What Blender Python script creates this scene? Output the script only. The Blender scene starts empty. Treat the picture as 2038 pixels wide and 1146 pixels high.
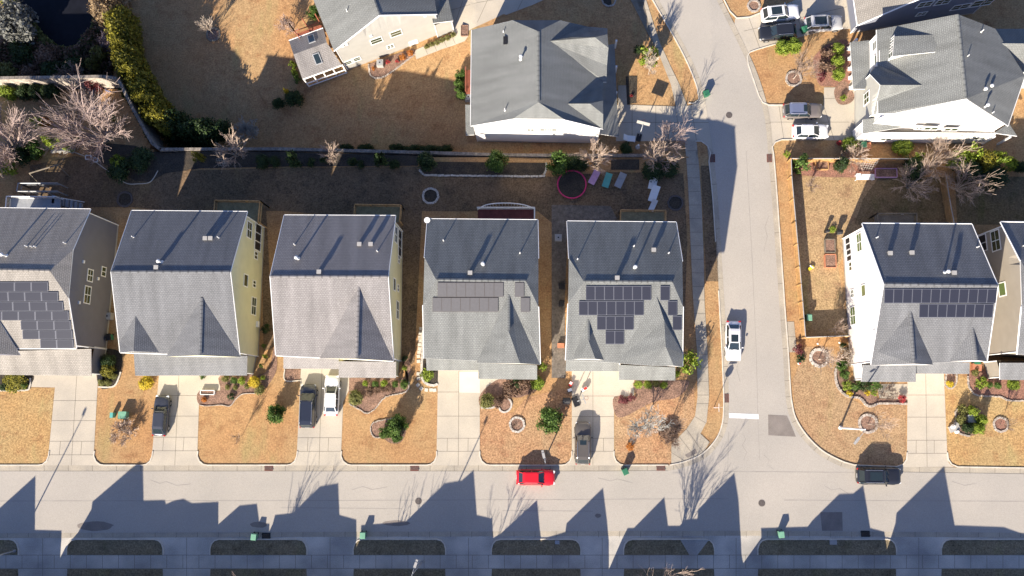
import bpy, bmesh, math, random
import numpy as np
from mathutils import Vector, Matrix
R = math.radians; PI = math.pi
sc = bpy.context.scene; COL = sc.collection
# ------------------------------------------------------------------ camera
F_PX, NX, NY, UX, CH = 1834., 1080., 805., 131., 112.
_d = Vector((NX-1019, -(NY-573), -F_PX)).normalized()
_v = ((NX-1019)*UX+F_PX*F_PX)/(NY-573)
_n = Vector((UX, _v, -F_PX)).normalized()
_up = -_d; _e = _n.cross(_up)
CAM = Matrix((_e, _n, _up))
cd = bpy.data.cameras.new('camera'); co = bpy.data.objects.new('camera', cd); COL.objects.link(co)
cd.sensor_width = 36; cd.lens = F_PX/2038*36; cd.clip_end = 3000; cd.clip_start = 1
co.matrix_world = Matrix.Translation((0, 0, CH)) @ CAM.to_4x4()
sc.camera = co
# ------------------------------------------------------------------ light
SAZ, SEL = R(24.2), R(26.8)
w = bpy.data.worlds.new("World"); sc.world = w; w.use_nodes = True
nt = w.node_tree; sky = nt.nodes.new('ShaderNodeTexSky'); sky.sky_type = 'NISHITA'; sky.sun_disc = False
sky.sun_elevation = SEL; sky.sun_rotation = PI+SAZ; sky.air_density = 1.0; sky.dust_density = 0.6; sky.ozone_density = 1.5
bgn = nt.nodes['Background']; bgn.inputs[1].default_value = 0.073
skm = nt.nodes.new('ShaderNodeMix'); skm.data_type = 'RGBA'; skm.blend_type = 'MULTIPLY'; skm.inputs['Factor'].default_value = 1; skm.inputs['B'].default_value = (.74, .82, 1.12, 1)
nt.links.new(sky.outputs[0], skm.inputs['A']); nt.links.new(skm.outputs['Result'], bgn.inputs[0])
sd = bpy.data.lights.new('sun', 'SUN'); so = bpy.data.objects.new('sun', sd); COL.objects.link(so)
sd.energy = 4.9; sd.angle = R(0.55); sd.color = (1.0, 0.90, 0.76)
LDIR = Vector((math.sin(SAZ)*math.cos(SEL), math.cos(SAZ)*math.cos(SEL), -math.sin(SEL)))
so.rotation_euler = LDIR.to_track_quat('-Z', 'Y').to_euler()
so.location = (0, -40, 60)
sc.view_settings.view_transform = 'Standard'; sc.view_settings.look = 'None'
sc.view_settings.exposure = 1.25; sc.view_settings.gamma = 1
# ------------------------------------------------------------------ projection of photo pixels to the place
def ray(px, py): return CAM @ Vector((px-1019, -(py-573), -F_PX))
def P(px, py, z=0.):
    r = ray(px, py); t = (z-CH)/r.z
    return Vector((r.x*t, r.y*t, z))
def on_plane(px, py, p0, n):
    r = ray(px, py); o = Vector((0, 0, CH)); t = (Vector(p0)-o).dot(n)/r.dot(n)
    return o+r*t
# ------------------------------------------------------------------ terrain
WALL_PX = [(-900,166),(-200,164),(205,158),(232,162),(262,222),(300,290),(318,303),(560,302),(835,309),(1000,314),(1100,315),(1285,315)]
WL = [P(*p)[:2] for p in WALL_PX]; WL.append((WL[-1][0]+40, WL[-1][1]))
DK = ([-300,-46,-25,-18,-12,-9,4,11,21,300], [-6.6,-6.0,-4.3,-4.0,-3.2,-2.3,-2.0,-0.9,0,0])
WLA = np.array(WL)
def terr(X, Y):
    X = np.asarray(X, float); Y = np.asarray(Y, float)
    best = np.full(X.shape, 1e9)
    for (a, b) in zip(WLA[:-1], WLA[1:]):
        d = b-a; t = np.clip(((X-a[0])*d[0]+(Y-a[1])*d[1])/(d@d), 0, 1)
        best = np.minimum(best, np.hypot(X-a[0]-t*d[0], Y-a[1]-t*d[1]))
    # inside = north of the line (ray straight north down to the line)
    poly = np.vstack([WLA, [[400, WLA[-1][1]], [400, 900], [-900, 900], [-900, WLA[0][1]]]])
    ins = np.zeros(X.shape, bool); j = len(poly)-1
    for i in range(len(poly)):
        xi, yi = poly[i]; xj, yj = poly[j]
        with np.errstate(divide='ignore', invalid='ignore'):
            c = ((yi > Y) != (yj > Y)) & (X < (xj-xi)*(Y-yi)/(yj-yi+1e-12)+xi)
        ins ^= c; j = i
    sdist = np.where(ins, best, -best)
    low = np.clip((sdist-0.1)/0.5, 0, 1); a = np.clip((-X-44)/6, 0, 1); b = np.clip((Y-29.5)/9.0, 0, 1); up = -3.6*a*b*b*(3-2*b)
    return np.interp(X, *DK)*low+up*(1-low)
def T(x, y): return float(terr(np.array([x]), np.array([y]))[0])
def G(px, py, off=0.):
    z = 0.
    for k in range(8):
        p = P(px, py, z); z = T(p.x, p.y)
    p = P(px, py, z+off); return p
# ------------------------------------------------------------------ materials
MATS = {}
def mk(name, col, rough=.8, var=.12, scale=3., fine=0., fscale=25., metal=0., bump=0., spec=.3, col2=None, coat=0.):
    if name in MATS: return MATS[name]
    m = bpy.data.materials.new(name); m.use_nodes = True; t = m.node_tree; b = t.nodes['Principled BSDF']
    b.inputs['Roughness'].default_value = rough; b.inputs['Metallic'].default_value = metal
    b.inputs['Specular IOR Level'].default_value = spec; b.inputs['Coat Weight'].default_value = coat
    tc = t.nodes.new('ShaderNodeTexCoord'); geo = t.nodes.new('ShaderNodeNewGeometry')
    def noise(s, det=3):
        n = t.nodes.new('ShaderNodeTexNoise'); n.inputs['Scale'].default_value = s; n.inputs['Detail'].default_value = det
        t.links.new(geo.outputs['Position'], n.inputs['Vector']); return n
    n1 = noise(scale); mx = t.nodes.new('ShaderNodeMix'); mx.data_type = 'RGBA'
    c2 = col2 or tuple(c*(1-2*var) for c in col); c1 = col if col2 else tuple(min(1, c*(1+var)) for c in col)
    mx.inputs['A'].default_value = (*c1, 1); mx.inputs['B'].default_value = (*c2, 1)
    rp = t.nodes.new('ShaderNodeMapRange'); rp.inputs['From Min'].default_value = .32; rp.inputs['From Max'].default_value = .68
    t.links.new(n1.outputs[0], rp.inputs['Value']); t.links.new(rp.outputs[0], mx.inputs['Factor'])
    out = mx.outputs['Result']
    if fine:
        n2 = noise(fscale, 2); m2 = t.nodes.new('ShaderNodeMix'); m2.data_type = 'RGBA'; m2.blend_type = 'MULTIPLY'
        m2.inputs['Factor'].default_value = 1
        r2 = t.nodes.new('ShaderNodeMapRange'); r2.inputs['From Min'].default_value = .3; r2.inputs['From Max'].default_value = .7
        r2.inputs['To Min'].default_value = 1-fine; r2.inputs['To Max'].default_value = 1+fine
        t.links.new(n2.outputs[0], r2.inputs['Value']); t.links.new(out, m2.inputs['A']); t.links.new(r2.outputs[0], m2.inputs['B']); out = m2.outputs['Result']
    if bump:
        n3 = noise(fscale*1.6, 4); bp = t.nodes.new('ShaderNodeBump'); bp.inputs['Strength'].default_value = bump; bp.inputs['Distance'].default_value = .035
        t.links.new(n3.outputs[0], bp.inputs['Height']); t.links.new(bp.outputs[0], b.inputs['Normal'])
    t.links.new(out, b.inputs['Base Color']); MATS[name] = m; return m
def grassmat(name, c1, c2, c3, c4, grain=.34):
    m = bpy.data.materials.new(name); m.use_nodes = True; t = m.node_tree; b = t.nodes['Principled BSDF']; b.inputs['Roughness'].default_value = .95; b.inputs['Specular IOR Level'].default_value = .1
    geo = t.nodes.new('ShaderNodeNewGeometry')
    def noise(s, det, stretch=None, rough=.5):
        n = t.nodes.new('ShaderNodeTexNoise'); n.inputs['Scale'].default_value = s; n.inputs['Detail'].default_value = det; n.inputs['Roughness'].default_value = rough
        if stretch:
            mp = t.nodes.new('ShaderNodeMapping'); mp.inputs['Scale'].default_value = stretch; t.links.new(geo.outputs['Position'], mp.inputs[0]); t.links.new(mp.outputs[0], n.inputs['Vector'])
        else: t.links.new(geo.outputs['Position'], n.inputs['Vector'])
        return n.outputs[0]
    def mix(f, a, b_, lo=.35, hi=.65):
        r = t.nodes.new('ShaderNodeMapRange'); r.inputs['From Min'].default_value = lo; r.inputs['From Max'].default_value = hi; t.links.new(f, r.inputs['Value'])
        x = t.nodes.new('ShaderNodeMix'); x.data_type = 'RGBA'; t.links.new(r.outputs[0], x.inputs['Factor'])
        for k, v in (('A', a), ('B', b_)):
            if isinstance(v, tuple): x.inputs[k].default_value = (*v, 1)
            else: t.links.new(v, x.inputs[k])
        return x.outputs['Result']
    o = mix(noise(.16, 3), c1, c2); o = mix(noise(.55, 5, rough=.65), o, c3, .52, .72); o = mix(noise(.33, 4, (1, .35, 1)), o, c4, .58, .75)
    for sc_, lo, amt in ((5., .3, grain), (14., .3, grain*.9), (1.6, .3, grain*.4)):
        r = t.nodes.new('ShaderNodeMapRange'); r.inputs['From Min'].default_value = .32; r.inputs['From Max'].default_value = .68; r.inputs['To Min'].default_value = 1-amt; r.inputs['To Max'].default_value = 1+amt*.7
        t.links.new(noise(sc_, 3), r.inputs['Value']); x = t.nodes.new('ShaderNodeMix'); x.data_type = 'RGBA'; x.blend_type = 'MULTIPLY'; x.inputs['Factor'].default_value = 1; t.links.new(o, x.inputs['A']); t.links.new(r.outputs[0], x.inputs['B']); o = x.outputs['Result']
    t.links.new(o, b.inputs['Base Color']); bp = t.nodes.new('ShaderNodeBump'); bp.inputs['Strength'].default_value = .5; bp.inputs['Distance'].default_value = .04
    t.links.new(noise(9., 4), bp.inputs['Height']); t.links.new(bp.outputs[0], b.inputs['Normal']); MATS[name] = m; return m
def shingle(name, col, var=.04, warm=None):
    """courses of shingles laid out in the roof face's own UV (metres)"""
    if name in MATS: return MATS[name]
    m = bpy.data.materials.new(name); m.use_nodes = True; t = m.node_tree; b = t.nodes['Principled BSDF']
    b.inputs['Roughness'].default_value = .9; b.inputs['Specular IOR Level'].default_value = .25
    uv = t.nodes.new('ShaderNodeUVMap'); br = t.nodes.new('ShaderNodeTexBrick')
    br.inputs['Scale'].default_value = 1; br.inputs['Brick Width'].default_value = .30; br.inputs['Row Height'].default_value = .21
    br.inputs['Mortar Size'].default_value = .03; br.inputs['Mortar Smooth'].default_value = .3; br.inputs['Bias'].default_value = 0
    br.inputs['Color1'].default_value = (*[c*(1+var*1.6) for c in col], 1); br.inputs['Color2'].default_value = (*[c*(1-var*1.8) for c in col], 1)
    br.inputs['Mortar'].default_value = (*[c*.66 for c in col], 1); t.links.new(uv.outputs[0], br.inputs['Vector'])
    mp = t.nodes.new('ShaderNodeMapping'); mp.inputs['Scale'].default_value = (.9, .14, 1); t.links.new(uv.outputs[0], mp.inputs[0])
    n = t.nodes.new('ShaderNodeTexNoise'); n.inputs['Scale'].default_value = 1.; n.inputs['Detail'].default_value = 5; t.links.new(mp.outputs[0], n.inputs['Vector'])
    r = t.nodes.new('ShaderNodeMapRange'); r.inputs['From Min'].default_value = .3; r.inputs['From Max'].default_value = .7; r.inputs['To Min'].default_value = .82; r.inputs['To Max'].default_value = 1.15
    t.links.new(n.outputs[0], r.inputs['Value'])
    n4 = t.nodes.new('ShaderNodeTexNoise'); n4.inputs['Scale'].default_value = 9.; n4.inputs['Detail'].default_value = 3; t.links.new(uv.outputs[0], n4.inputs['Vector'])
    r4 = t.nodes.new('ShaderNodeMapRange'); r4.inputs['From Min'].default_value = .3; r4.inputs['From Max'].default_value = .7; r4.inputs['To Min'].default_value = .8; r4.inputs['To Max'].default_value = 1.2
    t.links.new(n4.outputs[0], r4.inputs['Value'])
    mm = t.nodes.new('ShaderNodeMath'); mm.operation = 'MULTIPLY'; t.links.new(r.outputs[0], mm.inputs[0]); t.links.new(r4.outputs[0], mm.inputs[1])
    mx = t.nodes.new('ShaderNodeMix'); mx.data_type = 'RGBA'; mx.blend_type = 'MULTIPLY'; mx.inputs['Factor'].default_value = 1
    t.links.new(br.outputs['Color'], mx.inputs['A']); t.links.new(mm.outputs[0], mx.inputs['B']); t.links.new(mx.outputs['Result'], b.inputs['Base Color'])
    # each course overlaps the one below: saw-tooth height along v
    sp = t.nodes.new('ShaderNodeSeparateXYZ'); t.links.new(uv.outputs[0], sp.inputs[0])
    dv = t.nodes.new('ShaderNodeMath'); dv.operation = 'DIVIDE'; dv.inputs[1].default_value = .21; t.links.new(sp.outputs['Y'], dv.inputs[0])
    fr = t.nodes.new('ShaderNodeMath'); fr.operation = 'FRACT'; t.links.new(dv.outputs[0], fr.inputs[0])
    iv = t.nodes.new('ShaderNodeMath'); iv.operation = 'SUBTRACT'; iv.inputs[0].default_value = 1; t.links.new(fr.outputs[0], iv.inputs[1])
    ad = t.nodes.new('ShaderNodeMath'); ad.operation = 'ADD'; t.links.new(iv.outputs[0], ad.inputs[0]); t.links.new(n4.outputs[0], ad.inputs[1])
    bp = t.nodes.new('ShaderNodeBump'); bp.inputs['Strength'].default_value = .55; bp.inputs['Distance'].default_value = .025
    t.links.new(ad.outputs[0], bp.inputs['Height']); t.links.new(bp.outputs[0], b.inputs['Normal'])
    MATS[name] = m; return m
def siding(name, col, vert=False, step=.18):
    if name in MATS: return MATS[name]
    m = mk(name, col, .65, .03, .8); t = m.node_tree; b = t.nodes['Principled BSDF']
    geo = t.nodes.new('ShaderNodeNewGeometry'); sp = t.nodes.new('ShaderNodeSeparateXYZ'); t.links.new(geo.outputs['Position'], sp.inputs[0])
    dv = t.nodes.new('ShaderNodeMath'); dv.operation = 'DIVIDE'; dv.inputs[1].default_value = step; t.links.new(sp.outputs['Z'], dv.inputs[0])
    fr = t.nodes.new('ShaderNodeMath'); fr.operation = 'FRACT'; t.links.new(dv.outputs[0], fr.inputs[0])
    iv = t.nodes.new('ShaderNodeMath'); iv.operation = 'SUBTRACT'; iv.inputs[0].default_value = 1; t.links.new(fr.outputs[0], iv.inputs[1])
    bp = t.nodes.new('ShaderNodeBump'); bp.inputs['Strength'].default_value = .5; bp.inputs['Distance'].default_value = .02
    t.links.new(iv.outputs[0], bp.inputs['Height']); t.links.new(bp.outputs[0], b.inputs['Normal']); return m
def leafmat(name, c1, c2, tr=.25):
    if name in MATS: return MATS[name]
    m = bpy.data.materials.new(name); m.use_nodes = True; t = m.node_tree; b = t.nodes['Principled BSDF']
    b.inputs['Roughness'].default_value = .6; b.inputs['Specular IOR Level'].default_value = .3
    geo = t.nodes.new('ShaderNodeNewGeometry'); n = t.nodes.new('ShaderNodeTexNoise'); n.inputs['Scale'].default_value = 2.2
    t.links.new(geo.outputs['Position'], n.inputs['Vector'])
    mp = t.nodes.new('ShaderNodeMath'); mp.operation = 'ADD'; t.links.new(n.outputs[0], mp.inputs[0]); t.links.new(geo.outputs['Random Per Island'], mp.inputs[1])
    r = t.nodes.new('ShaderNodeMapRange'); r.inputs['From Min'].default_value = .45; r.inputs['From Max'].default_value = 1.5; t.links.new(mp.outputs[0], r.inputs['Value'])
    mx = t.nodes.new('ShaderNodeMix'); mx.data_type = 'RGBA'; mx.inputs['A'].default_value = (*c1, 1); mx.inputs['B'].default_value = (*c2, 1)
    t.links.new(r.outputs[0], mx.inputs['Factor']); t.links.new(mx.outputs['Result'], b.inputs['Base Color'])
    tn = t.nodes.new('ShaderNodeBsdfTranslucent'); t.links.new(mx.outputs['Result'], tn.inputs['Color'])
    ms = t.nodes.new('ShaderNodeMixShader'); ms.inputs[0].default_value = tr; t.links.new(b.outputs[0], ms.inputs[1]); t.links.new(tn.outputs[0], ms.inputs[2])
    t.links.new(ms.outputs[0], t.nodes['Material Output'].inputs[0]); MATS[name] = m; return m
M = dict(
 grass=grassmat('dormant_grass', (.435,.245,.112), (.41,.265,.13), (.32,.17,.08), (.36,.27,.12), .26),
 grass_gold=grassmat('golden_turf', (.46,.28,.12), (.43,.30,.14), (.36,.20,.09), (.40,.32,.14)),
 grass_pink=grassmat('leaf_strewn_turf', (.45,.25,.13), (.41,.265,.145), (.33,.165,.09), (.42,.295,.17), .38),
 grass_tan=grassmat('dull_tan_turf', (.40,.25,.135), (.38,.26,.145), (.31,.18,.10), (.34,.255,.12)),
 grass_shade_green=grassmat('shade_darkened_green_turf', (.24,.165,.09), (.19,.145,.075), (.12,.10,.045), (.13,.13,.045)),  # shade painted into the turf colour, along with some real green patches
 grass_shade=grassmat('shade_darkened_grass', (.22,.145,.085), (.16,.115,.07), (.10,.075,.05), (.24,.17,.09)),  # the same dormant grass, its colour lowered to deepen the house shade
 grass_green=grassmat('greening_grass', (.41,.28,.15), (.38,.265,.14), (.29,.175,.10), (.24,.22,.08)),
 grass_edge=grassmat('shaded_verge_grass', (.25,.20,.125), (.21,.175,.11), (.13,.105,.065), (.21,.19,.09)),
 mulch=mk('bark_mulch', (.27,.165,.115), .95, .0, 1.2, .5, 9., bump=.8, col2=(.18,.11,.08)),
 redmulch=mk('red_mulch', (.30,.15,.105), .95, .0, 1.2, .45, 9., bump=.8, col2=(.22,.12,.085)),
 darkmulch=mk('dark_mulch', (.07,.055,.04), .95, .0, 1., .5, 9., bump=.8, col2=(.04,.035,.028)),
 asphalt=mk('asphalt', (.41,.37,.315), .9, .0, .12, .10, 14., bump=.1, col2=(.355,.325,.28)),
 patch=mk('asphalt_patch', (.22,.19,.165), .9, .08, .8, .12, 14.),
 seam=mk('asphalt_seam', (.31,.285,.25), .9, .08, .8),
 concrete=mk('concrete', (.50,.44,.345), .85, .0, .30, .07, 9., col2=(.41,.365,.295)),
 walk=mk('concrete_walk', (.42,.365,.28), .85, .0, .5, .12, 9., col2=(.32,.285,.23)),
 walk_dirty=mk('concrete_stained', (.56,.52,.45), .85, .0, .22, .12, 9., col2=(.30,.285,.26)),
 joint=mk('joint', (.17,.15,.12), .9, .1, 2.),
 newconc=mk('fresh_concrete', (.62,.56,.46), .8, .03, .6),
 kerb=mk('kerb_concrete', (.58,.53,.44), .85, .08, 1.5, .08, 9.),
 stone=mk('edging_stone', (.42,.36,.30), .9, .2, 3., .2, 8.),
 coping=mk('coping_stone', (.25,.215,.18), .9, .2, 3., .2, 8.),
 stonew=mk('pale_stone', (.52,.48,.42), .9, .15, 5., .2, 9.),
 paver=mk('paver', (.17,.145,.12), .9, .15, 1.5, .25, 5.),
 white=mk('white_trim', (.80,.79,.76), .5, .02, 1.),
 whitep=mk('white_paint', (.75,.74,.71), .6, .05, 2., .08, 12.),
 grate=mk('rusty_grate', (.17,.065,.045), .8, .15, 6.),
 iron=mk('cast_iron', (.13,.11,.10), .7, .1, 6., metal=.3),
 black=mk('black_plastic', (.02,.02,.022), .5, .1, 3.),
 solar=None,
 wood=mk('tan_wood', (.44,.27,.12), .85, .12, 1.5, .2, 6.),
 fence=mk('cedar_fence', (.46,.27,.11), .85, .12, 1.2, .22, 5.),
 greywood=mk('weathered_wood', (.20,.17,.13), .85, .12, 1.5, .2, 6.),
 deckgreen=mk('treated_deck', (.22,.20,.12), .85, .12, 1.5, .2, 6.),
 redwood=mk('stained_wood', (.30,.10,.06), .8, .12, 1.5, .15, 6.),
 composite=mk('red_composite_deck', (.12,.035,.035), .8, .12, 1.5, .15, 6.),
 bark=mk('bark', (.30,.22,.17), .9, .15, 5.),
 barkw=mk('pale_bark', (.50,.42,.34), .9, .15, 5.),
 barkp=mk('pinkish_twigs', (.38,.29,.255), .9, .2, 1.),
 barkt=mk('tan_twigs', (.47,.36,.28), .9, .2, 1.),
 barkg=mk('grey_twigs', (.40,.40,.37), .9, .2, 1.),
 water=mk('pond_water', (.010,.011,.016), .6, .1, 1., spec=.12),
 tyre=mk('tyre_rubber', (.02,.02,.02), .85, .1, 3.),
 rim=mk('alloy_rim', (.45,.45,.46), .35, .02, 3., metal=.8),
 chrome=mk('bright_metal', (.6,.6,.6), .3, .02, 3., metal=.9),
 lampw=mk('headlight_lens', (.75,.76,.76), .2, .02, 3.),
 lampr=mk('tail_light_lens', (.45,.02,.02), .25, .02, 3.),
 green=mk('green_bin_plastic', (.035,.16,.085), .55, .06, 3.),
 greenlid=mk('pale_green_lid', (.17,.36,.24), .5, .06, 3.),
 pipe=mk('white_pipe', (.72,.71,.68), .5, .04, 3.),
 vent=mk('box_vent', (.36,.345,.32), .6, .04, 3.),
 grey=mk('grey_metal', (.34,.35,.36), .5, .05, 3., metal=.2),
 brick=mk('red_brick', (.34,.13,.08), .9, .12, 5., .2, 6.),
 pink=mk('pink_plastic', (.70,.05,.17), .5, .05, 3.),
 teal=mk('teal_plastic', (.12,.40,.34), .5, .05, 3.),
 lilac=mk('lilac_plastic', (.55,.33,.50), .5, .05, 3.),
 yellow=mk('yellow_plastic', (.75,.62,.04), .5, .05, 3.),
 redp=mk('red_plastic', (.55,.05,.03), .5, .05, 3.),
 terracotta=mk('terracotta', (.48,.20,.11), .8, .1, 3.),
 bluegrav=mk('blue_grey_gravel', (.19,.21,.36), .9, .0, 1., .5, 6., col2=(.12,.14,.26)),
 winblue=mk('screen_mesh', (.018,.018,.02), .5, .1, 3.),
)
def glassmat(name, col, r=.08):
    m = mk(name, col, r, .05, 3., spec=.6, coat=.3); return m
M['glass'] = glassmat('window_glass', (.045,.065,.03)); M['carglass'] = glassmat('car_glass', (.02,.03,.035), .05)
M['glassgreen'] = glassmat('window_glass_lit', (.12,.17,.06))
def solarmat():
    m = bpy.data.materials.new('solar_panel'); m.use_nodes = True; t = m.node_tree; b = t.nodes['Principled BSDF']
    uv = t.nodes.new('ShaderNodeUVMap'); b.inputs['Roughness'].default_value = .4; b.inputs['Specular IOR Level'].default_value = .2
    n = t.nodes.new('ShaderNodeTexNoise'); n.inputs['Scale'].default_value = 60; t.links.new(uv.outputs[0], n.inputs[0])
    mx = t.nodes.new('ShaderNodeMix'); mx.data_type = 'RGBA'; mx.inputs['A'].default_value = (.016,.018,.030, 1); mx.inputs['B'].default_value = (.030,.032,.047, 1)
    t.links.new(n.outputs[0], mx.inputs['Factor']); t.links.new(mx.outputs['Result'], b.inputs['Base Color']); return m
M['solar'] = solarmat(); M['solarmatte'] = mk('matte_solar_film', (.078,.076,.082), .6, .04, 4.)
M['frame'] = mk('panel_frame', (.12,.125,.15), .5, .02, 3., metal=.2); M['frameb'] = mk('black_panel_frame', (.075,.067,.067), .5, .02, 3.)
def paint(name, col): return mk('paint_'+name, col, .3, .02, 2., spec=.5, coat=.6)
# ------------------------------------------------------------------ mesh builder
class MB:
    def __init__(s): s.v = []; s.f = []; s.mi = []; s.uv = []
    def add(s, pts, faces, mi=0, uvs=None):
        o = len(s.v); s.v += [tuple(p) for p in pts]
        for k, f in enumerate(faces): s.f.append([o+i for i in f]); s.mi.append(mi); s.uv.append(uvs[k] if uvs else None)
    def poly(s, pts, mi=0, uv=None): s.add(pts, [list(range(len(pts)))], mi, [uv] if uv else None)
    def box(s, c, d, rz=0., mi=0, tilt=0.):
        cx, cy, cz = c; a, b, h = d[0]/2, d[1]/2, d[2]/2; cr, sr = math.cos(rz), math.sin(rz); pts = []
        for z in (-h, h):
            for x, y in ((-a, -b), (a, -b), (a, b), (-a, b)): pts.append((cx+x*cr-y*sr, cy+x*sr+y*cr, cz+z+tilt*x))
        s.add(pts, [(3,2,1,0),(4,5,6,7),(0,1,5,4),(1,2,6,5),(2,3,7,6),(3,0,4,7)], mi)
    def slab(s, pts, th, mi=0, uv=None, mi2=None):
        """thick plate below a polygon with 3-D corners"""
        n = len(pts); lo = [(p[0], p[1], p[2]-th) for p in pts]
        fan = [(0, k, k+1) for k in range(1, n-1)] if n > 4 else ([(0,1,2),(0,2,3)] if n == 4 else [(0,1,2)])
        s.add(list(pts)+lo, fan, mi, [[uv[i] for i in t] for t in fan] if uv else None); o = len(s.v)-2*n
        m2 = mi if mi2 is None else mi2
        for t in fan: s.f.append([o+n+t[2], o+n+t[1], o+n+t[0]]); s.mi.append(m2); s.uv.append(None)
        for i in range(n):
            j = (i+1) % n; s.f.append([o+i, o+n+i, o+n+j, o+j]); s.mi.append(m2); s.uv.append(None)
    def tube(s, path, rad, n=5, mi=0, cap=True):
        path = [Vector(p) for p in path]; m = len(path)
        if not hasattr(rad, '__len__'): rad = [rad]*m
        o = len(s.v)
        for i, p in enumerate(path):
            d = (path[min(i+1, m-1)]-path[max(i-1, 0)])
            d = d.normalized() if d.length > 1e-9 else Vector((0, 0, 1))
            a = d.cross(Vector((0, 0, 1)) if abs(d.z) < .9 else Vector((1, 0, 0))).normalized(); b = d.cross(a)
            for k in range(n):
                t = 2*PI*k/n; q = p+(a*math.cos(t)+b*math.sin(t))*rad[i]; s.v.append(tuple(q))
        for i in range(m-1):
            for k in range(n):
                k2 = (k+1) % n; s.f.append([o+i*n+k, o+i*n+k2, o+(i+1)*n+k2, o+(i+1)*n+k]); s.mi.append(mi); s.uv.append(None)
        if cap and n > 2:
            s.f.append([o+k for k in range(n)]); s.mi.append(mi); s.uv.append(None)
            s.f.append([o+(m-1)*n+k for k in reversed(range(n))]); s.mi.append(mi); s.uv.append(None)
    def cyl(s, c, r, h, n=16, mi=0, r2=None): s.tube([c, (c[0], c[1], c[2]+h)], [r, r if r2 is None else r2], n, mi)
    def ring(s, c, r, wd, h, n=24, mi=0, jit=0., rnd=None):
        for k in range(n):
            t = 2*PI*(k+.5)/n; j = (rnd.uniform(-jit, jit) if rnd else 0)
            s.box((c[0]+(r+j)*math.cos(t), c[1]+(r+j)*math.sin(t), c[2]+h/2), (wd, 2*PI*r/n*(.9 if jit else 1.02), h*(1+j)), t, mi)
    def build(s, name, mats, parent=None, smooth=False, origin=None):
        me = bpy.data.meshes.new(name)
        if parent is not None: o = world_of(parent)
        elif origin is not None: o = Vector(origin)
        else:
            a = np.array(s.v); o = Vector((a[:, 0].mean(), a[:, 1].mean(), a[:, 2].min()))
        me.from_pydata([(p[0]-o.x, p[1]-o.y, p[2]-o.z) for p in s.v], [], s.f)
        for m in (mats if isinstance(mats, (list, tuple)) else [mats]): me.materials.append(M[m] if isinstance(m, str) else m)
        me.polygons.foreach_set('material_index', s.mi)
        if any(u for u in s.uv):
            L = me.uv_layers.new(name='UVMap')
            for p, u in zip(me.polygons, s.uv):
                if u:
                    for li, q in zip(p.loop_indices, u): L.data[li].uv = q
        if smooth: me.polygons.foreach_set('use_smooth', [True]*len(me.polygons))
        me.update(); ob = bpy.data.objects.new(name, me); COL.objects.link(ob)
        if parent is not None: ob.parent = parent
        else: ob.location = o
        return ob
def world_of(o):
    p = Vector((0, 0, 0))
    while o is not None: p += o.location; o = o.parent
    return p
def tag(o, label=None, cat=None, group=None, kind=None):
    if label: o['label'] = label
    if cat: o['category'] = cat
    if group: o['group'] = group
    if kind: o['kind'] = kind
    return o
def thing(name, loc, label, cat, group=None):
    o = bpy.data.objects.new(name, None); COL.objects.link(o); o.location = loc; o.empty_display_size = .3
    return tag(o, label, cat, group)
def kids(o): return [c for c in COL.objects if c.parent == o]
def copy_tree(o, loc=None, rz=None, scale=None, label=None, group=None, parent=None, ch=None):
    c = o.copy(); COL.objects.link(c); c.parent = parent
    if loc is not None: c.location = loc
    if rz is not None: c.rotation_euler = (0, 0, rz)
    if scale is not None: c.scale = (scale,)*3 if not hasattr(scale, '__len__') else scale
    if label: c['label'] = label
    if group: c['group'] = group
    for k in (ch if ch is not None else kids(o)): copy_tree(k, parent=c, ch=[g for g in kids(k)])
    return c
# ------------------------------------------------------------------ ground sheets
def in_poly(x, y, poly):
    c = False; j = len(poly)-1
    for i in range(len(poly)):
        xi, yi = poly[i][:2]; xj, yj = poly[j][:2]
        if (yi > y) != (yj > y) and x < (xj-xi)*(y-yi)/(yj-yi)+xi: c = not c
        j = i
    return c
def smooth_px(pts, n=6):
    """Catmull-Rom through pixel points (open)"""
    out = []; N = len(pts)
    for i in range(N-1):
        p0, p1, p2, p3 = pts[max(i-1, 0)], pts[i], pts[i+1], pts[min(i+2, N-1)]
        for k in range(n):
            t = k/n
            out.append(tuple(.5*((2*p1[a])+(-p0[a]+p2[a])*t+(2*p0[a]-5*p1[a]+4*p2[a]-p3[a])*t*t+(-p0[a]+3*p1[a]-3*p2[a]+p3[a])*t**3) for a in (0, 1)))
    return out+[pts[-1]]
def closed(pts, n=5):
    e = list(pts); N = len(e); s = smooth_px([e[-1]]+e+[e[0], e[1]], n); return s[n:-n-1]
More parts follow.
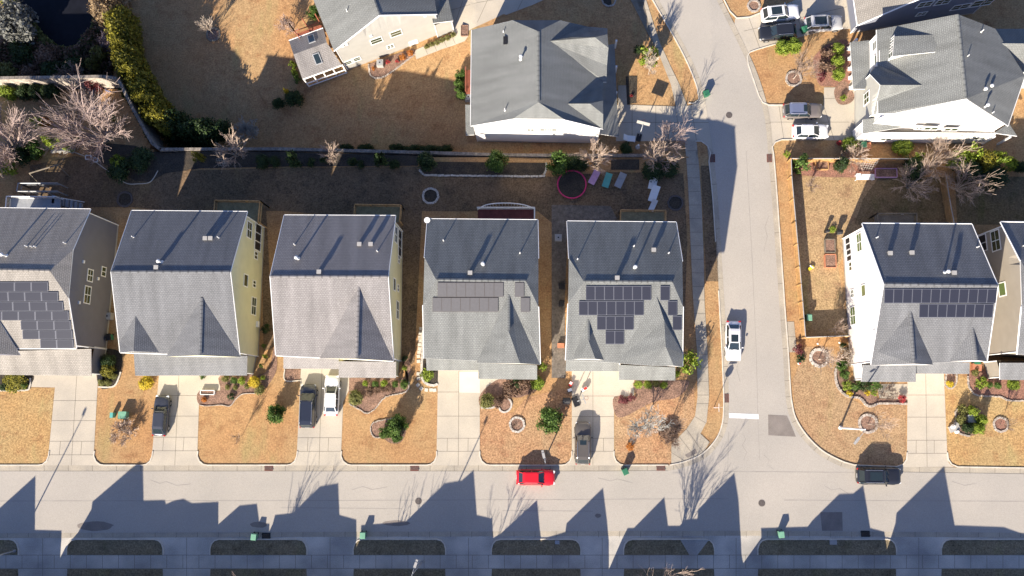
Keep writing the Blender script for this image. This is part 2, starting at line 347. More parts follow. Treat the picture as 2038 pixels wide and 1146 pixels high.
def sheet(name, px, mat, off, joints=(), jmat='joint', jw=.045, kind='structure', label=None, cat=None):
    pts = [G(*p) for p in px]
    flat = all(abs(p.z) < 1e-4 for p in pts) and all(p.y < 14 or p.x > 21 for p in pts)
    bm = bmesh.new(); vs = [bm.verts.new((p.x, p.y, 0)) for p in pts]
    f = bm.faces.new(vs)
    if f.normal.z < 0 or f.calc_area() and (f.normal_update() or f.normal.z < 0): f.normal_flip()
    bmesh.ops.triangulate(bm, faces=[f], ngon_method='EAR_CLIP')
    if not flat:
        for it in range(7):
            es = [e for e in bm.edges if e.calc_length() > 1.1]
            if not es: break
            bmesh.ops.subdivide_edges(bm, edges=es, cuts=1, use_grid_fill=False); bmesh.ops.triangulate(bm, faces=bm.faces[:])
        X = np.array([v.co.x for v in bm.verts]); Y = np.array([v.co.y for v in bm.verts]); Z = terr(X, Y)
        for v, z in zip(bm.verts, Z): v.co.z = z+off+(.03 if True else 0)
    else:
        for v in bm.verts: v.co.z = off
    for f in bm.faces:
        f.normal_update()
        if f.normal.z < 0: f.normal_flip()
    me = bpy.data.meshes.new(name); bm.to_mesh(me); bm.free(); me.materials.append(M[mat])
    mb = MB(); mb.v = [tuple(v.co) for v in me.vertices]; mb.f = [list(p.vertices) for p in me.polygons]; mb.mi = [0]*len(mb.f); mb.uv = [None]*len(mb.f)
    bpy.data.meshes.remove(me)
    for j in joints: ribbon(mb, j, jw, off+.006+(0 if flat else .03), 1)
    ob = mb.build(name, [mat, jmat] if joints else [mat]); return tag(ob, label, cat, kind=kind)
def ribbon(mb, px, wd, off, mi=0, step=1.):
    P3 = [G(*p) for p in px]; pts = []
    for a, b in zip(P3[:-1], P3[1:]):
        n = max(1, int((b-a).length/step)); pts += [a+(b-a)*(k/n) for k in range(n)]
    pts.append(P3[-1]); L = []
    for i, p in enumerate(pts):
        d = pts[min(i+1, len(pts)-1)]-pts[max(i-1, 0)]; d.z = 0; d.normalize(); nrm = Vector((-d.y, d.x, 0))*wd/2
        for s in (1, -1):
            q = p+nrm*s; L.append((q.x, q.y, T(q.x, q.y)+off))
    mb.add(L, [(2*i, 2*i+1, 2*i+3, 2*i+2) for i in range(len(pts)-1)], mi)
def raised(mb, px, wd, h, mi=0, closed_=False, z=0.):
    """raised kerb / edging along a pixel path"""
    pts = [G(*p) for p in px]
    if closed_: pts.append(pts[0])
    L = []
    for i, p in enumerate(pts):
        d = pts[min(i+1, len(pts)-1)]-pts[max(i-1, 0)]; d.z = 0; d.normalize(); nrm = Vector((-d.y, d.x, 0))*wd/2
        for s, hh in ((1, -.05), (1, h), (-1, h), (-1, -.05)):
            q = p+nrm*s; L.append((q.x, q.y, p.z+z+hh))
    fs = []
    for i in range(len(pts)-1):
        for k in range(4): k2 = (k+1) % 4; fs.append((4*i+k, 4*(i+1)+k, 4*(i+1)+k2, 4*i+k2))
    fs += [(0, 1, 2, 3), (len(L)-1, len(L)-2, len(L)-3, len(L)-4)]
    mb.add(L, fs, mi)
def stones(mb, px, size, h, rnd, mi=0, closed_=False):
    """row of separate edging stones along a path"""
    pts = [G(*p) for p in px]
    if closed_: pts.append(pts[0])
    for a, b in zip(pts[:-1], pts[1:]):
        d = b-a; L = d.length; n = max(1, round(L/size)); an = math.atan2(d.y, d.x)
        for k in range(n):
            p = a+d*((k+.5)/n); mb.box((p.x+rnd.uniform(-.03, .03), p.y+rnd.uniform(-.03, .03), p.z+h/2-.03), (L/n*.93, size*.62*rnd.uniform(.85, 1.1), h*rnd.uniform(.85, 1.15)+.06), an+rnd.uniform(-.08, .08), mi)

# ================================================================== GROUND
gx = [-900,-500,-300,-200,-150,-120]+list(np.arange(-100, 90.1, .6))+[110,140,190,300,500,900]
gy = [-900,-500,-250,-150,-90,-60]+list(np.arange(-45, 75.1, .6))+[95,130,180,300,500,900]
X, Y = np.meshgrid(gx, gy); Z = terr(X, Y); ny, nx = X.shape
mb = MB(); mb.v = [tuple(t) for t in zip(X.ravel(), Y.ravel(), Z.ravel())]
mb.f = [[j*nx+i, j*nx+i+1, (j+1)*nx+i+1, (j+1)*nx+i] for j in range(ny-1) for i in range(nx-1)]; mb.mi = [0]*len(mb.f); mb.uv = [None]*len(mb.f)
tag(mb.build('ground', 'grass', origin=(0, 0, 0)), kind='structure')

W_EDGE = smooth_px([(1190,-220),(1262,-90),(1311,0),(1349,66),(1378,122),(1398,174),(1407,223),(1419,304),(1428,385),(1436,505),(1443,624),(1448.5,729),(1450.5,815),(1444,857),(1428,887),(1401,913),(1364,929),(1330,936.5)], 5)
E_EDGE = smooth_px([(1320,-220),(1378,-90),(1426,0),(1440,28),(1468,84),(1499,153),(1521,230),(1529,309),(1535,380),(1545,520),(1552,621),(1557.6,694),(1562,770),(1565,800),(1573,834),(1594,869),(1626,902),(1660,922),(1693,934),(1740,938)], 5)
N_L = [(-400,937.5),(600,937.5),(1200,937.5)]; N_R = [(1797,939.5),(2038,943),(2500,948)]
S_EDGE = [(2500,1064),(2038,1060),(1760,1058),(1500,1056),(1260,1056.5),(750,1058),(200,1060),(0,1061),(-400,1062)]
def offs(px, d):
    out = []
    for i, p in enumerate(px):
        a = px[max(i-1, 0)]; b = px[min(i+1, len(px)-1)]; dx, dy = b[0]-a[0], b[1]-a[1]; l = math.hypot(dx, dy) or 1
        out.append((p[0]+dy/l*d, p[1]-dx/l*d))
    return out
road = list(N_L)+list(reversed(W_EDGE))+E_EDGE+N_R+S_EDGE
sheet('road', road, 'asphalt', .012,
      joints=[[(-100,997),(600,996),(1100,994),(1450,992)],[(1560,995),(2100,998)],[(1508,834),(1512,915)],[(1485,300),(1496,500),(1505,700),(1508,822)],[(1440,938),(1700,940)],[(1450,860),(1448,935)],[(560,1010),(800,1012)],[(1000,1016),(1180,1017)],[(1478,862),(1484,874),(1477,886),(1486,900),(1480,915)],[(1520,905),(1531,915),(1527,925),(1540,934)],[(1465,690),(1471,712),(1466,735),(1473,760)],[(300,955),(318,962),(331,958),(352,966),(380,963)],[(1190,951),(1215,957),(1229,953),(1260,961)],[(1640,966),(1655,975),(1672,972),(1690,984)],[(1530,430),(1522,452),(1527,470),(1520,500)],[(700,975),(722,968),(741,974),(770,969)],[(1895,958),(1920,966),(1944,961)]], jmat='seam', jw=.06)
# gutters (concrete strips) and kerbs
def strip(name, edge, d0, d1, mat, off, joints=()): sheet(name, offs(edge, d0)+list(reversed(offs(edge, d1))), mat, off, joints)
jn = [[(x, 926), (x, 938)] for x in range(40, 1330, 48)]
sheet('gutter', [(-400,937.5),(1330,936.7),(1330,926),(-400,926)], 'walk', .020, jn)
strip('gutter', W_EDGE, 0, -10, 'walk', .022, [[W_EDGE[i], offs(W_EDGE, -10)[i]] for i in range(3, 85, 4)])
strip('gutter', E_EDGE, 0, 10, 'walk', .022, [[E_EDGE[i], offs(E_EDGE, 10)[i]] for i in range(3, 92, 4)])
sheet('gutter', [(1690,933.5),(1797,939.5),(2038,943),(2500,948),(2500,937),(2038,932),(1797,928.5),(1700,925)], 'walk', .018, [[(x, 927), (x, 942)] for x in range(1780, 2038, 50)])
sheet('gutter', S_EDGE+[(-400,1072),(0,1071),(200,1070),(750,1068),(1260,1066.5),(1500,1066),(1760,1068),(2038,1070),(2500,1074)], 'walk', .020, [[(x, 1057), (x, 1069)] for x in range(15, 2038, 42)])
# driveways with flared aprons, north side: left/right edge at the kerb, left/right edge at the house
def drive(xl, xr, xlt, xrt, yt, joints, y0=926, fl=15, extra=None, mat='concrete', yb=None):
    yb = yb or 905
    left = [(xl-fl, y0), (xl-fl*.55, y0-3), (xl-fl*.2, y0-9), (xl, yb-4)]
    right = [(xr, yb-4), (xr+fl*.2, y0-9), (xr+fl*.55, y0-3), (xr+fl, y0)]
    if extra: px = left+extra+right
    else: px = left+[(xlt, yt), (xrt, yt)]+right
    jl = []
    for y in joints:
        t = (y-yt)/(yb-yt); jl.append([(xlt+(xl-xlt)*t, y), (xrt+(xr-xrt)*t, y)])
    jl.append([((xl+xr)/2, y0), ((xlt+xrt)/2, yt)])
    ys = sorted(joints)[-2:]
    for q in (.25, .75):
        if len(ys) == 2:
            t0, t1 = (ys[0]-yt)/(yb-yt), (ys[1]-yt)/(yb-yt)
            jl.append([(xlt+(xl-xlt)*t0+q*(xrt-xlt), ys[0]), (xlt+(xl-xlt)*t1+q*(xrt-xlt), ys[1])])
    return sheet('driveway', px, mat, .026, jl)
drive(97,187,111,196,740,[797,837,878,905], extra=[(109.5,771),(62,770),(64,738),(196,738)])
drive(303,393,316,397,740,[787,828,870,897], extra=[(317,740),(440,740),(438,777),(397,777)])
drive(591,679,600,682,730,[871,898], extra=[(599,730),(700,730),(698,770),(683,800)])
drive(869,955,872,955,725,[780,828,872,898], extra=[(872,725),(998,725),(998,782),(955,790)])
drive(1138,1222,1138,1222,730,[788,829,872,898], extra=[(1138,735),(1230,735),(1262,740),(1262,788),(1222,789)])
drive(1805,1885,1806,1878,735,[786,830,876,902], y0=929)
sheet('driveway', [(914,740),(955,740),(955,782),(914,781)], 'newconc', .034)
sheet('path', [(1744,764),(1806,764),(1806,795),(1750,792)], 'walk', .03, [[(1775,764),(1775,794)]])
# kerbs round the lawns on the north side of the street
def lawn_kerb(xl, xr, y=925.5, up=28, sl=0, sr=0):
    mb = MB(); pts = []
    if xl is not None: pts += [(xl+sl*up, y-up), (xl, y-18), (xl+4, y-8), (xl+12, y-1.5), (xl+20, y)]
    else: pts += [(-60, y)]
    if xr is not None: pts += [(xr-20, y), (xr-12, y-1.5), (xr-4, y-8), (xr, y-18), (xr+sr*up, y-up)]
    else: pts += [(1240, y), (1330, y)]
    raised(mb, pts, .13, .1); tag(mb.build('kerb', 'kerb'), kind='structure')
lawn_kerb(None, 97, sr=.05); lawn_kerb(187, 303, sl=.05, sr=.05); lawn_kerb(393, 591, sl=.04, sr=.04); lawn_kerb(679, 869, sl=.03); lawn_kerb(955, 1138); lawn_kerb(1222, None)
mb = MB(); raised(mb, offs(W_EDGE, -10.5)[:-1][48:], .13, .12); tag(mb.build('kerb', 'kerb'), kind='structure')
mb = MB(); raised(mb, [(1384,281),(1396,281),(1408,290),(1414,305)]+[p for p in offs(W_EDGE, -10.5) if 320 < p[1] < 500], .13, .12); tag(mb.build('kerb', 'kerb'), kind='structure')
mb = MB(); raised(mb, [p for p in offs(W_EDGE, -10.5) if p[1] < 185]+[(1391,198),(1380,206),(1370,205)], .13, .12); tag(mb.build('kerb', 'kerb'), kind='structure')
mb = MB(); raised(mb, [(1600,278),(1556,278),(1543,283),(1537,292)]+[p for p in offs(E_EDGE, 10.5) if p[1] > 300][:-7]+[(1700,925),(1785,928),(1797,924),(1804,914),(1805,900)], .13, .12); tag(mb.build('kerb', 'kerb'), kind='structure')
mb = MB(); raised(mb, [(1885,900),(1887,914),(1894,924),(1906,929),(2038,931),(2200,934)], .13, .1); tag(mb.build('kerb', 'kerb'), kind='structure')
mb = MB(); raised(mb, [(1600,209),(1530,209),(1518,204),(1510,190),(1500,160),(1489,128),(1487,112),(1492,104),(1505,99),(1543,88)], .13, .1); tag(mb.build('kerb', 'kerb'), kind='structure')
mb = MB(); raised(mb, [(1520,23),(1492,34),(1466,36),(1452,22),(1441,0),(1430,-20)], .13, .1); tag(mb.build('kerb', 'kerb'), kind='structure')
# pavements along the side street
sheet('sidewalk', [(1363,279),(1386,279),(1391,330),(1396,400),(1400,500),(1402,600),(1408,700),(1411,790),(1406,840),(1394,863),(1412,880),(1396,906),(1364,920),(1336,926),(1336,884),(1366,854),(1383,828),(1388,790),(1387,700),(1379,590),(1374,480),(1370,380),(1365,310)], 'walk', .024,
      [[(1363+k*.065, 279+0), (1386+k*.05, 279)] for k in (0,)]+[[(1363+(y-279)*.05, y), (1391+(y-330)*.045, y)] for y in range(300, 790, 27)]+[[(1387,803),(1410,803)],[(1383,829),(1405,842)],[(1352,869),(1384,910)],[(1366,854),(1399,900)],[(1336,900),(1364,918)]])
sheet('sidewalk', [(1255,0),(1286,0),(1300,45),(1314,87),(1335,133),(1352,168),(1368,212),(1345,212),(1335,168),(1314,115),(1297,73),(1240,-60),(1225,-90),(1260,-90)], 'walk', .024,
      [[(1343,190),(1362,190)],[(1328,150),(1345,150)],[(1306,95),(1318,95)],[(1285,48),(1301,45)],[(1268,20),(1292,20)]])
sheet('driveway', [(1226,209),(1262,209),(1345,212),(1368,211),(1380,208),(1391,200),(1397,175),(1407,223),(1418,300),(1408,291),(1396,281),(1363,280),(1262,281),(1226,281)], 'concrete', .03,
      [[(1258,209),(1258,281)],[(1305,211),(1305,281)],[(1344,212),(1354,281)],[(1376,212),(1386,281)],[(1228,244),(1410,244)]])
sheet('path', [(1230,170),(1247,170),(1248,209),(1230,209)], 'walk', .03)
# T3 and T4 drives, T1 drives
sheet('driveway', [(1498,153),(1508,180),(1514,204),(1530,209.5),(1639,210),(1640,174),(1663,174),(1664,196),(1690,196),(1690,160),(1725,160),(1725,285),(1690,285),(1680,279),(1556,278.5),(1543,283),(1536,293),(1529,305),(1521,230)], 'concrete', .03,
      [[(1550,209),(1560,278)],[(1639,210),(1660,278)],[(1529,243),(1690,243)],[(1600,209),(1608,278)],[(1640,196),(1690,196)]])
sheet('driveway', [(1470,88),(1460,60),(1463,37),(1492,33),(1516,24),(1560,10),(1595,-6),(1700,-30),(1720,40),(1704,56),(1640,62),(1598,72),(1543,88),(1500,100),(1489,106),(1487,118)], 'concrete', .03,
      [[(1490,34),(1512,96)],[(1530,20),(1550,86)],[(1575,3),(1600,70)],[(1480,62),(1700,10)]])
sheet('driveway', [(866,-40),(1035,-40),(1020,0),(1003,28),(960,48),(938,58),(915,75),(900,66),(880,20)], 'concrete', .03, [[(925,-10),(905,50)],[(975,-10),(950,45)],[(890,22),(1010,-5)]])
sheet('driveway', [(1030,-40),(1120,-40),(1095,-6),(1060,10),(1007,30),(1003,28),(1020,0)], 'concrete', .03, [[(1050,-20),(1030,20)]])
sheet('path', [(824,101),(895,69),(905,60),(918,52),(932,72),(925,82),(880,98),(829,118)], 'concrete', .034, [[(845,92),(851,108)],[(862,84),(869,101)],[(881,76),(889,93)],[(898,69),(906,87)]])
# south side: driveways, pavement, verges
isl = [(-150,37),(133,325),(418,611),(703,887),(978,1156),(1241,1422),(1508,1784),(1873,2250)]
sheet('sidewalk', [(-400,1062),(2500,1066),(2500,1190),(-400,1190)], 'walk_dirty', .008,
      [[(-100,1104.5),(2300,1104.5)],[(-100,1131),(2300,1131)]]+[[(x, 1104), (x, 1131)] for x in range(12, 2038, 32)]+[[((isl[k][1]+isl[k+1][0])/2, 1070), ((isl[k][1]+isl[k+1][0])/2, 1160)] for k in range(7)])
for i, (a, b) in enumerate(isl):
    r = 15
    px = [(a,1104),(a,1092),(a+3,1082),(a+9,1075.5),(a+18,1073),(b-18,1073),(b-9,1075.5),(b-3,1082),(b,1092),(b,1104)]
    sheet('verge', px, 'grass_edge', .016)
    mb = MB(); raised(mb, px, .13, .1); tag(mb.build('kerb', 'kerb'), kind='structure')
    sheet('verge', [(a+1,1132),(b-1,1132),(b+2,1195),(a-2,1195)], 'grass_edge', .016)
sheet('path', [(1353,1072.5),(1412,1072.5),(1388,1104),(1372,1104)], 'walk_dirty', .030)
sheet('road_patch', [(1528.6,825),(1566,827),(1572,840),(1584,869),(1529,866)], 'patch', .05)
sheet('road_patch', [(1632,1019),(1676,1019),(1677,1056),(1636,1056)], 'patch', .05)
sheet('road_patch', [(1363,905),(1384,893),(1388,901),(1368,911)], 'patch', .06)
sheet('stop_line', [(1450.6,822),(1509.5,824),(1510,834),(1451,831.5)], 'whitep', .055)
# ================================================================== HOUSES
def face_uv(pts):
    p = [Vector(q) for q in pts]; n = Vector((0, 0, 0))
    for i in range(len(p)): a, b = p[i], p[(i+1) % len(p)]; n += a.cross(b)
    n.normalize()
    if n.z < 0: n = -n
    s = Vector((n.x, n.y, 0)); s = s.normalized() if s.length > 1e-4 else Vector((0, -1, 0))
    u = Vector((-s.y, s.x, 0)); dn = u.cross(n) if False else n.cross(u)
    return [(q.dot(u), q.dot(dn)) for q in p]
def roof_z(x, y, faces):
    best = None
    for f in faces:
        for k in range(1, len(f)-1):
            a, b, c = f[0], f[k], f[k+1]
            d = (b[1]-c[1])*(a[0]-c[0])+(c[0]-b[0])*(a[1]-c[1])
            if abs(d) < 1e-9: continue
            l1 = ((b[1]-c[1])*(x-c[0])+(c[0]-b[0])*(y-c[1]))/d; l2 = ((c[1]-a[1])*(x-c[0])+(a[0]-c[0])*(y-c[1]))/d; l3 = 1-l1-l2
            if min(l1, l2, l3) > -1e-3:
                z = l1*a[2]+l2*b[2]+l3*c[2]
                if best is None or z > best: best = z
    return best
class House:
    def __init__(s, label, cpx, zb, wall, roof, name='house'):
        p = P(*cpx, zb); s.zb = zb; s.t = thing(name, (p.x, p.y, zb), label, 'house', 'houses of the street'); s.wall = wall; s.roof = roof; s.faces = []
    def V(s, *q): return [tuple(P(*p)) for p in q]
    def add_roof(s, faces, mat=None, name='roof', th=.16, trim=True, ridges=()):
        mb = MB()
        for f in faces:
            # orient up
            p = [Vector(q) for q in f]; n = Vector((0, 0, 0))
            for i in range(len(p)): n += p[i].cross(p[(i+1) % len(p)])
            if n.z < 0: f = list(reversed(f))
            if len(f) > 3:
                o = Vector(f[0])
            mb.slab(f, th, 0, face_uv(f), 1)
        mats = [mat or s.roof, 'white']
        for (a, b) in ridges:
            a = Vector(a); b = Vector(b); d = (b-a).normalized(); sd = Vector((-d.y, d.x, 0)).normalized()*.17
            u = Vector((0, 0, .05)); mb.add([a+sd-u*.3, a+u, a-sd-u*.3, b+sd-u*.3, b+u, b-sd-u*.3], [(0,1,4,3),(1,2,5,4)], 0, [[(0,0),(.3,0),(.3,3),(0,3)]]*2)
        s.faces += faces
        return mb.build(name, mats, s.t)
    def walls(s, foot, faces, name='wall', ztop=None, inset=.35, mat=None, drop=.17):
        c = Vector((sum(p[0] for p in foot)/len(foot), sum(p[1] for p in foot)/len(foot), 0)); F2 = []
        n = len(foot)
        # inset polygon by moving each edge
        ar = sum(foot[i][0]*foot[(i+1) % n][1]-foot[(i+1) % n][0]*foot[i][1] for i in range(n))
        if ar < 0: foot = list(reversed(foot))
        def line(i):
            a = Vector(foot[i][:2]); b = Vector(foot[(i+1) % n][:2]); d = (b-a).normalized(); nn = Vector((-d.y, d.x)); return a+nn*inset, d
        for i in range(n):
            a, d = line(i-1); b, e = line(i); den = d.x*e.y-d.y*e.x
            if abs(den) < 1e-6: F2.append((b.x, b.y)); continue
            t = ((b.x-a.x)*e.y-(b.y-a.y)*e.x)/den; F2.append((a.x+d.x*t, a.y+d.y*t))
        mb = MB()
        for i in range(n):
            a = Vector(F2[i]); b = Vector(F2[(i+1) % n]); L = (b-a).length; m = max(1, int(L/.4)); pts = []
            for k in range(m+1):
                q = a+(b-a)*(k/m); z = ztop if ztop is not None else roof_z(q.x, q.y, faces); t = q
                if z is None:
                    for sft in range(1, 40):
                        qq = q+(Vector((c.x, c.y))-q)*(.012*sft); z = roof_z(qq.x, qq.y, faces)
                        if z is not None: t = q+(Vector((c.x, c.y))-q)*(.012*sft+.02); break
                if z is None: z = s.zb+7
                pts.append((q.x, q.y, z-drop, t.x, t.y))
            zmid = min(p[2] for p in pts)
            for k in range(m):
                p, q = pts[k], pts[k+1]; mb.add([(p[0],p[1],s.zb-.3),(q[0],q[1],s.zb-.3),(q[0],q[1],zmid),(p[0],p[1],zmid),(q[3],q[4],q[2]+.05),(p[3],p[4],p[2]+.05)], [(0,1,2,3),(3,2,4,5)])
            # corner boards
            mb.tube([(a.x, a.y, s.zb), (a.x, a.y, pts[0][2])], .07, 4, 1)
            # foundation band
            d = (b-a).normalized(); nn = Vector((d.y, -d.x))*.012
            mb.add([(a.x+nn.x,a.y+nn.y,s.zb-.3),(b.x+nn.x,b.y+nn.y,s.zb-.3),(b.x+nn.x,b.y+nn.y,s.zb+.35),(a.x+nn.x,a.y+nn.y,s.zb+.35)], [(0,1,2,3)], 2)
        s.F2 = F2
        w = mb.build(name, [mat or s.wall, 'white', 'vent'], s.t); s.w = w; return F2
    def trims(s, *pairs, r=.042):
        c = Vector((s.t.location.x, s.t.location.y, 0))
        for a, b in pairs:
            mb = MB()
            a = Vector(a); b = Vector(b); d = (b-a).normalized(); o = Vector((d.y, -d.x, 0)).normalized(); m = (a+b)/2-c; m.z = 0
            if o.dot(m) < 0: o = -o
            mb.tube([a+o*.05-Vector((0,0,.03)), b+o*.05-Vector((0,0,.03))], r, 4); mb.build('gutter' if abs(a.z-b.z) < .3 else 'rake_board', 'white', s.t)
    def edge(s, i): a, b = s.F2[i], s.F2[(i+1) % len(s.F2)]; return Vector((a[0], a[1], 0)), Vector((b[0], b[1], 0))
    def window(s, px, size, panes=(1, 2), edge=None, glass='glass', name='window', frame='white', proud=.03, wall=None):
        """window centred where the pixel's ray meets the wall edge"""
        best = None
        for i in ([edge] if edge is not None else range(len(s.F2))):
            a, b = s.edge(i); d = (b-a).normalized(); n = Vector((d.y, -d.x, 0))
            p = on_plane(px[0], px[1], a, n); t = (p-a).dot(d)
            if -.2 < t < (b-a).length+.2 and p.z > s.zb-.3 and n.dot(Vector((0, 0, CH))-p) > 0 and (best is None or p.z < best[0].z+50):
                best = (p, d, n); 
        if best is None: print('NO WALL for', px); return None
        p, d, n = best; w, h = size; u = Vector((0, 0, 1)); mb = MB()
        c = p+n*proud
        def quad(x0, x1, z0, z1, o, mi, th=0):
            q = [c+d*x0+u*z0+n*o, c+d*x1+u*z0+n*o, c+d*x1+u*z1+n*o, c+d*x0+u*z1+n*o]
            if th:
                r = [v-n*th for v in q]; mb.add(q+r, [(0,1,2,3),(1,0,4,5),(2,1,5,6),(3,2,6,7),(0,3,7,4)], mi)
            else: mb.add(q, [(0,1,2,3)], mi)
        fw = .11
        quad(-w/2-fw, w/2+fw, h/2, h/2+fw*1.3, .03, 0, .07); quad(-w/2-fw*1.2, w/2+fw*1.2, -h/2-fw, -h/2, .05, 0, .1)
        quad(-w/2-fw, -w/2, -h/2, h/2, .03, 0, .07); quad(w/2, w/2+fw, -h/2, h/2, .03, 0, .07)
        nu, nv = panes
        for k in range(1, nu): x = -w/2+w*k/nu; quad(x-.045, x+.045, -h/2, h/2, .02, 0, .03)
        for k in range(1, nv): z = -h/2+h*k/nv; quad(-w/2, w/2, z-.035, z+.035, .018, 0, .03)
        f = mb.build(name, [frame], s.t)
        mb = MB(); quad(-w/2, w/2, -h/2, h/2, 0.005, 0); mb.build('pane', [glass], f); return f
    def box_on_wall(s, px, size, mat, name, edge=None):
        for i in ([edge] if edge is not None else range(len(s.F2))):
            a, b = s.edge(i); d = (b-a).normalized(); n = Vector((d.y, -d.x, 0)); p = on_plane(px[0], px[1], a, n); t = (p-a).dot(d)
            if -.2 < t < (b-a).length+.2 and p.z > s.zb-.3 and n.dot(Vector((0, 0, CH))-p) > 0:
                mb = MB(); c = p+n*size[2]/2; mb.box(c, (size[0], size[2], size[1]), math.atan2(d.y, d.x)); mb.build(name, mat, s.t); return
    def on_roof(s, px, faces=None):
        """point where the pixel's ray meets the highest roof face"""
        r = ray(*px); lo = None
        for k in range(400):
            z = 16-k*.05; p = P(px[0], px[1], z); rz = roof_z(p.x, p.y, faces or s.faces)
            if rz is not None and rz >= z: return Vector((p.x, p.y, rz))
        return None
    def pipe(s, px, h=.6, r=.06, name='vent_pipe', mat='pipe'):
        p = s.on_roof(px)
        if p is None: print('pipe off roof', px); return
        mb = MB(); mb.cyl((p.x, p.y, p.z-.1), r, h+.1, 8); mb.cyl((p.x, p.y, p.z-.1), r*2.2, .16, 8, r2=r*1.1); mb.build(name, mat, s.t)
    def flue(s, px):
        p = s.on_roof(px)
        if p is None: print('flue off roof', px); return
        mb = MB(); mb.cyl((p.x, p.y, p.z-.1), .11, 1.0, 10); mb.cyl((p.x, p.y, p.z+.9), .2, .1, 10); mb.cyl((p.x, p.y, p.z+1.02), .22, .12, 10, r2=.1); mb.cyl((p.x, p.y, p.z-.12), .26, .2, 10, r2=.13)
        mb.build('flue_pipe', 'pipe', s.t)
    def boxvent(s, px, mat='vent'):
        p = s.on_roof(px)
        if p is None: print('vent off roof', px); return
        mb = MB(); mb.box((p.x, p.y, p.z+.12), (.4, .36, .34)); mb.box((p.x, p.y-.02, p.z+.31), (.5, .46, .05)); mb.build('roof_vent', mat, s.t)
    def solar(s, face, x0, y0, x1, y1, n, skew=(0, 0), frame='frame', rows=None):
        f = [Vector(q) for q in face]; nn = (f[1]-f[0]).cross(f[2]-f[0]).normalized()
        if nn.z < 0: nn = -nn
        o = f[0]+nn*.13
        A = on_plane(x0, y0, o, nn); B = on_plane(x1, y0, o, nn); C = on_plane(x1+skew[1], y1, o, nn); D = on_plane(x0+skew[0], y1, o, nn)
        for k in range(n):
            a = A.lerp(B, k/n); b = A.lerp(B, (k+1)/n); c = D.lerp(C, (k+1)/n); d = D.lerp(C, k/n)
            g = .012; cc = (a+b+c+d)/4
            a, b, c, d = [q+(cc-q).normalized()*g*1.4 for q in (a, b, c, d)]
            mb = MB(); mb.add([a, b, c, d]+[q-nn*.04 for q in (a, b, c, d)], [(0,1,2,3),(0,4,5,1),(1,5,6,2),(2,6,7,3),(3,7,4,0)], 1)
            fi = [q+(cc-q).normalized()*.06+nn*.004 for q in (a, b, c, d)]
            mb.add(fi, [(0,1,2,3)], 0, [[(0,0),(1,0),(1,1.7),(0,1.7)]])
            for q in (a.lerp(c, .25), a.lerp(c, .75)):  # rail feet
                mb.add([q-nn*.04+Vector((.04,0,0)), q-nn*.04-Vector((.04,0,0)), q-nn*.14-Vector((.04,0,0)), q-nn*.14+Vector((.04,0,0))], [(0,1,2,3)], 1)
            mb.build('solar_panel', ['solarmatte' if frame == 'frameb' else 'solar', frame], s.t)
ZE, ZR = 7.4, 11.6
REMAP = True
def zm(z): return 8.05+(z-7.4)*.82 if (REMAP and z > 7.0) else z
def PL(*q, ref=(0, 1, 2)):
    """roof corners: three given with their heights, the others laid into the same plane"""
    a, b, c = [P(q[i][0], q[i][1], zm(q[i][2])) for i in ref]; n = (b-a).cross(c-a).normalized()
    return [tuple((a, b, c)[ref.index(i)]) if i in ref else tuple(on_plane(v[0], v[1], a, n)) for i, v in enumerate(q)]
def low_roof(h, pts, zt=4.7, zb=3.3, name='porch_roof', foot=True, wmat=None):
    """pts: NW, NE, SE, SW pixels; north edge high"""
    f = [tuple(P(*pts[0], zt)), tuple(P(*pts[1], zt)), tuple(P(*pts[2], zb)), tuple(P(*pts[3], zb))]
    h.add_roof([f], name=name, th=.14)
    if foot:
        ft = [(q[0], q[1]) for q in f]; ft[0] = (ft[0][0], ft[0][1]+.6); ft[1] = (ft[1][0], ft[1][1]+.6)
        F2 = h.F2; h.walls(ft, [f], name='garage_wall', ztop=zb, inset=.3, mat=wmat, drop=.12); h.F2 = F2

def V(*q): return [tuple(P(p[0], p[1], zm(p[2]))) for p in q]
def gable_ends(h, tris, name='gable_wall'):
    mb = MB()
    for t in tris: mb.poly(t)
    mb.build(name, [h.wall], h.t)

SH_DARK = shingle('slate_grey_shingles', (.175,.177,.18)); SH_WARM = shingle('warm_grey_shingles', (.248,.232,.222)); SH_TAN = shingle('tan_shingles', (.30,.275,.24)); SH_GRN = shingle('green_grey_shingles', (.19,.195,.185))
WY = siding('cream_yellow_siding', (.60,.575,.39)); WW = siding('white_siding', (.80,.77,.72)); WT = siding('taupe_siding', (.15,.15,.175)); WB = siding('beige_siding', (.37,.355,.32)); WG = siding('grey_green_siding', (.50,.49,.43)); WTAN = siding('tan_siding', (.31,.275,.225)); WN = siding('slate_siding', (.20,.21,.25))

# ---- H1 taupe house with solar, far left
h = House('taupe house at the left edge with seven rows of blue solar panels', (60,560), 0, WT, SH_TAN)
a = V((-14,413.5,ZE),(180,416,ZE),(145,497,10.15),(99.5,539,ZR),(-52,536,ZR))
N = [a[0],a[1],a[2],a[3],a[4]]
b = V((99.5,539,ZR),(145,497,10.15),(136,593,10.15)); S_ = PL((-52,536,ZR),(99.5,539,ZR),(136,593,10.15),(152,693,ZE),(-35,693,ZE),ref=(0,1,3))
g1 = V((-12,622,9.4),(-18,703,9.4),(40,707,ZE-.1)); g2 = V((-12,622,9.4),(-18,703,9.4),(-42,707,8.2))
h.add_roof([N, b, S_, g1, g2], ridges=[(a[3],a[4])])
fN = V((-14,413.5,ZE),(180,416,ZE),(152,693,ZE),(-35,693,ZE)); h.walls(fN, [N, b, S_, g1, g2])
gable_ends(h, [[g1[1], g1[2], g2[2]]])
low_roof(h, [(-35,700),(181,694),(181.5,748),(-33,745)])
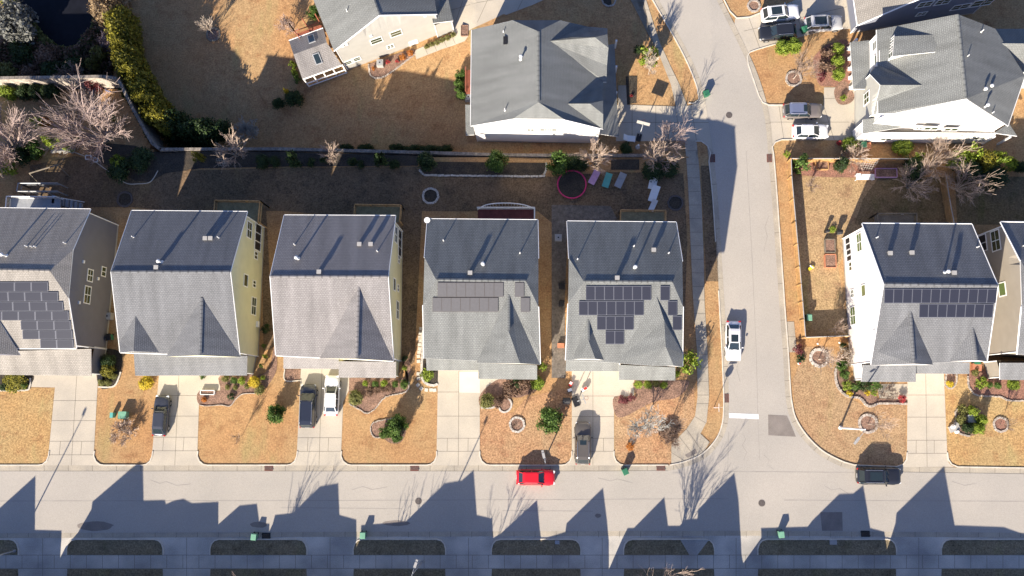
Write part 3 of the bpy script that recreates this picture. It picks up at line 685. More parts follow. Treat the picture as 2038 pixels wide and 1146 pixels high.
for (r, y0, y1, xr, n, sk) in ((0,561.5,580,95,5,(-1,1)),(1,581,599.5,115,6,(2,1)),(2,600.5,618.5,124.6,6,(0,2)),(3,619.5,637.5,136,6,(0,1)),(4,638.5,656.5,140,3,(1,1)),(5,657.5,675,143.5,3,(1,1)),(6,676,693,145.5,2,(1,1))):
    h.solar(S_, xr-33.2*n, y0, xr, y1, n, sk)
for p, sz, pn in (((179,548),(1.3,1.1),(2,2)),((206,540.5),(1.0,.9),(2,1)),((173.5,586.6),(1.9,1.3),(2,2))): h.window(p, sz, pn)
for p in ((165.4,520.7),(194.4,554.5),(156.7,602)): h.box_on_wall(p, (.35,.35,.15), 'white', 'wall_vent')
for p in ((54,490),(64,491),(71,491)): h.pipe(p, .45)
h.pipe((131,484)); h.flue((13,509)); h.trims((N[0],N[1]),(N[1],N[2]),(S_[2],S_[3]),(S_[3],S_[4])); H1 = h
# ---- H2
h = House('cream yellow house with plain grey roof and two front gables, second from left', (370,570), 0, WY, SH_DARK)
N = V((262,419,ZE),(492,421,ZE),(458,541,ZR),(221,540.5,ZR)); S_ = V((221,540.5,ZR),(458,541,ZR),(477,708,ZE),(239,701,ZE))
gs = [V((269.5,628.5,9.35),(266,699,9.35),(318,701.5,ZE)), V((269.5,628.5,9.35),(266,699,9.35),(239,702,8.35),(238,680,8.1)),
      V((401.5,592,10.35),(398,707,10.35),(479,710.5,ZE)), V((401.5,592,10.35),(398,707,10.35),(330,710,ZE))]
h.add_roof([N, S_]+gs, ridges=[(N[2],N[3]),(gs[2][0],gs[2][1])]); h.walls(V((262,419,ZE),(492,421,ZE),(477,708,ZE),(239,701,ZE)), [N, S_]+gs)
gable_ends(h, [[gs[2][1],gs[2][2],gs[3][2]]])
low_roof(h, [(266,702),(492,708),(491,747),(269,747.5)])
for p, sz, pn, g in (((496,457.5),(1.8,1.5),(2,2),'glass'),((513,472.5),(3.1,2.1),(3,1),'winblue'),((509,508),(.8,1.0),(2,1),'glass'),((488.8,558),(1.3,1.2),(1,1),'glass'),((505.7,565),(.7,.9),(2,1),'glass'),((504.7,609),(2.,1.5),(2,2),'glass')): h.window(p, sz, pn, glass=g)
h.box_on_wall((511,645),(.7,.6,.25),'white','meter_box')
h.flue((322,522)); h.boxvent((312.5,532)); h.boxvent((410,474.5)); h.boxvent((420.5,474.5)); h.pipe((266.5,472)); h.pipe((436,473)); h.trims((N[0],N[1]),(N[1],N[2]),(S_[1],S_[2]),(S_[2],S_[3]),(N[3],N[0]),(S_[0],S_[3])); H2 = h
# ---- H3
h = House('cream yellow house with plain brownish roof and one large front gable, third from left', (670,570), 0, WY, SH_WARM)
N = V((566,428,ZE),(787,429,ZE),(772,550.5,ZR),(538,550,ZR)); S_ = V((538,550,ZR),(772,550.5,ZR),(783,718,ZE),(549,707,ZE))
gs = [V((713.6,569,11.05),(709.5,714,11.05),(783.5,718.5,7.5),(781,684,8.25)), V((713.6,569,11.05),(709.5,714,11.05),(636,713,ZE))]
h.add_roof([N, S_]+gs, ridges=[(N[2],N[3]),(gs[0][0],gs[0][1])]); h.walls(V((566,428,ZE),(787,429,ZE),(783,718,ZE),(549,707,ZE)), [N, S_]+gs)
gable_ends(h, [[gs[0][1],gs[0][2],gs[1][2]]])
low_roof(h, [(564,707),(674,707),(674,734),(564,733.5)]); low_roof(h, [(674,719),(788,720),(788,752),(674,751)])
for p, sz, pn, g in (((788,467),(1.8,1.5),(2,2),'glass'),((795.5,484),(3.1,2.1),(3,1),'winblue'),((793.5,516),(.8,1.0),(2,1),'glass'),((784.8,566),(1.3,1.2),(1,1),'glass'),((792,573),(.7,.9),(2,1),'glass'),((791,617),(2.,1.5),(2,2),'glass')): h.window(p, sz, pn, glass=g)
h.flue((594,515)); h.boxvent((636,541)); h.boxvent((716,486)); h.boxvent((738.5,486)); h.pipe((587,487)); h.pipe((751.5,500)); h.trims((N[0],N[1]),(N[1],N[2]),(S_[1],S_[2]),(S_[2],S_[3]),(N[3],N[0]),(S_[0],S_[3])); H3 = h
def clip_gable(A, B, C, D, E, Wv):
    """clipped front gable: A rear of ridge, B front of ridge, C east rake top, D east eave, E valley foot; Wv west valley foot"""
    a, b, c, d, e = V(A, B, C, D, E); wv = V(Wv)[0]
    cw = (2*b[0]-c[0], c[1], c[2])
    return [[a, b, c, d, e], [b, c, cw], [a, b, cw, wv]], [[c, d, wv, cw]]
# ---- H4
h = House('grey roofed house with two plain black solar strips beside the bare concrete driveway', (960,570), 0, WG, SH_GRN)
N = PL((851,435.5,ZE),(1070,437.5,ZE),(1071.5,514,10.1),(1047,559,ZR),(868,556.5,ZR),(845,512.6,10.1),ref=(0,3,4))
We = V((845,512.6,10.1),(868,556.5,ZR),(842,607,10.1)); We[0] = N[5]; Ea = V((1071.5,514,10.1),(1047,559,ZR),(1071.5,610,10.1))
S_ = PL((868,556.5,ZR),(1047,559,ZR),(1071.5,610,10.1),(1075,724,ZE),(844,713,ZE),(842,607,10.1),ref=(0,1,3)); We[2] = S_[5]; Ea[2] = S_[2]
gs, gw = clip_gable((1012,586,10.9),(1012,659,10.9),(1035,723,9.55),(1075,725.5,ZE),(1072,694,8.2),(948,722,ZE))
h.add_roof([N, We, Ea, S_]+gs, ridges=[(N[3],N[4]),(gs[0][0],gs[0][1])]); h.walls(V((851,435.5,ZE),(1070,437.5,ZE),(1075,724,ZE),(844,715,ZE)), [N, We, Ea, S_]+gs, inset=.4)
gable_ends(h, gw); low_roof(h, [(848,712),(952,712),(952,737),(849,737)]); low_roof(h, [(952,722),(1069,727),(1069,755),(952,754)])
h.solar(S_, 870.7,562,1002,591,7,(0,0),'frameb'); h.solar(S_, 860.6,592,991.5,620.5,7,(0,0),'frameb'); h.solar(S_, 1024.5,562,1043,591,1,(0,0),'frameb'); h.solar(S_, 1036,592,1054.5,621,1,(0,0),'frameb')
h.flue((962,527)); h.boxvent((936,543)); h.pipe((883,479)); h.pipe((1035,504)); h.trims((N[0],N[1]),(N[0],N[5]),(N[1],N[2]),(S_[5],S_[4]),(S_[2],S_[3])); H4 = h
# ---- H5
h = House('grey roofed corner house with a stepped triangle of framed solar panels', (1240,570), 0, WW, SH_GRN)
N = PL((1129,440,ZE),(1345.5,442,ZE),(1358,519.6,10.1),(1338.5,561,ZR),(1162,560,ZR),(1132.6,514,10.1),ref=(0,3,4))
We = V((1132.6,514,10.1),(1162,560,ZR),(1131,604,10.1)); Ea = V((1358,519.6,10.1),(1338.5,561,ZR),(1359.5,610,10.1))
S_ = PL((1162,560,ZR),(1338.5,561,ZR),(1359.5,610,10.1),(1358,728,ZE),(1126,717,ZE),(1131,604,10.1),ref=(0,1,3)); We[2] = S_[5]; Ea[2] = S_[2]
g1, w1 = clip_gable((1170,629.6,9.7),(1171,677,9.7),(1185,714.4,8.8),(1206,717,ZE),(1204.5,716,ZE),(1134,715,ZE))
aa, mm, bb, cc, dd, ee, ww = V((1305.4,586,10.95),(1322,638,10.5),(1325,690,10.3),(1341,728,9.0),(1358.5,730,ZE),(1359,704,8.2),(1222,722,ZE))
cw = (2*bb[0]-cc[0]-.6, cc[1], cc[2]); g2 = [[aa,mm,bb,cc,dd,ee],[bb,cc,cw],[aa,mm,bb,cw,ww]]
h.add_roof([N, We, Ea, S_]+g1, ridges=[(N[3],N[4]),(g1[0][0],g1[0][1])]); mbx = MB()
for f in ([aa,mm,ee],[mm,bb,ee],[bb,cc,ee],[cc,dd,ee],[bb,cc,cw],[aa,mm,ww],[mm,bb,ww],[bb,cw,ww]):
    n = (Vector(f[1])-Vector(f[0])).cross(Vector(f[2])-Vector(f[0])); f = f if n.z > 0 else list(reversed(f)); mbx.slab(f, .14, 0, face_uv(f), 1)
mbx.build('roof', [SH_GRN, 'white'], h.t)
h.walls(V((1129,440,ZE),(1345.5,442,ZE),(1358,729,ZE),(1126,716,ZE)), [N, We, Ea, S_]+g1, inset=.4)
gable_ends(h, w1+[[cc,dd,ww,cw]])
low_roof(h, [(1126,714),(1232,714),(1232,739),(1126,738.5)]); low_roof(h, [(1232,726),(1344,731),(1344,757),(1232,756)])
h.solar(S_, 1165.8,569,1296,597.5,7); h.solar(S_, 1152,599,1281,627.5,7); h.solar(S_, 1188,629,1261,656.5,4); h.solar(S_, 1205,658,1242,685,2)
h.solar(S_, 1314,569,1333,598,1); h.solar(S_, 1329,599,1348,628,1); h.solar(S_, 1338.6,629,1357,657,1)
h.flue((1263,533)); h.boxvent((1228,553)); h.boxvent((1300.5,497.5)); h.pipe((1261.5,490)); h.pipe((1149.5,516)); h.pipe((1330.5,504)); h.trims((N[0],N[1]),(N[0],N[5]),(N[1],N[2]),(S_[5],S_[4]),(S_[2],S_[3])); H5 = h
# ---- H6
h = House('white house right of the side street with two long rows of solar panels', (1850,570), 0, WW, SH_DARK)
N = V((1716.5,444.6,ZE),(1934,446,ZE),(1986,568.5,ZR),(1760,565,ZR)); S_ = V((1760,565,ZR),(1986,568.5,ZR),(1964,719,ZE),(1734,725,ZE))
gs = [V((1812,617.4,10.2),(1819.5,724,10.2),(1857,726,ZE)), V((1812,617.4,10.2),(1819.5,724,10.2),(1734,727,7.2),(1741,698,7.9)),
      V((1935.4,651.6,9.3),(1943.6,717,9.3),(1965,719.5,ZE)), V((1935.4,651.6,9.3),(1943.6,717,9.3),(1888,719,ZE))]
h.add_roof([N, S_]+gs, ridges=[(N[2],N[3]),(gs[0][0],gs[0][1]),(gs[2][0],gs[2][1])]); h.walls(V((1716.5,444.6,ZE),(1934,446,ZE),(1964,719,ZE),(1734,725,ZE)), [N, S_]+gs, inset=.3)
gable_ends(h, [[gs[0][1],gs[0][2],gs[1][2]],[gs[2][1],gs[2][2],gs[3][2]]])
low_roof(h, [(1718,726),(1823,727),(1823,760),(1714,759.5)]); low_roof(h, [(1823,721),(1930,721),(1929.5,744),(1823,743.5)])
h.solar(S_, 1760.5,574.5,1985,603.5,12,(-1,-3)); h.solar(S_, 1830,605,1978,632,8,(-1,-3))
for p, sz, pn, g in (((1710.5,482),(2.0,1.5),(2,2),'glassgreen'),((1693,530),(.9,.9),(2,1),'glass'),((1719,578),(1.2,1.2),(1,1),'glassgreen'),((1697,584),(.8,.9),(2,2),'glass'),((1698,628),(2.,1.6),(2,2),'glassgreen')): h.window(p, sz, pn, glass=g)
for p in ((1687.5,479),(1688.5,491),(1690,502),(1690.5,513)): h.window(p, (.62,1.5), (1,1), glass='winblue', name='screen_opening')
h.flue((1880,542.5)); h.boxvent((1897,543)); h.pipe((1744,473)); h.boxvent((1770,504)); h.boxvent((1813,503)); h.pipe((1944,492)); h.trims((N[0],N[1]),(N[1],N[2]),(S_[1],S_[2]),(N[3],N[0]),(S_[0],S_[3]),r=.075); H6 = h
# ---- H7
h = House('tan house cut off by the right edge', (2060,570), 0, WTAN, SH_DARK)
N = V((1992,442,ZE),(2230,444,ZE),(2270,570,ZR),(2058,569,ZR),(2031,518,10.3)); We = V((2031,518,10.3),(2058,569,ZR),(2034,610,10.3)); S_ = V((2058,569,ZR),(2270,570,ZR),(2240,722,ZE),(2025,705,ZE),(2034,610,10.3))
h.add_roof([N, We, S_], ridges=[(N[2],N[3])]); h.walls(V((1992,442,ZE),(2230,444,ZE),(2240,722,ZE),(2025,705,ZE)), [N, We, S_])
low_roof(h, [(1990,722),(2120,722),(2120,757),(1990,755.5)])
h.window((1982,478.5),(2.2,1.8),(2,2)); h.window((1995,575.5),(1.4,1.4),(1,1),glass='glassgreen'); h.window((1955,484),(1.8,2.0),(2,1),glass='winblue'); h.pipe((2034,490)); h.trims((N[0],N[1]),(N[0],N[4]),(S_[3],S_[4]),r=.09); H7 = h
# ---- H0 beyond the left edge
h = House('taupe house beyond the left edge of the street', (-250,570), 0, WT, SH_TAN)
N = V((-390,418,ZE),(-150,419,ZE),(-175,541,ZR),(-425,540.5,ZR)); S_ = V((-425,540.5,ZR),(-175,541,ZR),(-160,708,ZE),(-400,701,ZE))
h.add_roof([N, S_]); h.walls(V((-390,418,ZE),(-150,419,ZE),(-160,708,ZE),(-400,701,ZE)), [N, S_])
REMAP = False
# ---- T2 white house top centre
h = House('white sided house with a north to south ridge above the shaded back gardens', (1080,180), -2.1, WW, SH_GRN)
e, r = 5.4, 10.2
Wf = V((939,59,e),(940,58,e),(975,41,6.8),(1071,62,r),(1071.5,203,r),(1021,236,8.7),(937,250,e))
Wf = V((939,59,e),(1020,40,8.5),(1071,62,r),(1071.5,203,r),(1021,236,8.6),(937,250,e))
Nf = V((1020,40,8.5),(1115,40,8.5),(1071,62,r)); Sf = V((1071.5,203,r),(1021,236,8.6),(1122,237,8.6))
Ef = V((1071,62,r),(1115,40,8.5),(1200,60,e),(1200,256,e),(1122,237,8.6),(1071.5,203,r))
g1 = [V((1089,82,9.3),(1186,73.5,9.3),(1209,94,7.6),(1208,131,5.5),(1195,163,e)), V((1089,82,9.3),(1186,73.5,9.3),(1208,66,7.9),(1210,56,6.9),(1160,52,6.9))]
g1 = [V((1089,82,9.3),(1136,74,9.25),(1184,74,9.25),(1211,95,7.6),(1208,130,6.2),(1207,163,e),(1195,163,e)), V((1089,82,9.3),(1136,74,9.25),(1184,74,9.25),(1209,68,8.0),(1209,56,6.6),(1160,52,6.6)), V((1184,74,9.25),(1211,95,7.6),(1209,68,8.0))]
g2 = [V((1127.4,206,8.1),(1174,206,8.1),(1200.5,227,6.9),(1200,257,e),(1178,249,e)), V((1127.4,206,8.1),(1174,206,8.1),(1200,200,6.9),(1194,167,e)), V((1174,206,8.1),(1200.5,227,6.9),(1200,200,6.9))]
h.add_roof([Wf, Nf, Sf, Ef], ridges=[(Wf[2],Wf[3])]); 
for g in (g1, g2):
    mbx = MB()
    for f in g:
        for k in range(1, len(f)-1):
            t_ = [f[0], f[k], f[k+1]]; n = (Vector(t_[1])-Vector(t_[0])).cross(Vector(t_[2])-Vector(t_[0])); t_ = t_ if n.z > 0 else t_[::-1]; mbx.slab(t_, .13, 0, face_uv(t_), 1)
    mbx.build('roof', [SH_GRN, 'white'], h.t)
h.walls(V((939,59,e),(1200,60,e),(1200,256,e),(937,250,e)), [Wf, Nf, Sf, Ef]+g2[:1], inset=.3)
F2T2 = h.F2
pr = V((1203,90,2.4),(1223,87,1.2),(1231,272,1.2),(1190,266,2.4)); 
h.add_roof([pr], name='porch_roof'); low = V((926,208,.9),(942,209,1.5),(944,268,1.5),(927,269,.9)); h.add_roof([low], name='porch_roof')
h.window((1056,258),(.8,.8),(2,2)); h.window((1084,257.6),(1.1,.8),(2,2)); h.window((1098,257.6),(1.1,.8),(2,2))
for k, y in enumerate((100,150,200,262)):
    p = P(1226,y,-2.1); mb = MB(); mb.box((p.x-.2, p.y, -.5), (.22,.22,3.3)); mb.build('porch_column', 'white', h.t)
h.flue((1037,118)); h.pipe((1002,65)); h.pipe((1005,219)); h.boxvent((1006,78),'black'); h.boxvent((1006,86),'black'); h.trims((Wf[5],Wf[4]),(Wf[0],Wf[5]),(Ef[3],Ef[4])); T2 = h
# ---- T1 rotated house top left of centre
zb = -4.3; e = zb+7.4; r = e+4.2
h = House('beige gabled house set at an angle with a screened porch and skylights', (760,60), zb, WB, SH_GRN)
Wf = V((664.4,100.7,e),(755,29.5,r),(711,-90,r),(600,-60,e)); Ef = V((755,29.5,r),(869.5,27.5,e),(850,-95,e),(711,-90,r))
h.add_roof([Wf, Ef], ridges=[(Wf[1],Wf[2])]); h.walls(V((664.4,100.7,e),(869.5,27.5,e),(850,-95,e),(600,-60,e)), [Wf, Ef], inset=.25)
low = V((867,44,1.2),(902,41,.0),(888,10,.0),(862,0,1.6)); 
F2s = h.F2; h.walls(V((862,50,1.),(901,41,.2),(885,-30,.2),(850,-30,1.)), None, name='garage_wall', ztop=.6, inset=.15); h.F2 = F2s
h.add_roof([V((862,46,1.6),(902,41,1.0),(886,-28,1.0),(848,-28,3.0))], name='garage_roof')
for p, sz, pn in (((749,80.5),(1.4,1.3),(1,2)),((788,66),(1.4,1.3),(1,2)),((777,92.3),(.8,.9),(2,2)),((695,123.5),(1.1,.9),(1,2)),((708.5,117.7),(1.1,.9),(1,2))): h.window(p, sz, pn)
h.window((824,88),(1.0,2.2),(1,1),name='door',glass='white')
for p in ((682,91),(689.5,88),(738,71),(845.5,31)): h.box_on_wall(p, (.35,.35,.12), 'white', 'wall_vent')
ze2, zr2 = zb+3.0, zb+4.1
A = V((575,81,ze2),(643,56,ze2),(650,84,zr2),(584,108,zr2)); B = V((584,108,zr2),(650,84,zr2),(680,129,ze2-.1),(602,157,ze2-.1))
h.add_roof([A, B], name='porch_roof', mat=SH_WARM); 
# screened porch frame
c = V((604,158,ze2),(681,130,ze2)); mb = MB(); a_, b_ = Vector(c[0]), Vector(c[1]); d = (b_-a_); nrm = Vector((d.y,-d.x,0)).normalized()*.3
a_ -= nrm*.5; b_ -= nrm*.5
for k in range(5):
    q = a_+d*(k/4); mb.box((q.x, q.y, (zb+ze2-.2)/2), (.16,.16,ze2-.2-zb), math.atan2(d.y, d.x))
for z in (zb+.1, zb+1.1, ze2-.3): mb.tube([(a_.x,a_.y,z),(b_.x,b_.y,z)], .09, 4)
mb.build('porch_frame', 'white', h.t)
mb = MB(); q = V((590,110,0),(655,86,0)); mb.add([(a_.x,a_.y,zb+.35),(b_.x,b_.y,zb+.35),(q[1][0],q[1][1],zb+.35),(q[0][0],q[0][1],zb+.35)], [(0,1,2,3)]); mb.build('porch_floor', 'wood', h.t)
for (qx, qy, f) in ((620,78,A),(632,117,B)):
    c = h.on_roof((qx, qy), [f]); n = (Vector(f[1])-Vector(f[0])).cross(Vector(f[2])-Vector(f[0])).normalized(); n = n if n.z > 0 else -n
    u = (Vector(f[1])-Vector(f[0])).normalized(); v = n.cross(u); mb = MB(); pp = [c+u*x+v*y+n*.12 for x, y in ((-.45,-.7),(.45,-.7),(.45,.7),(-.45,.7))]
    mb.add(pp+[q-n*.15 for q in pp], [(0,1,2,3),(0,4,5,1),(1,5,6,2),(2,6,7,3),(3,7,4,0)]); s_ = mb.build('skylight', 'grey', h.t)
    mb = MB(); mb.poly([c+u*x+v*y+n*.13 for x, y in ((-.35,-.6),(.35,-.6),(.35,.6),(-.35,.6))]); mb.build('pane', 'carglass', s_)
h.pipe((691,22)); h.trims((Wf[0],Wf[1]),(Ef[0],Ef[1]),(A[0],A[1]),r=.09); T1 = h
# ---- T3 white house top right
h = House('large white house with dormers and a west porch beside two parked cars', (1850,150), 0, WW, SH_GRN)
e, r = ZE, 12.3
Wf = V((1745,59,e),(1906,28,r),(1923,195,r),(1760,228,e+.2),(1752,140,e)); Wf = V((1745,59,e),(1906,28,r),(1923,196,r),(1775,226,e+.4),(1748,226,e-.3))
Ef = V((1906,28,r),(1981,57,9.5),(2005,249.5,e+.2),(1946,204,r-.8),(1923,196,r)); Ef = V((1906,28,r),(1981,57,9.3),(2040,150,7.6),(2006,250,7.6),(1944,203,11),(1923,196,r))
low = V((1717,240,5.0),(1775,228,7.),(1942,203,7.),(1946,228.5,6.),(1717,266,5.0)); low = V((1717,238,5.6),(1942,202,5.6),(1946,229,4.6),(1717,266,4.6))
h.add_roof([Wf], ridges=[(Wf[1],Wf[2])]); h.add_roof([Ef])
h.walls(V((1745,59,e),(1981,57,9.3),(2006,250,7.6),(1748,238,e)), [Wf, Ef], inset=.25)
mainF2 = h.F2
h.add_roof([low], name='side_roof'); F2s = h.F2
h.walls(V((1717,236,4.6),(1946,200,4.6),(2006,250,7.0),(2000,268,4.6),(1717,266,4.6)), None, ztop=4.6, inset=.25, name='side_wall')
for p, sz in (((1829,255),(.7,.5)),((1853,255),(1.5,.9)),((1893,257),(1.5,.9)),((1763,276.5),(1.2,.7)),((1948,275),(1.3,.8))): h.window(p, sz, (2,1))
h.F2 = F2s
low = V((1979,264,3.6),(2008,245,3.6),(2024,270,3.2)); h.add_roof([low], name='porch_roof')
mb = MB()
for q in ((1940,285),(1960,286),(1990,287)):
    p = P(q[0]-5,q[1],0); mb.box((p.x, p.y, 1.6), (.2,.2,3.2))
mb.build('porch_column', 'white', h.t)
pw = V((1692,84,3.4),(1738,79,4.4),(1740,130,4.4),(1722,177,4.4),(1698,177,3.4)); h.add_roof([pw], name='porch_roof')
for k, y in enumerate((92,112,132,150,170)):
    p = P(1688+k, y+6, 0); mb = MB(); mb.box((p.x, p.y, 1.6), (.26,.26,3.2)); mb.box((p.x, p.y, .15), (.42,.42,.3)); mb.build('porch_column', 'white', h.t)
# dormer wall with windows and front gable
def block(h, px4, zt, zlow, name, mat):
    mb = MB(); top = V(*[(x, y, z) for (x, y), z in zip(px4, zt)]); n = len(top); lo = [(q[0], q[1], zlow) for q in top]
    mb.add(top+lo, [list(range(n))]+[[i, (i+1) % n, n+(i+1) % n, n+i] for i in range(n)]); return mb.build(name, [mat], h.t)
d1 = V((1780,72,9.6),(1868,68,10.95),(1862,103,10.95),(1777,112,9.6)); h.add_roof([d1], name='dormer_roof')
h.walls([(q[0], q[1]) for q in V((1780,72,9.5),(1850,68,9.5),(1850,104,9.5),(1777,112,9.5))], [d1], name='dormer_wall', inset=.1); 
for p in ((1775.5,83),(1774,95),(1773.5,106)): h.window(p, (.9,1.1), (1,2))
h.F2 = mainF2
for p in ((1742.5,88),(1746,116),(1741,92)): h.window(p, (1.1,1.4), (1,2), glass='glass')
gA = V((1836,169,9.9),(1752,169,9.9),(1731,147,8.0),(1738,132,7.6),(1757,133,7.6)); gB = V((1836,169,9.9),(1752,169,9.9),(1746,195,7.4),(1738,227,5.9),(1774,227,6.7)); 
gC = V((1731,147,9.6),(1750,170,9.6),(1716,198,7.6))
mbx = MB()
for f in (gA, gB):
    for k in range(1, len(f)-1):
        t_ = [f[0], f[k], f[k+1]]; n = (Vector(t_[1])-Vector(t_[0])).cross(Vector(t_[2])-Vector(t_[0])); t_ = t_ if n.z > 0 else t_[::-1]; mbx.slab(t_, .13, 0, face_uv(t_), 1)
mbx.build('roof', [SH_GRN, 'white'], h.t)
h.walls([(q[0], q[1]) for q in V((1738,137,7.),(1790,137,7.),(1790,226,7.),(1738,226,7.))], [gA, gB], name='gable_wall', inset=.15, mat=WG)
h.window((1725,195),(1.3,1.6),(2,2),frame='white'); h.F2 = mainF2
gr = V((1981,57,7.6),(2110,57,7.6),(2110,87,9.0),(1962,86,9.0)); gs_ = V((1962,86,9.0),(2110,87,9.0),(2110,144,6.2),(1997,143,6.2)); h.add_roof([gr, gs_], name='garage_roof')
h.walls(V((1990,60,6.4),(2110,60,6.4),(2110,144,6.4),(2000,143,6.4)), None, name='garage_wall', ztop=6.2, inset=.3)
for p in ((1954,182),(1966,176),(1958,214)): h.flue(p)
for p in ((1924,113),(1971,227),(1953,63),(1966,188)): h.pipe(p)
h.trims((Wf[0],Wf[4]),(Wf[2],Wf[3]),(Ef[2],Ef[3]),(Ef[3],Ef[4]),(low[0],low[2])); T3 = h
# ---- T4 top right corner
h = House('slate sided house cut off by the top edge with a white gutter', (1790,-60), 0, WN, SH_TAN)
Wf = V((1707,49,3.4),(1690,-70,3.4),(1818,-110,8.4),(1836,-6,8.1)); Sf = V((1836,-6,8.1),(1818,-110,8.4),(2010,-120,7.5),(1998,-22,7.4))
h.add_roof([Wf, Sf]); h.walls(V((1707,49,3.4),(1690,-70,3.4),(2010,-120,7.5),(1999,-22,7.4)), [Wf, Sf], inset=.3)
for p, sz in (((1841,8),(1.6,1.3)),((1877,3),(1.6,1.3)),((1912,13),(2.0,1.2)),((1834,27),(1.,.8)),((1955,5),(2.4,1.6))): h.window(p, sz, (2,2))
h.trims((Wf[0],Wf[1]),(Wf[0],Wf[3]),(Sf[0],Sf[3]),r=.09); T4 = h
# ================================================================== houses south of the frame, whose fronts shade the street
A_, B_ = math.sin(SAZ)/math.tan(SEL), math.cos(SAZ)/math.tan(SEL)
def south_house(label, sh, y0=1192, wall=WB, roof=SH_WARM, depth=15):
    Y0 = P(1000, y0, 0).y; pts = []
    for q in sh:
        p = P(q[0], q[1], 0); z = max(.2, (p.y-Y0)/B_); pts.append((p.x-A_*z, z))
    x0, x1 = pts[0][0], pts[-1][0]
    prof = [(x0, -.2)]+pts+[(x1, -.2)]
    h = House(label, (sum(q[0] for q in sh)/len(sh), y0), 0, wall, roof)
    mb = MB(); n = len(prof)
    fr = [(x, Y0, z) for x, z in prof]; bk = [(x, Y0-depth, min(z, 6)) for x, z in prof]
    mb.add(fr, [list(range(n))]); mb.add(bk, [list(reversed(range(n)))])
    mb.add([fr[0],fr[1],bk[1],bk[0],fr[-1],fr[-2],bk[-2],bk[-1]], [(0,1,2,3),(4,7,6,5)]); mb.build('wall', [wall], h.t)
    mb = MB()
    for i in range(1, n-2):
        q = [fr[i], fr[i+1], bk[i+1], bk[i]]; mb.add(q, [(0,1,2),(0,2,3)], 0, [[(0,0),(1,0),(1,3)],[(0,0),(1,3),(0,3)]])
    mb.build('roof', [roof], h.t); return h
S = lambda z, ox, L: [(ox+x/2.6904, 720+y/2.6904) for x, y in L]
south_house('beige house across the street beyond the bottom edge, westmost', S(1,0,[(-240,1000),(-235,960),(0,780),(193,605),(192,700),(190,895),(333,899),(318,985)]))
south_house('cream house below the frame with the tall gable shading the street', S(1,0,[(352,990),(420,910),(492,785),(497,745),(748,530),(768,545),(772,738),(885,735),(892,757),(930,740),(985,728),(1030,752),(1172,745),(1172,865),(1285,765),(1378,755),(1392,860),(1445,862)]))
south_house('white house across the street beyond the bottom edge facing the paired cars', S(1,500,[(118,862),(130,815),(225,805),(372,662),(468,645),(475,815),(565,840),(566,935)]))
south_house('grey house across the street beyond the bottom edge facing the bare driveway', S(1,500,[(590,935),(590,870),(690,862),(830,850),(1040,645),(1130,630),(1193,575),(1210,815),(1293,835),(1297,940)]))
south_house('tan house across the street beyond the bottom edge facing the red car', S(1,1000,[(-55,945),(-10,918),(187,735),(207,945)]))
south_house('taupe house across the street beyond the bottom edge with a single tall gable', S(1,1000,[(215,946),(338,908),(345,860),(540,670),(562,850),(570,955)]))
south_house('beige house across the street beyond the bottom edge facing the corner', S(1,1000,[(640,950),(672,885),(705,885),(868,720),(888,873),(950,873),(980,840),(1045,835),(1050,785),(1243,590),(1265,730),(1275,900),(1281,1035),(1297,1110)]))
south_house('white house across the street beyond the bottom edge facing the black parked car', S(1,1500,[(-65,1090),(42,940),(40,885),(290,878),(315,845),(460,702),(535,700),(588,655),(625,885),(700,905),(712,985)]))
south_house('cream house across the street beyond the bottom edge, eastmost', S(1,1500,[(720,985),(760,860),(765,805),(1020,555),(1077,870),(1340,880),(1430,912),(1700,960)]))
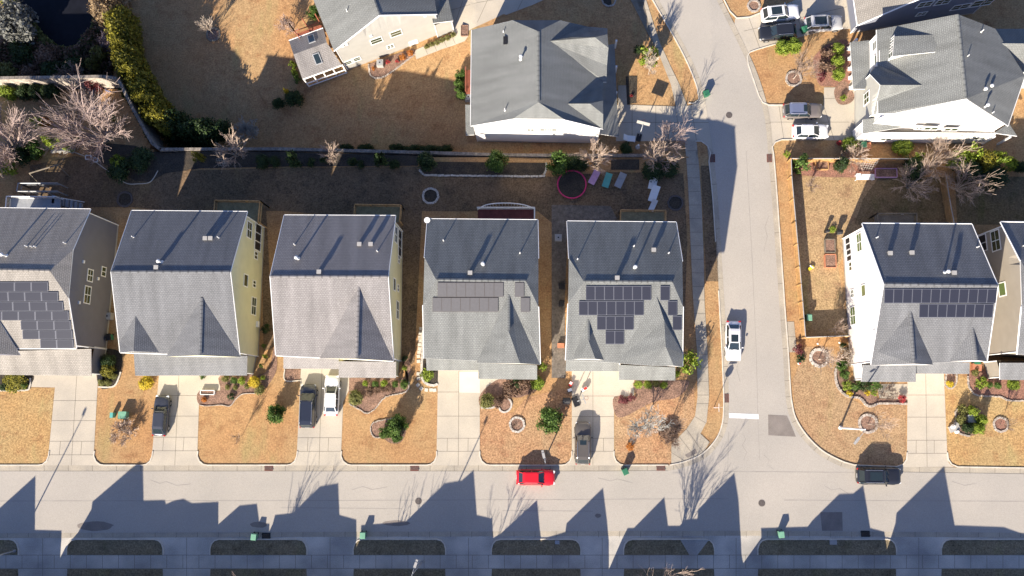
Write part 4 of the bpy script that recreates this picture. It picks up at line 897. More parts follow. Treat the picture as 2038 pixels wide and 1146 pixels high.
# ================================================================== CARS
def car(label, px, L, Wd, H, head, col, kind='sedan', name='car', sunroof=False, rails=None, cat='car', roofcol=None, zpx=.75):
    c = P(px[0], px[1], zpx); t = thing(name, (c.x, c.y, 0), label, cat, 'cars parked in the street and on the driveways')
    pm = paint(*col); w = Wd/2
    if kind == 'sedan':
        dk = [.60,.86,.97,.99,.95,.93,.93,.90,.80,.70,.55]; cf0, cf1, cr1, cr0 = .24, .06, -.29, -.42; belt = .93
    elif kind == 'hatch':
        dk = [.60,.90,.96,.98,.96,.95,.95,.91,.82,.72,.55]; cf0, cf1, cr1, cr0 = .23, .08, -.33, -.44; belt = .95
    elif kind == 'van':
        dk = [.65,1.0,1.06,1.08,1.06,1.05,1.05,1.0,.92,.80,.60]; cf0, cf1, cr1, cr0 = .30, .13, -.43, -.485; belt = 1.05
    else:
        dk = [.65,1.0,1.06,1.08,1.06,1.05,1.05,1.02,.96,.84,.62]; cf0, cf1, cr1, cr0 = .20, .075, -.38, -.465; belt = 1.05
    xs = [-.5,-.485,-.44,-.34,-.12,.08,.24,.36,.44,.485,.5]; ws = [.66,.84,.95,1,1,1,1,.985,.93,.80,.60]
    f = H/1.45 if kind in ('sedan','hatch') else H/1.72; mb = MB(); ring = []
    for x, wf, h in zip(xs, ws, dk):
        h *= f; ww = w*wf; pr = [(-.94,.24),(-1,.42),(-1,.66*h+.05),(-.96,h*.90),(-.86,h*.985),(-.45,h+.02),(0,h+.03),(.45,h+.02),(.86,h*.985),(.96,h*.90),(1,.66*h+.05),(1,.42),(.94,.24)]
        ring.append([(x*L, a*ww, z) for a, z in pr])
    n = len(ring[0]); v = [p for r in ring for p in r]; fs = []
    for i in range(len(ring)-1):
        for k in range(n): k2 = (k+1) % n; fs.append((i*n+k, (i+1)*n+k, (i+1)*n+k2, i*n+k2))
    fs += [tuple(range(n)), tuple(reversed(range((len(ring)-1)*n, len(ring)*n)))]; mb.add(v, fs)
    def put(m, nm, mats, par=t, smooth=False):
        me = m; o = m.build(nm, mats, origin=(0, 0, 0), smooth=smooth); o.location = (0, 0, 0); o.parent = par; return o
    body = put(mb, 'body', pm, smooth=True)
    b = belt*f; wb, wt = w*.90, w*.70 if kind != 'van' else w*.76
    if kind in ('suv', 'van'): wt = w*.76
    bot = [(cf0*L, .80*wb, b-.02), (cf0*L-.25, wb, b-.02), (cr0*L+.2, wb, b), (cr0*L, .78*wb, b)]; bot = bot+[(x, -y, z) for x, y, z in reversed(bot)]
    top = [(cf1*L, .86*wt, H-.05), (cf1*L-.18, wt, H-.05), (cr1*L+.12, wt, H-.06), (cr1*L, .84*wt, H-.07)]; top = top+[(x, -y, z) for x, y, z in reversed(top)]
    mb = MB(); mb.add(bot+top, [(i, (i+1) % 8, 8+(i+1) % 8, 8+i) for i in range(8)]); put(mb, 'windows', 'carglass')
    mb = MB()
    for i in (0, 1, 2, 3, 4, 5, 6, 7):
        if i in (0, 7, 3, 4): mb.tube([bot[i], top[i]], .05, 5)
    for sgn in (1, -1):
        xm = (cf0+cr0)/2*L; mb.tube([(xm, sgn*wb, b), (xm*.9, sgn*wt, H-.05)], .035, 4)
    put(mb, 'pillars', pm)
    mb = MB(); rp = [(x, y, z) for x, y, z in top]; rp = [(x*1.0, y*1.03, z) for x, y, z in rp]; inn = [(cf1*L*.8+cr1*L*.2+(x-(cf1*L*.8+cr1*L*.2))*.8, y*.78, H) for x, y, z in rp]
    mb.add(rp+inn, [(i, (i+1) % 8, 8+(i+1) % 8, 8+i) for i in range(8)]+[tuple(range(8, 16))]); put(mb, 'roof', paint(*roofcol) if roofcol else pm)
    if sunroof:
        a0, a1, ww = sunroof; mb = MB(); mb.box(((a0+a1)/2*L, 0, H+.012), ((a1-a0)*L, ww, .02)); put(mb, 'sunroof', 'carglass')
    if rails is None: rails = kind in ('suv', 'van')
    if rails:
        for sgn in (1, -1):
            mb = MB(); mb.tube([(cr1*L+.15, sgn*wt*.92, H-.02), (cr1*L+.3, sgn*wt*.92, H+.05), (cf1*L-.4, sgn*wt*.92, H+.05), (cf1*L-.2, sgn*wt*.92, H-.02)], .03, 5); put(mb, 'roof_rail', 'chrome' if rails != 'black' else 'black')
    for sx in (.31, -.30):
        for sgn in (1, -1):
            mb = MB(); R_ = .34 if kind in ('sedan', 'hatch') else .37; y = sgn*(w-.11)
            mb.tube([(sx*L, y-.11, R_), (sx*L, y+.13*sgn if sgn > 0 else y+.11, R_)] if sgn > 0 else [(sx*L, y+.11, R_), (sx*L, y-.13, R_)], R_, 14)
            tb = put(mb, 'wheel', 'tyre'); mb = MB(); ro = y+.135*sgn; mb.tube([(sx*L, ro, R_), (sx*L, ro+.02*sgn, R_)], R_*.62, 12); put(mb, 'rim', 'rim', tb)
    hz = .68*f
    for sgn in (1, -1):
        mb = MB(); mb.box((.468*L, sgn*w*.70, hz+.02), (.22, w*.34, .13), sgn*-.45); put(mb, 'headlight', 'lampw')
        mb = MB(); mb.box((-.478*L, sgn*w*.74, hz+.15), (.16, w*.30, .18), sgn*.4); put(mb, 'tail_light', 'lampr')
        mb = MB(); mb.box((cf0*L-.32, sgn*(w+.07), b+.04), (.12, .2, .14), sgn*-.2); put(mb, 'side_mirror', pm)
    mb = MB(); mb.box((.497*L, 0, .42), (.06, w*1.1, .2)); put(mb, 'grille', 'black')
    mb = MB(); mb.box((-.497*L, 0, .70), (.03, .5, .12)); put(mb, 'number_plate', 'white')
    for sgn in (-.35, .3):
        mb = MB(); mb.tube([(cf0*L+.03, sgn*w, b+.03), (cf0*L-.30*abs(cf0-cf1)*L, sgn*w+.45, b+.33*(H-b))], .015, 4); put(mb, 'wiper', 'black')
    t.rotation_euler = (0, 0, R(head)); return t
N_, E__, S__, W__ = 90, 0, -90, 180
WHITE = ('white', (.80,.79,.77)); RED = ('red', (.62,.012,.02)); BLK = ('black', (.018,.019,.024)); DGREY = ('charcoal', (.045,.048,.060)); SILV = ('silver', (.42,.42,.42)); BRZ = ('bronze_grey', (.10,.088,.075)); NAVY = ('dark_blue_black', (.022,.026,.040)); TAUP = ('grey_brown', (.15,.13,.12)); ROOFB = ('blue_reflecting_grey', (.13,.15,.23))
car('charcoal hatchback parked nose to the house on the second driveway from the left', (320,827), 4.9, 1.85, 1.52, N_-2, DGREY, 'hatch')
car('black minivan parked beside the white saloon on the paired driveway', (613,808), 5.2, 2.0, 1.75, N_, NAVY, 'van', rails=True)
car('white saloon parked beside the black minivan', (660,787), 4.85, 1.85, 1.45, N_, WHITE, 'sedan')
car('bright red hatchback parked along the kerb', (1066,950), 4.6, 1.85, 1.48, E__, RED, 'hatch')
car('bronze grey estate SUV with small sunroof on the corner house driveway', (1160,882), 5.0, 1.95, 1.72, N_, BRZ, 'suv', sunroof=(-.03,.08,.75))
car('white saloon with dark sunroof parked at the kerb of the side street', (1460,678), 4.8, 1.9, 1.45, S__-1, WHITE, 'sedan', sunroof=(-.14,.04,.85))
car('black SUV with silver roof rails parked on the main street at the right', (1749,947), 5.1, 2.0, 1.72, E__, BLK, 'suv', sunroof=(-.26,.02,1.0))
car('white SUV with dark glass roof strips at the top of the picture', (1553,26), 4.7, 1.95, 1.70, E__+6, WHITE, 'suv', sunroof=(-.28,.0,1.0), rails='black')
car('black SUV parked tight below the white SUV', (1548,64), 4.6, 1.9, 1.65, W__+4, BLK, 'suv')
car('silver SUV with panoramic roof on the top right driveway', (1639,46), 4.7, 1.95, 1.68, E__+3, SILV, 'suv', sunroof=(-.28,.03,1.0))
car('grey brown SUV with bluish roof beside the small white car', (1597,220), 4.7, 1.9, 1.72, E__, TAUP, 'suv', sunroof=(-.02,.07,.85), roofcol=ROOFB)
car('small white saloon parked below the grey brown SUV', (1613,261), 4.4, 1.8, 1.45, E__, WHITE, 'sedan')
# ================================================================== VEGETATION
def leafmesh(n, rad, size, seed, mat, clumps=14, name='foliage', up=True, spread=.38, flat=0.):
    r = np.random.RandomState(seed); c = r.normal(size=(clumps, 3)); c /= np.linalg.norm(c, axis=1)[:, None]; c *= r.uniform(.45, .85, (clumps, 1))
    idx = r.randint(0, clumps, n); p = c[idx]+r.normal(size=(n, 3))*spread*.55; ln = np.linalg.norm(p, axis=1); p[ln > 1.08] *= (r.uniform(.85, 1.08, (ln > 1.08).sum())/ln[ln > 1.08])[:, None]
    out = p/np.maximum(np.linalg.norm(p, axis=1), .05)[:, None]; p = p*np.array(rad); p[:, 2] += rad[2]*.98
    p[:, 2] = np.maximum(p[:, 2], .02)
    nr = out+r.normal(size=(n, 3))*.75; nr /= np.linalg.norm(nr, axis=1)[:, None]
    a = np.cross(nr, r.normal(size=(n, 3))); a /= np.linalg.norm(a, axis=1)[:, None]; b = np.cross(nr, a)
    s = size*r.uniform(.6, 1.3, (n, 1)); a = a*s; b = b*s*.62
    V4 = np.stack([p-a, p-b*.9, p+a, p+b*.9], 1).reshape(-1, 3)
    me = bpy.data.meshes.new(name); me.vertices.add(4*n); me.vertices.foreach_set('co', V4.ravel()); me.loops.add(4*n); me.loops.foreach_set('vertex_index', np.arange(4*n))
    me.polygons.add(n); me.polygons.foreach_set('loop_start', np.arange(n)*4); me.polygons.foreach_set('loop_total', np.full(n, 4)); me.materials.append(mat); me.update(); me.validate(); return me
LM = dict(green=leafmat('leaf_green', (.035,.075,.015), (.13,.21,.04)), dark=leafmat('leaf_dark_green', (.018,.035,.012), (.06,.10,.03)), lime=leafmat('leaf_lime', (.10,.16,.02), (.34,.42,.05)),
 yellow=leafmat('leaf_yellow', (.30,.22,.02), (.80,.62,.05)), olive=leafmat('leaf_olive', (.10,.10,.03), (.27,.27,.08)), hedge=leafmat('leaf_hedge_gold', (.07,.075,.015), (.34,.30,.035)), brown=leafmat('leaf_brown', (.10,.06,.04), (.28,.18,.12)),
 orange=leafmat('leaf_orange', (.30,.10,.02), (.65,.26,.05)), red=leafmat('leaf_red', (.25,.03,.03), (.62,.10,.10)), maroon=leafmat('leaf_maroon', (.10,.03,.03), (.26,.08,.08)), tan=leafmat('leaf_tan', (.22,.15,.08), (.52,.38,.22)), pale=leafmat('leaf_pale_grey', (.10,.105,.095), (.24,.24,.215)), purple=leafmat('leaf_dull_purple', (.12,.09,.10), (.26,.20,.21)))
SHM = {}
def shrub_mesh(col, kind):
    k = (col, kind)
    if k not in SHM:
        sd_ = len(SHM)*7+3
        SHM[k] = {'round': lambda: leafmesh(1000, (1,1,1), .115, sd_, LM[col], 26, spread=.34), 'loose': lambda: leafmesh(640, (1,1,1), .13, sd_, LM[col], 9, spread=.33),
                  'wide': lambda: leafmesh(3200, (1,1,1), .088, sd_, LM[col], 46, spread=.27), 'cone': lambda: leafmesh(700, (1,1,1), .13, sd_, LM[col], 16, spread=.3)}[kind]()
        if kind == 'cone':
            me = SHM[k]; co_ = np.zeros(len(me.vertices)*3); me.vertices.foreach_get('co', co_); co_ = co_.reshape(-1, 3); q = 1-.42*np.clip(co_[:, 2], 0, 2); co_[:, 0] *= q*1.25; co_[:, 1] *= q*1.25; me.vertices.foreach_set('co', co_.ravel())
    return SHM[k]
PXM = 16.4
rs = random.Random(5)
def undergrowth(px, n, size, mat, hmax, seed):
    pts = [G(*p) for p in px]; xs = [p.x for p in pts]; ys = [p.y for p in pts]; r = np.random.RandomState(seed); P2 = []
    while len(P2) < n:
        x, y = r.uniform(min(xs), max(xs)), r.uniform(min(ys), max(ys))
        if in_poly(x, y, [(p.x, p.y) for p in pts]): P2.append((x, y))
    A = np.array(P2); z = terr(A[:, 0], A[:, 1]); c = np.sin(A[:, 0]*1.1)*np.cos(A[:, 1]*1.3)*.5+.5; h = r.uniform(.05, 1, n)*hmax*(.25+.75*c)
    p = np.stack([A[:, 0], A[:, 1], z+h], 1); nr = r.normal(size=(n, 3)); nr[:, 2] += .8; nr /= np.linalg.norm(nr, axis=1)[:, None]; a = np.cross(nr, r.normal(size=(n, 3))); a /= np.linalg.norm(a, axis=1)[:, None]; b = np.cross(nr, a); s_ = size*r.uniform(.5, 1.4, (n, 1)); a = a*s_; b = b*s_*.4
    V4 = np.stack([p-a, p-b, p+a, p+b], 1).reshape(-1, 3); me = bpy.data.meshes.new('undergrowth'); me.vertices.add(4*n); me.vertices.foreach_set('co', V4.ravel()); me.loops.add(4*n); me.loops.foreach_set('vertex_index', np.arange(4*n)); me.polygons.add(n); me.polygons.foreach_set('loop_start', np.arange(n)*4); me.polygons.foreach_set('loop_total', np.full(n, 4)); me.materials.append(LM[mat]); me.update()
    o = bpy.data.objects.new('undergrowth', me); COL.objects.link(o); return tag(o, {5: 'brown tangled undergrowth round the pond', 6: 'dark green undergrowth between the brown tangle by the pond', 7: 'dark undergrowth at the foot of the golden hedge', 8: 'olive reeds fringing the pond edge', 9: 'tan sunlit reeds at the top edge right of the pond'}[seed], 'undergrowth', kind='stuff')
def shrub(px, r, h, col, label, kind='round', group='garden shrubs', ry=None, name=None, off=0.):
    """px = where the bush is seen (its middle), r = half width in photo pixels, h = height in metres"""
    if kind == 'round' and r >= 10: kind = 'wide'
    p = None; z = 0
    for k in range(5): p = P(px[0], px[1], z+h*.5); z = T(p.x, p.y)
    o = bpy.data.objects.new(name or {'cone': 'conifer', 'wide': 'bush'}.get(kind, 'shrub'), shrub_mesh(col, kind)); COL.objects.link(o); o.location = (p.x, p.y, z+off-.03)
    rr = r/PXM*1.2; o.scale = (rr, (ry or r)/PXM*1.2, h/2*1.04); o.rotation_euler = (0, 0, rs.uniform(0, 6.28) if ry is None else rs.uniform(-.1, .1)+PI*rs.randint(0, 1))
    return tag(o, label, {'cone': 'tree', 'wide': 'bush'}.get(kind, 'shrub'), group)
def branches(mb, p, d, L, rad, depth, rnd, spread, minr, segs=3, nb=(2, 4), up=.12, jitter=.16):
    pts = [p]; q = p; dd = d
    for k in range(segs):
        dd = (dd+Vector((rnd.gauss(0, jitter), rnd.gauss(0, jitter), rnd.gauss(0, jitter)*.6+up*.3))).normalized(); q = q+dd*L/segs; pts.append(q)
    r1 = max(minr, rad*.55); mb.tube(pts, [rad+(r1-rad)*k/segs for k in range(segs+1)], 3 if rad < .05 else 5, cap=False)
    if depth == 0: return
    for k in range(rnd.randint(*nb)+1):
        i = rnd.randint(1, segs); b = pts[i]; ax = Vector((rnd.gauss(0, 1), rnd.gauss(0, 1), rnd.gauss(0, .5))).normalized()
        nd = (dd+ax*spread+Vector((0, 0, up))).normalized(); branches(mb, b, nd, L*rnd.uniform(.55, .8), max(minr, rad*.55), depth-1, rnd, spread, minr, segs, nb, up, jitter)
def bare_tree(base, h, sp, label, trunks=1, depth=4, mat='bark', twig='barkp', seed=1, trunk=.14, minr=.022, fan=.5, nb=(2,3), name='bare_tree', tilt=(0,0), group='leafless trees', ax=.42, up=.12, clear=.28, rad=None):
    p = G(*base); rnd = random.Random(seed); t = thing(name, p, label, 'tree', group)
    mt = MB(); mc = MB(); o = Vector((0, 0, 0))
    for k in range(trunks):
        a = 2*PI*(k+rnd.random()*.6)/trunks; out = fan*(0 if trunks == 1 else rnd.uniform(.6, 1.1)); d = Vector((math.cos(a)*out+tilt[0], math.sin(a)*out+tilt[1], 1)).normalized()
        L0 = h*clear; b0 = Vector((math.cos(a)*.1, math.sin(a)*.1, -.05)) if trunks > 1 else Vector((0, 0, -.05))
        e = b0+d*L0; mt.tube([b0, b0+d*L0*.5, e], [trunk, trunk*.85, trunk*.7], 7)
        for m in range(3 if trunks > 1 else 6):
            aa = rnd.uniform(0, 6.28); nd = (d+Vector((math.cos(aa), math.sin(aa), 0))*ax*rnd.uniform(.5, 1.5)*sp).normalized()
            s0 = b0+d*L0*rnd.uniform(.75, 1.)
            branches(mc, s0, nd, h*.34*rnd.uniform(.8, 1.1), trunk*.55, depth, rnd, .55*sp, minr, 3, nb, up)
        if trunks == 1: branches(mc, e, d, h*.36, trunk*.65, depth, rnd, .5*sp, minr, 3, nb, up)
    # scale the crown so the tree really is h tall
    zz = max(v[2] for v in mc.v); s = h/zz; sx = s
    if rad: a_ = np.array(mc.v); q = np.percentile(np.hypot(a_[:, 0]-a_[:, 0].mean(), a_[:, 1]-a_[:, 1].mean()), 92); sx = rad/PXM/q*(1-h*.5/CH)
    for m, nm, mm in ((mt, 'trunk', mat), (mc, 'crown', twig)):
        m.v = [(v[0]*sx, v[1]*sx, v[2]*s) for v in m.v]; ob = m.build(nm, mm, origin=(0, 0, 0)); ob.location = (0, 0, 0); ob.parent = t
    return t
def fan_tree(base, h, rad, label, n=18, twig='barkt', seed=1, minr=.02, r0=.05, tilt=(0, 0), name='crape_myrtle', group='crape myrtles', low=62, forks=(3, 3), bare=.3):
    p = G(*base); rnd = random.Random(seed); t = thing(name, p, label, 'tree', group); mt = MB(); mc = MB(); rm = rad/PXM*(1-h*.6/CH)
    def stem(mb, a, d, L, r, seg=4, bend=.10, jit=.10):
        pts = [a]; dd = d.copy()
        for k in range(seg): dd = (dd+Vector((rnd.gauss(0, jit), rnd.gauss(0, jit), bend+rnd.gauss(0, jit)))).normalized(); pts.append(pts[-1]+dd*L/seg)
        r1 = max(minr, r*.5); mb.tube(pts, [r+(r1-r)*k/seg for k in range(seg+1)], 4 if r > .03 else 3, cap=False); return pts, dd, r1
    for i in range(n):
        az = 2*PI*(i*.618+rnd.random()*.15); fr = math.sqrt((i+.5)/n); pol = R(8+low*fr+rnd.uniform(-6, 6)); d = Vector((math.sin(pol)*math.cos(az)+tilt[0], math.sin(pol)*math.sin(az)+tilt[1], math.cos(pol))).normalized()
        L = min(h/max(.35, math.cos(pol)), rm/max(.2, math.sin(pol)))*rnd.uniform(.8, 1.05); b0 = Vector((math.cos(az)*.1, math.sin(az)*.1, -.05))
        tr = b0+Vector((d.x*.5, d.y*.5, 1)).normalized()*h*bare*rnd.uniform(.7, 1.1)
        mt.tube([b0, (b0+tr)/2+Vector((0, 0, .05)), tr], [r0*1.3, r0*1.1, r0], 5, cap=False)
        pts, dd, r1 = stem(mc, tr, d, L*(1-bare), r0*.9, 5, .05)
        for k in range(forks[0]*2):
            j = rnd.randint(1, 4); ax = Vector((rnd.gauss(0, 1), rnd.gauss(0, 1), rnd.gauss(.1, .6))).normalized(); nd = (dd+ax*.55).normalized()
            q, d2, r2 = stem(mc, pts[j], nd, L*rnd.uniform(.28, .45), r1*1.05, 3, .05)
            for m in range(forks[1]):
                ax = Vector((rnd.gauss(0, 1), rnd.gauss(0, 1), rnd.gauss(.1, .6))).normalized(); stem(mc, q[rnd.randint(1, 3)], (d2+ax*.55).normalized(), L*rnd.uniform(.13, .24), minr, 2, .03)
    for m, nm, mm in ((mt, 'trunk', 'barkw'), (mc, 'crown', twig)): ob = m.build(nm, mm, origin=(0, 0, 0)); ob.location = (0, 0, 0); ob.parent = t
    return t
def ring_bed(px, r, label, mat='mulch', stone='stone', sz=.3, h=.16, name='ring_bed', seed=1, gap=.85):
    p = G(*px); rr = r/PXM; t = thing(name, p, label, 'tree ring', 'round edged tree beds'); rnd = random.Random(seed)
    mb = MB(); n = 20; mb.poly([(p.x+rr*math.cos(2*PI*k/n), p.y+rr*math.sin(2*PI*k/n), p.z+.05) for k in range(n)]); mb.build('mulch', mat, t)
    if stone: mb = MB(); mb.ring((p.x, p.y, p.z), rr, sz*.8, h, max(10, int(2*PI*rr/sz)), 0, .03, rnd); mb.build('edging', stone, t)
    return t
BEDN = [0]
def bed(px, mat, label=None, edge=None, esize=.3, eh=.14, ecol='stone', seed=3, sm=True, name='planting_bed', solid=False):
    pts = closed(px, 4) if sm else px
    BEDN[0] += 1; sheet('planting_bed', pts, mat, .036+.0012*(BEDN[0] % 12))
    if edge:
        e = smooth_px(edge, 5); mb = MB()
        if solid: raised(mb, e, esize*.6, eh); 
        else: stones(mb, e, esize, eh, random.Random(seed))
        tag(mb.build('bed_edging', ecol), label, 'edging', 'stone borders of the planting beds')
# beds
bed([(-30,744),(62,744),(60,768),(48,776),(-30,776)], 'darkmulch', 'pale kerb edging the planting bed at the left end of the street', [(-30,777),(48,777),(60,769),(61,752)], ecol='kerb', solid=True)
bed([(195,700),(240,700),(241,738),(229,767),(197,769)], 'darkmulch', 'pale kerb edging the topiary bed beside the taupe house', [(196,770),(228,768),(241,740)], ecol='kerb', solid=True)
bed([(440,746),(528,742),(545,690),(551,735),(527,775),(508,783),(482,783),(470,793),(456,808),(440,806),(398,806),(396,779),(438,778)], 'mulch', 'thin pale edging around the long mulch bed right of the cream yellow house', [(398,806),(412,808),(440,806),(458,808),(470,794),(484,784),(508,783)], ecol='stone', solid=True, esize=.15)
bed([(568,735),(598,735),(598,757),(568,757)], 'mulch', 'white timber border of the square bed left of the black minivan', [(567,735),(568,757),(599,757)], sm=False, ecol='kerb', solid=True, esize=.2)
bed([(695,752),(812,752),(818,740),(815,712),(800,712),(812,745),(814,775),(798,783),(770,789),(757,800),(748,812),(735,821),(727,822),(712,812),(694,802)], 'mulch', 'thin stone border of the wavy mulch bed right of the white saloon', [(696,804),(712,813),(727,822),(736,821),(748,812),(757,800),(770,789),(798,783),(813,775),(813,758)], esize=.22, sm=False)
bed([(738,850),(745,840),(773,833),(790,830),(806,845),(808,860),(798,880),(778,882),(762,872),(745,868),(738,862)], 'mulch', 'stone border around the three dark shrubs on the lawn', [(790,830),(773,834),(746,840),(738,850),(739,862),(746,870),(758,871)], esize=.22)
bed([(843,690),(850,690),(872,735),(871,764),(850,764),(842,750)], 'darkmulch', 'pale curved stone border at the left corner of the house with black solar strips', [(842,655),(841,700),(839,738),(842,756),(850,764),(862,767),(871,764)], ecol='stonew', solid=True, esize=.5, sm=False)
bed([(957,783),(1000,752),(1075,755),(1080,770),(1038,790),(1017,792),(1017,812),(1004,820),(992,812),(984,810),(957,810)], 'mulch', 'pale round stone border beside the bare concrete driveway', [(957,811),(978,812),(990,808),(997,818),(1006,820),(1015,814),(1018,803),(1012,792)], ecol='stonew', solid=True, esize=.35)
bed([(1223,789),(1264,789),(1264,757),(1345,757),(1372,760),(1350,790),(1300,800),(1240,830),(1223,820)], 'mulch')
bed([(1690,757),(1688,725),(1667,725),(1662,740),(1663,757),(1669,772),(1680,784),(1692,789),(1707,790),(1716,796),(1722,804),(1732,808),(1745,803),(1760,802),(1803,803),(1804,795),(1745,793),(1742,760)], 'mulch', 'tan curved wall stones round the bed of the white house by the side street', [(1668,724),(1662,740),(1663,757),(1669,773),(1680,785),(1692,790),(1707,791),(1716,797),(1722,805),(1732,809),(1745,804),(1760,803),(1804,804)], esize=.42, eh=.2, sm=False)
bed([(1884,744),(1901,744),(1901,766),(1893,771),(1884,768)], 'mulch', 'small stone loop by the right driveway', [(1883,744),(1881,765),(1889,773),(1898,770),(1903,758),(1903,744)], esize=.3, sm=False)
bed([(1927,748),(1935,736),(1965,738),(1990,755),(2060,757),(2060,796),(2010,796),(1990,790),(1945,787),(1931,776)], 'redmulch', 'stone border of the red mulch bed at the right edge', [(1926,748),(1928,770),(1940,785),(1960,788),(1990,790),(2010,797),(2060,797)], esize=.3)
bed([(1900,822),(1912,808),(1945,808),(1962,835),(1958,855),(1930,868),(1908,860)], 'mulch', 'stone arc around the shrub cluster on the right lawn', [(1912,808),(1901,820),(1902,835),(1898,846),(1908,862),(1930,868)], esize=.3)
bed([(734,130),(757,120),(818,98),(825,106),(800,128),(770,150),(750,156),(738,150)], 'mulch', 'grey stone border of the bed below the beige gabled house', [(734,128),(737,149),(750,156),(770,150),(800,128),(826,108)], esize=.3, ecol='stone')
bed([(842,92),(904,66),(905,72),(846,98)], 'mulch', sm=False)
bed([(1245,152),(1268,152),(1266,205),(1248,208)], 'darkmulch', sm=False)
bed([(1618,118),(1632,100),(1655,85),(1690,85),(1692,165),(1650,172),(1630,168),(1622,145)], 'redmulch')
bed([(1660,180),(1680,160),(1700,190),(1690,206),(1668,206)], 'mulch')
bed([(838,322),(870,322),(1087,324),(1086,341),(1074,350),(852,348),(838,340)], 'darkmulch', 'scalloped pale stone border of the long bed in the back garden', [(835,338),(842,346),(856,349),(960,350),(1072,351),(1083,346),(1087,336),(1087,324)], esize=.38, ecol='stonew', sm=False)
bed([(1216,317),(1272,317),(1272,338),(1216,338)], 'darkmulch', sm=False)
bed([(300,302),(560,303),(832,310),(832,330),(560,332),(400,335),(330,345),(300,362),(270,360),(235,340),(180,312),(215,285),(270,290)], 'darkmulch', 'thin pale border of the wide bed behind the taupe house', [(140,300),(180,316),(215,340),(250,364),(275,366),(300,362),(315,340)], ecol='kerb', solid=True, esize=.15, sm=False)
bed([(1575,322),(1700,322),(1735,330),(1735,352),(1590,348)], 'redmulch')
sheet('planting_bed', [(1098,408),(1128,408),(1130,440),(1124,600),(1124,700),(1126,752),(1098,752),(1098,600)], 'paver', .034, [[(1098,y),(1128,y)] for y in range(420,750,12)]+[[(1108,408),(1108,750)],[(1118,408),(1118,750)]])
sheet('patio', [(1128,408),(1215,410),(1230,440),(1130,440)], 'paver', .03, [[(1130,y),(1225,y)] for y in (418,428)])
sheet('lawn', [(1578,350),(1700,350),(1800,360),(1880,370),(1895,445),(1750,445),(1700,470),(1668,530),(1690,668),(1606,668),(1590,520)], 'grass_green', .014)
sheet('gravel', closed([(208,160),(222,150),(234,160),(236,178),(228,184),(212,182),(207,172)], 4), 'bluegrav', .04)
# front lawns differ in turf
sheet('lawn', [(-60,780),(48,778),(62,771),(108,772),(97,898),(95,910),(86,920),(76,924.5),(-60,924.5)], 'grass_gold', .014)
sheet('lawn', [(2060,797),(1990,790),(1945,787),(1930,776),(1925,750),(1905,745),(1880,775),(1886,900),(1890,916),(1906,927),(2060,930)], 'grass_gold', .014)
sheet('lawn', [(956,812),(1020,822),(1050,790),(1137,770),(1137,900),(1133,916),(1119,924.5),(976,924.5),(962,918),(956,902)], 'grass_pink', .014)
sheet('lawn', [(1223,820),(1300,800),(1382,770),(1382,828),(1366,853),(1335,884),(1335,924.5),(1244,924.5),(1228,916),(1223,900)], 'grass_pink', .014)
sheet('lawn', [(1600,690),(1660,690),(1660,760),(1690,792),(1720,808),(1803,806),(1803,915),(1790,926),(1700,922),(1660,908),(1625,886),(1598,856),(1583,820),(1577,760),(1590,725)], 'grass_tan', .014)
sheet('lawn', [(1750,352),(1880,352),(1895,447),(1700,447),(1718,395)], 'grass_shade_green', .022)  # this back garden and the next: shade painted into the turf colour
sheet('lawn', [(1900,350),(2060,352),(2060,447),(1905,447)], 'grass_shade_green', .022)
sheet('lawn', [(1395,330),(1412,330),(1420,400),(1428,500),(1430,560),(1406,560),(1400,440)], 'grass_shade', .022)  # strip painted darker for the shade falling on it
# middle gardens: same turf, painted darker for the shade lying on it
sheet('lawn', [(300,342),(560,334),(832,332),(1100,352),(1210,342),(1360,345),(1368,480),(1362,640),(1340,700),(1130,470),(1070,420),(840,420),(825,720),(800,740),(800,440),(566,420),(530,420),(545,690),(525,700),(520,440),(262,412),(120,412),(60,412),(60,330),(150,310)], 'grass_shade', .010)
# pond basin and bank
sheet('water', closed([(30,-60),(215,-60),(196,-10),(188,40),(172,70),(150,92),(112,90),(84,66),(60,34),(42,5)], 4), 'water', .05)
sheet('bank', closed([(-120,70),(40,90),(110,120),(170,110),(200,60),(215,0),(245,20),(232,120),(205,155),(100,160),(-120,160)], 4), 'darkmulch', .015)
for p, r, l, m, st, sz in (((857,390),15.5,'ring of pale round stones on the middle back lawn','darkmulch','stonew',.32),((249,397),15,'dark tree ring on the lawn behind the cream yellow house','darkmulch','iron',.3),((1344,404),14.5,'dark brick tree ring beside the side street pavement','darkmulch','iron',.25),((1029,845),14,'ring of pale stones on the lawn left of the black barbecue','mulch','stonew',.32),((1727,843),17,'tan block ring beside the white lamp post','mulch','stone',.38),((1630,712),16.5,'rough stone ring near the corner of the side street','mulch','stonew',.45),((1991,845),13.5,'brick ring on the far right lawn','redmulch','stone',.3),((1579,157),15,'tan block ring on the lawn above the grey brown SUV','mulch','stone',.3),((425,69),14.5,'ring of dark edging on the sunlit upper lawn','mulch','greywood',.3),((1212,0),14,'dark ring at the top edge beside the driveway','darkmulch','stone',.25),((1500,12),12,'ring at the top edge left of the white SUV','mulch','stone',.3)):
    ring_bed(p, r, l, m, st, sz)
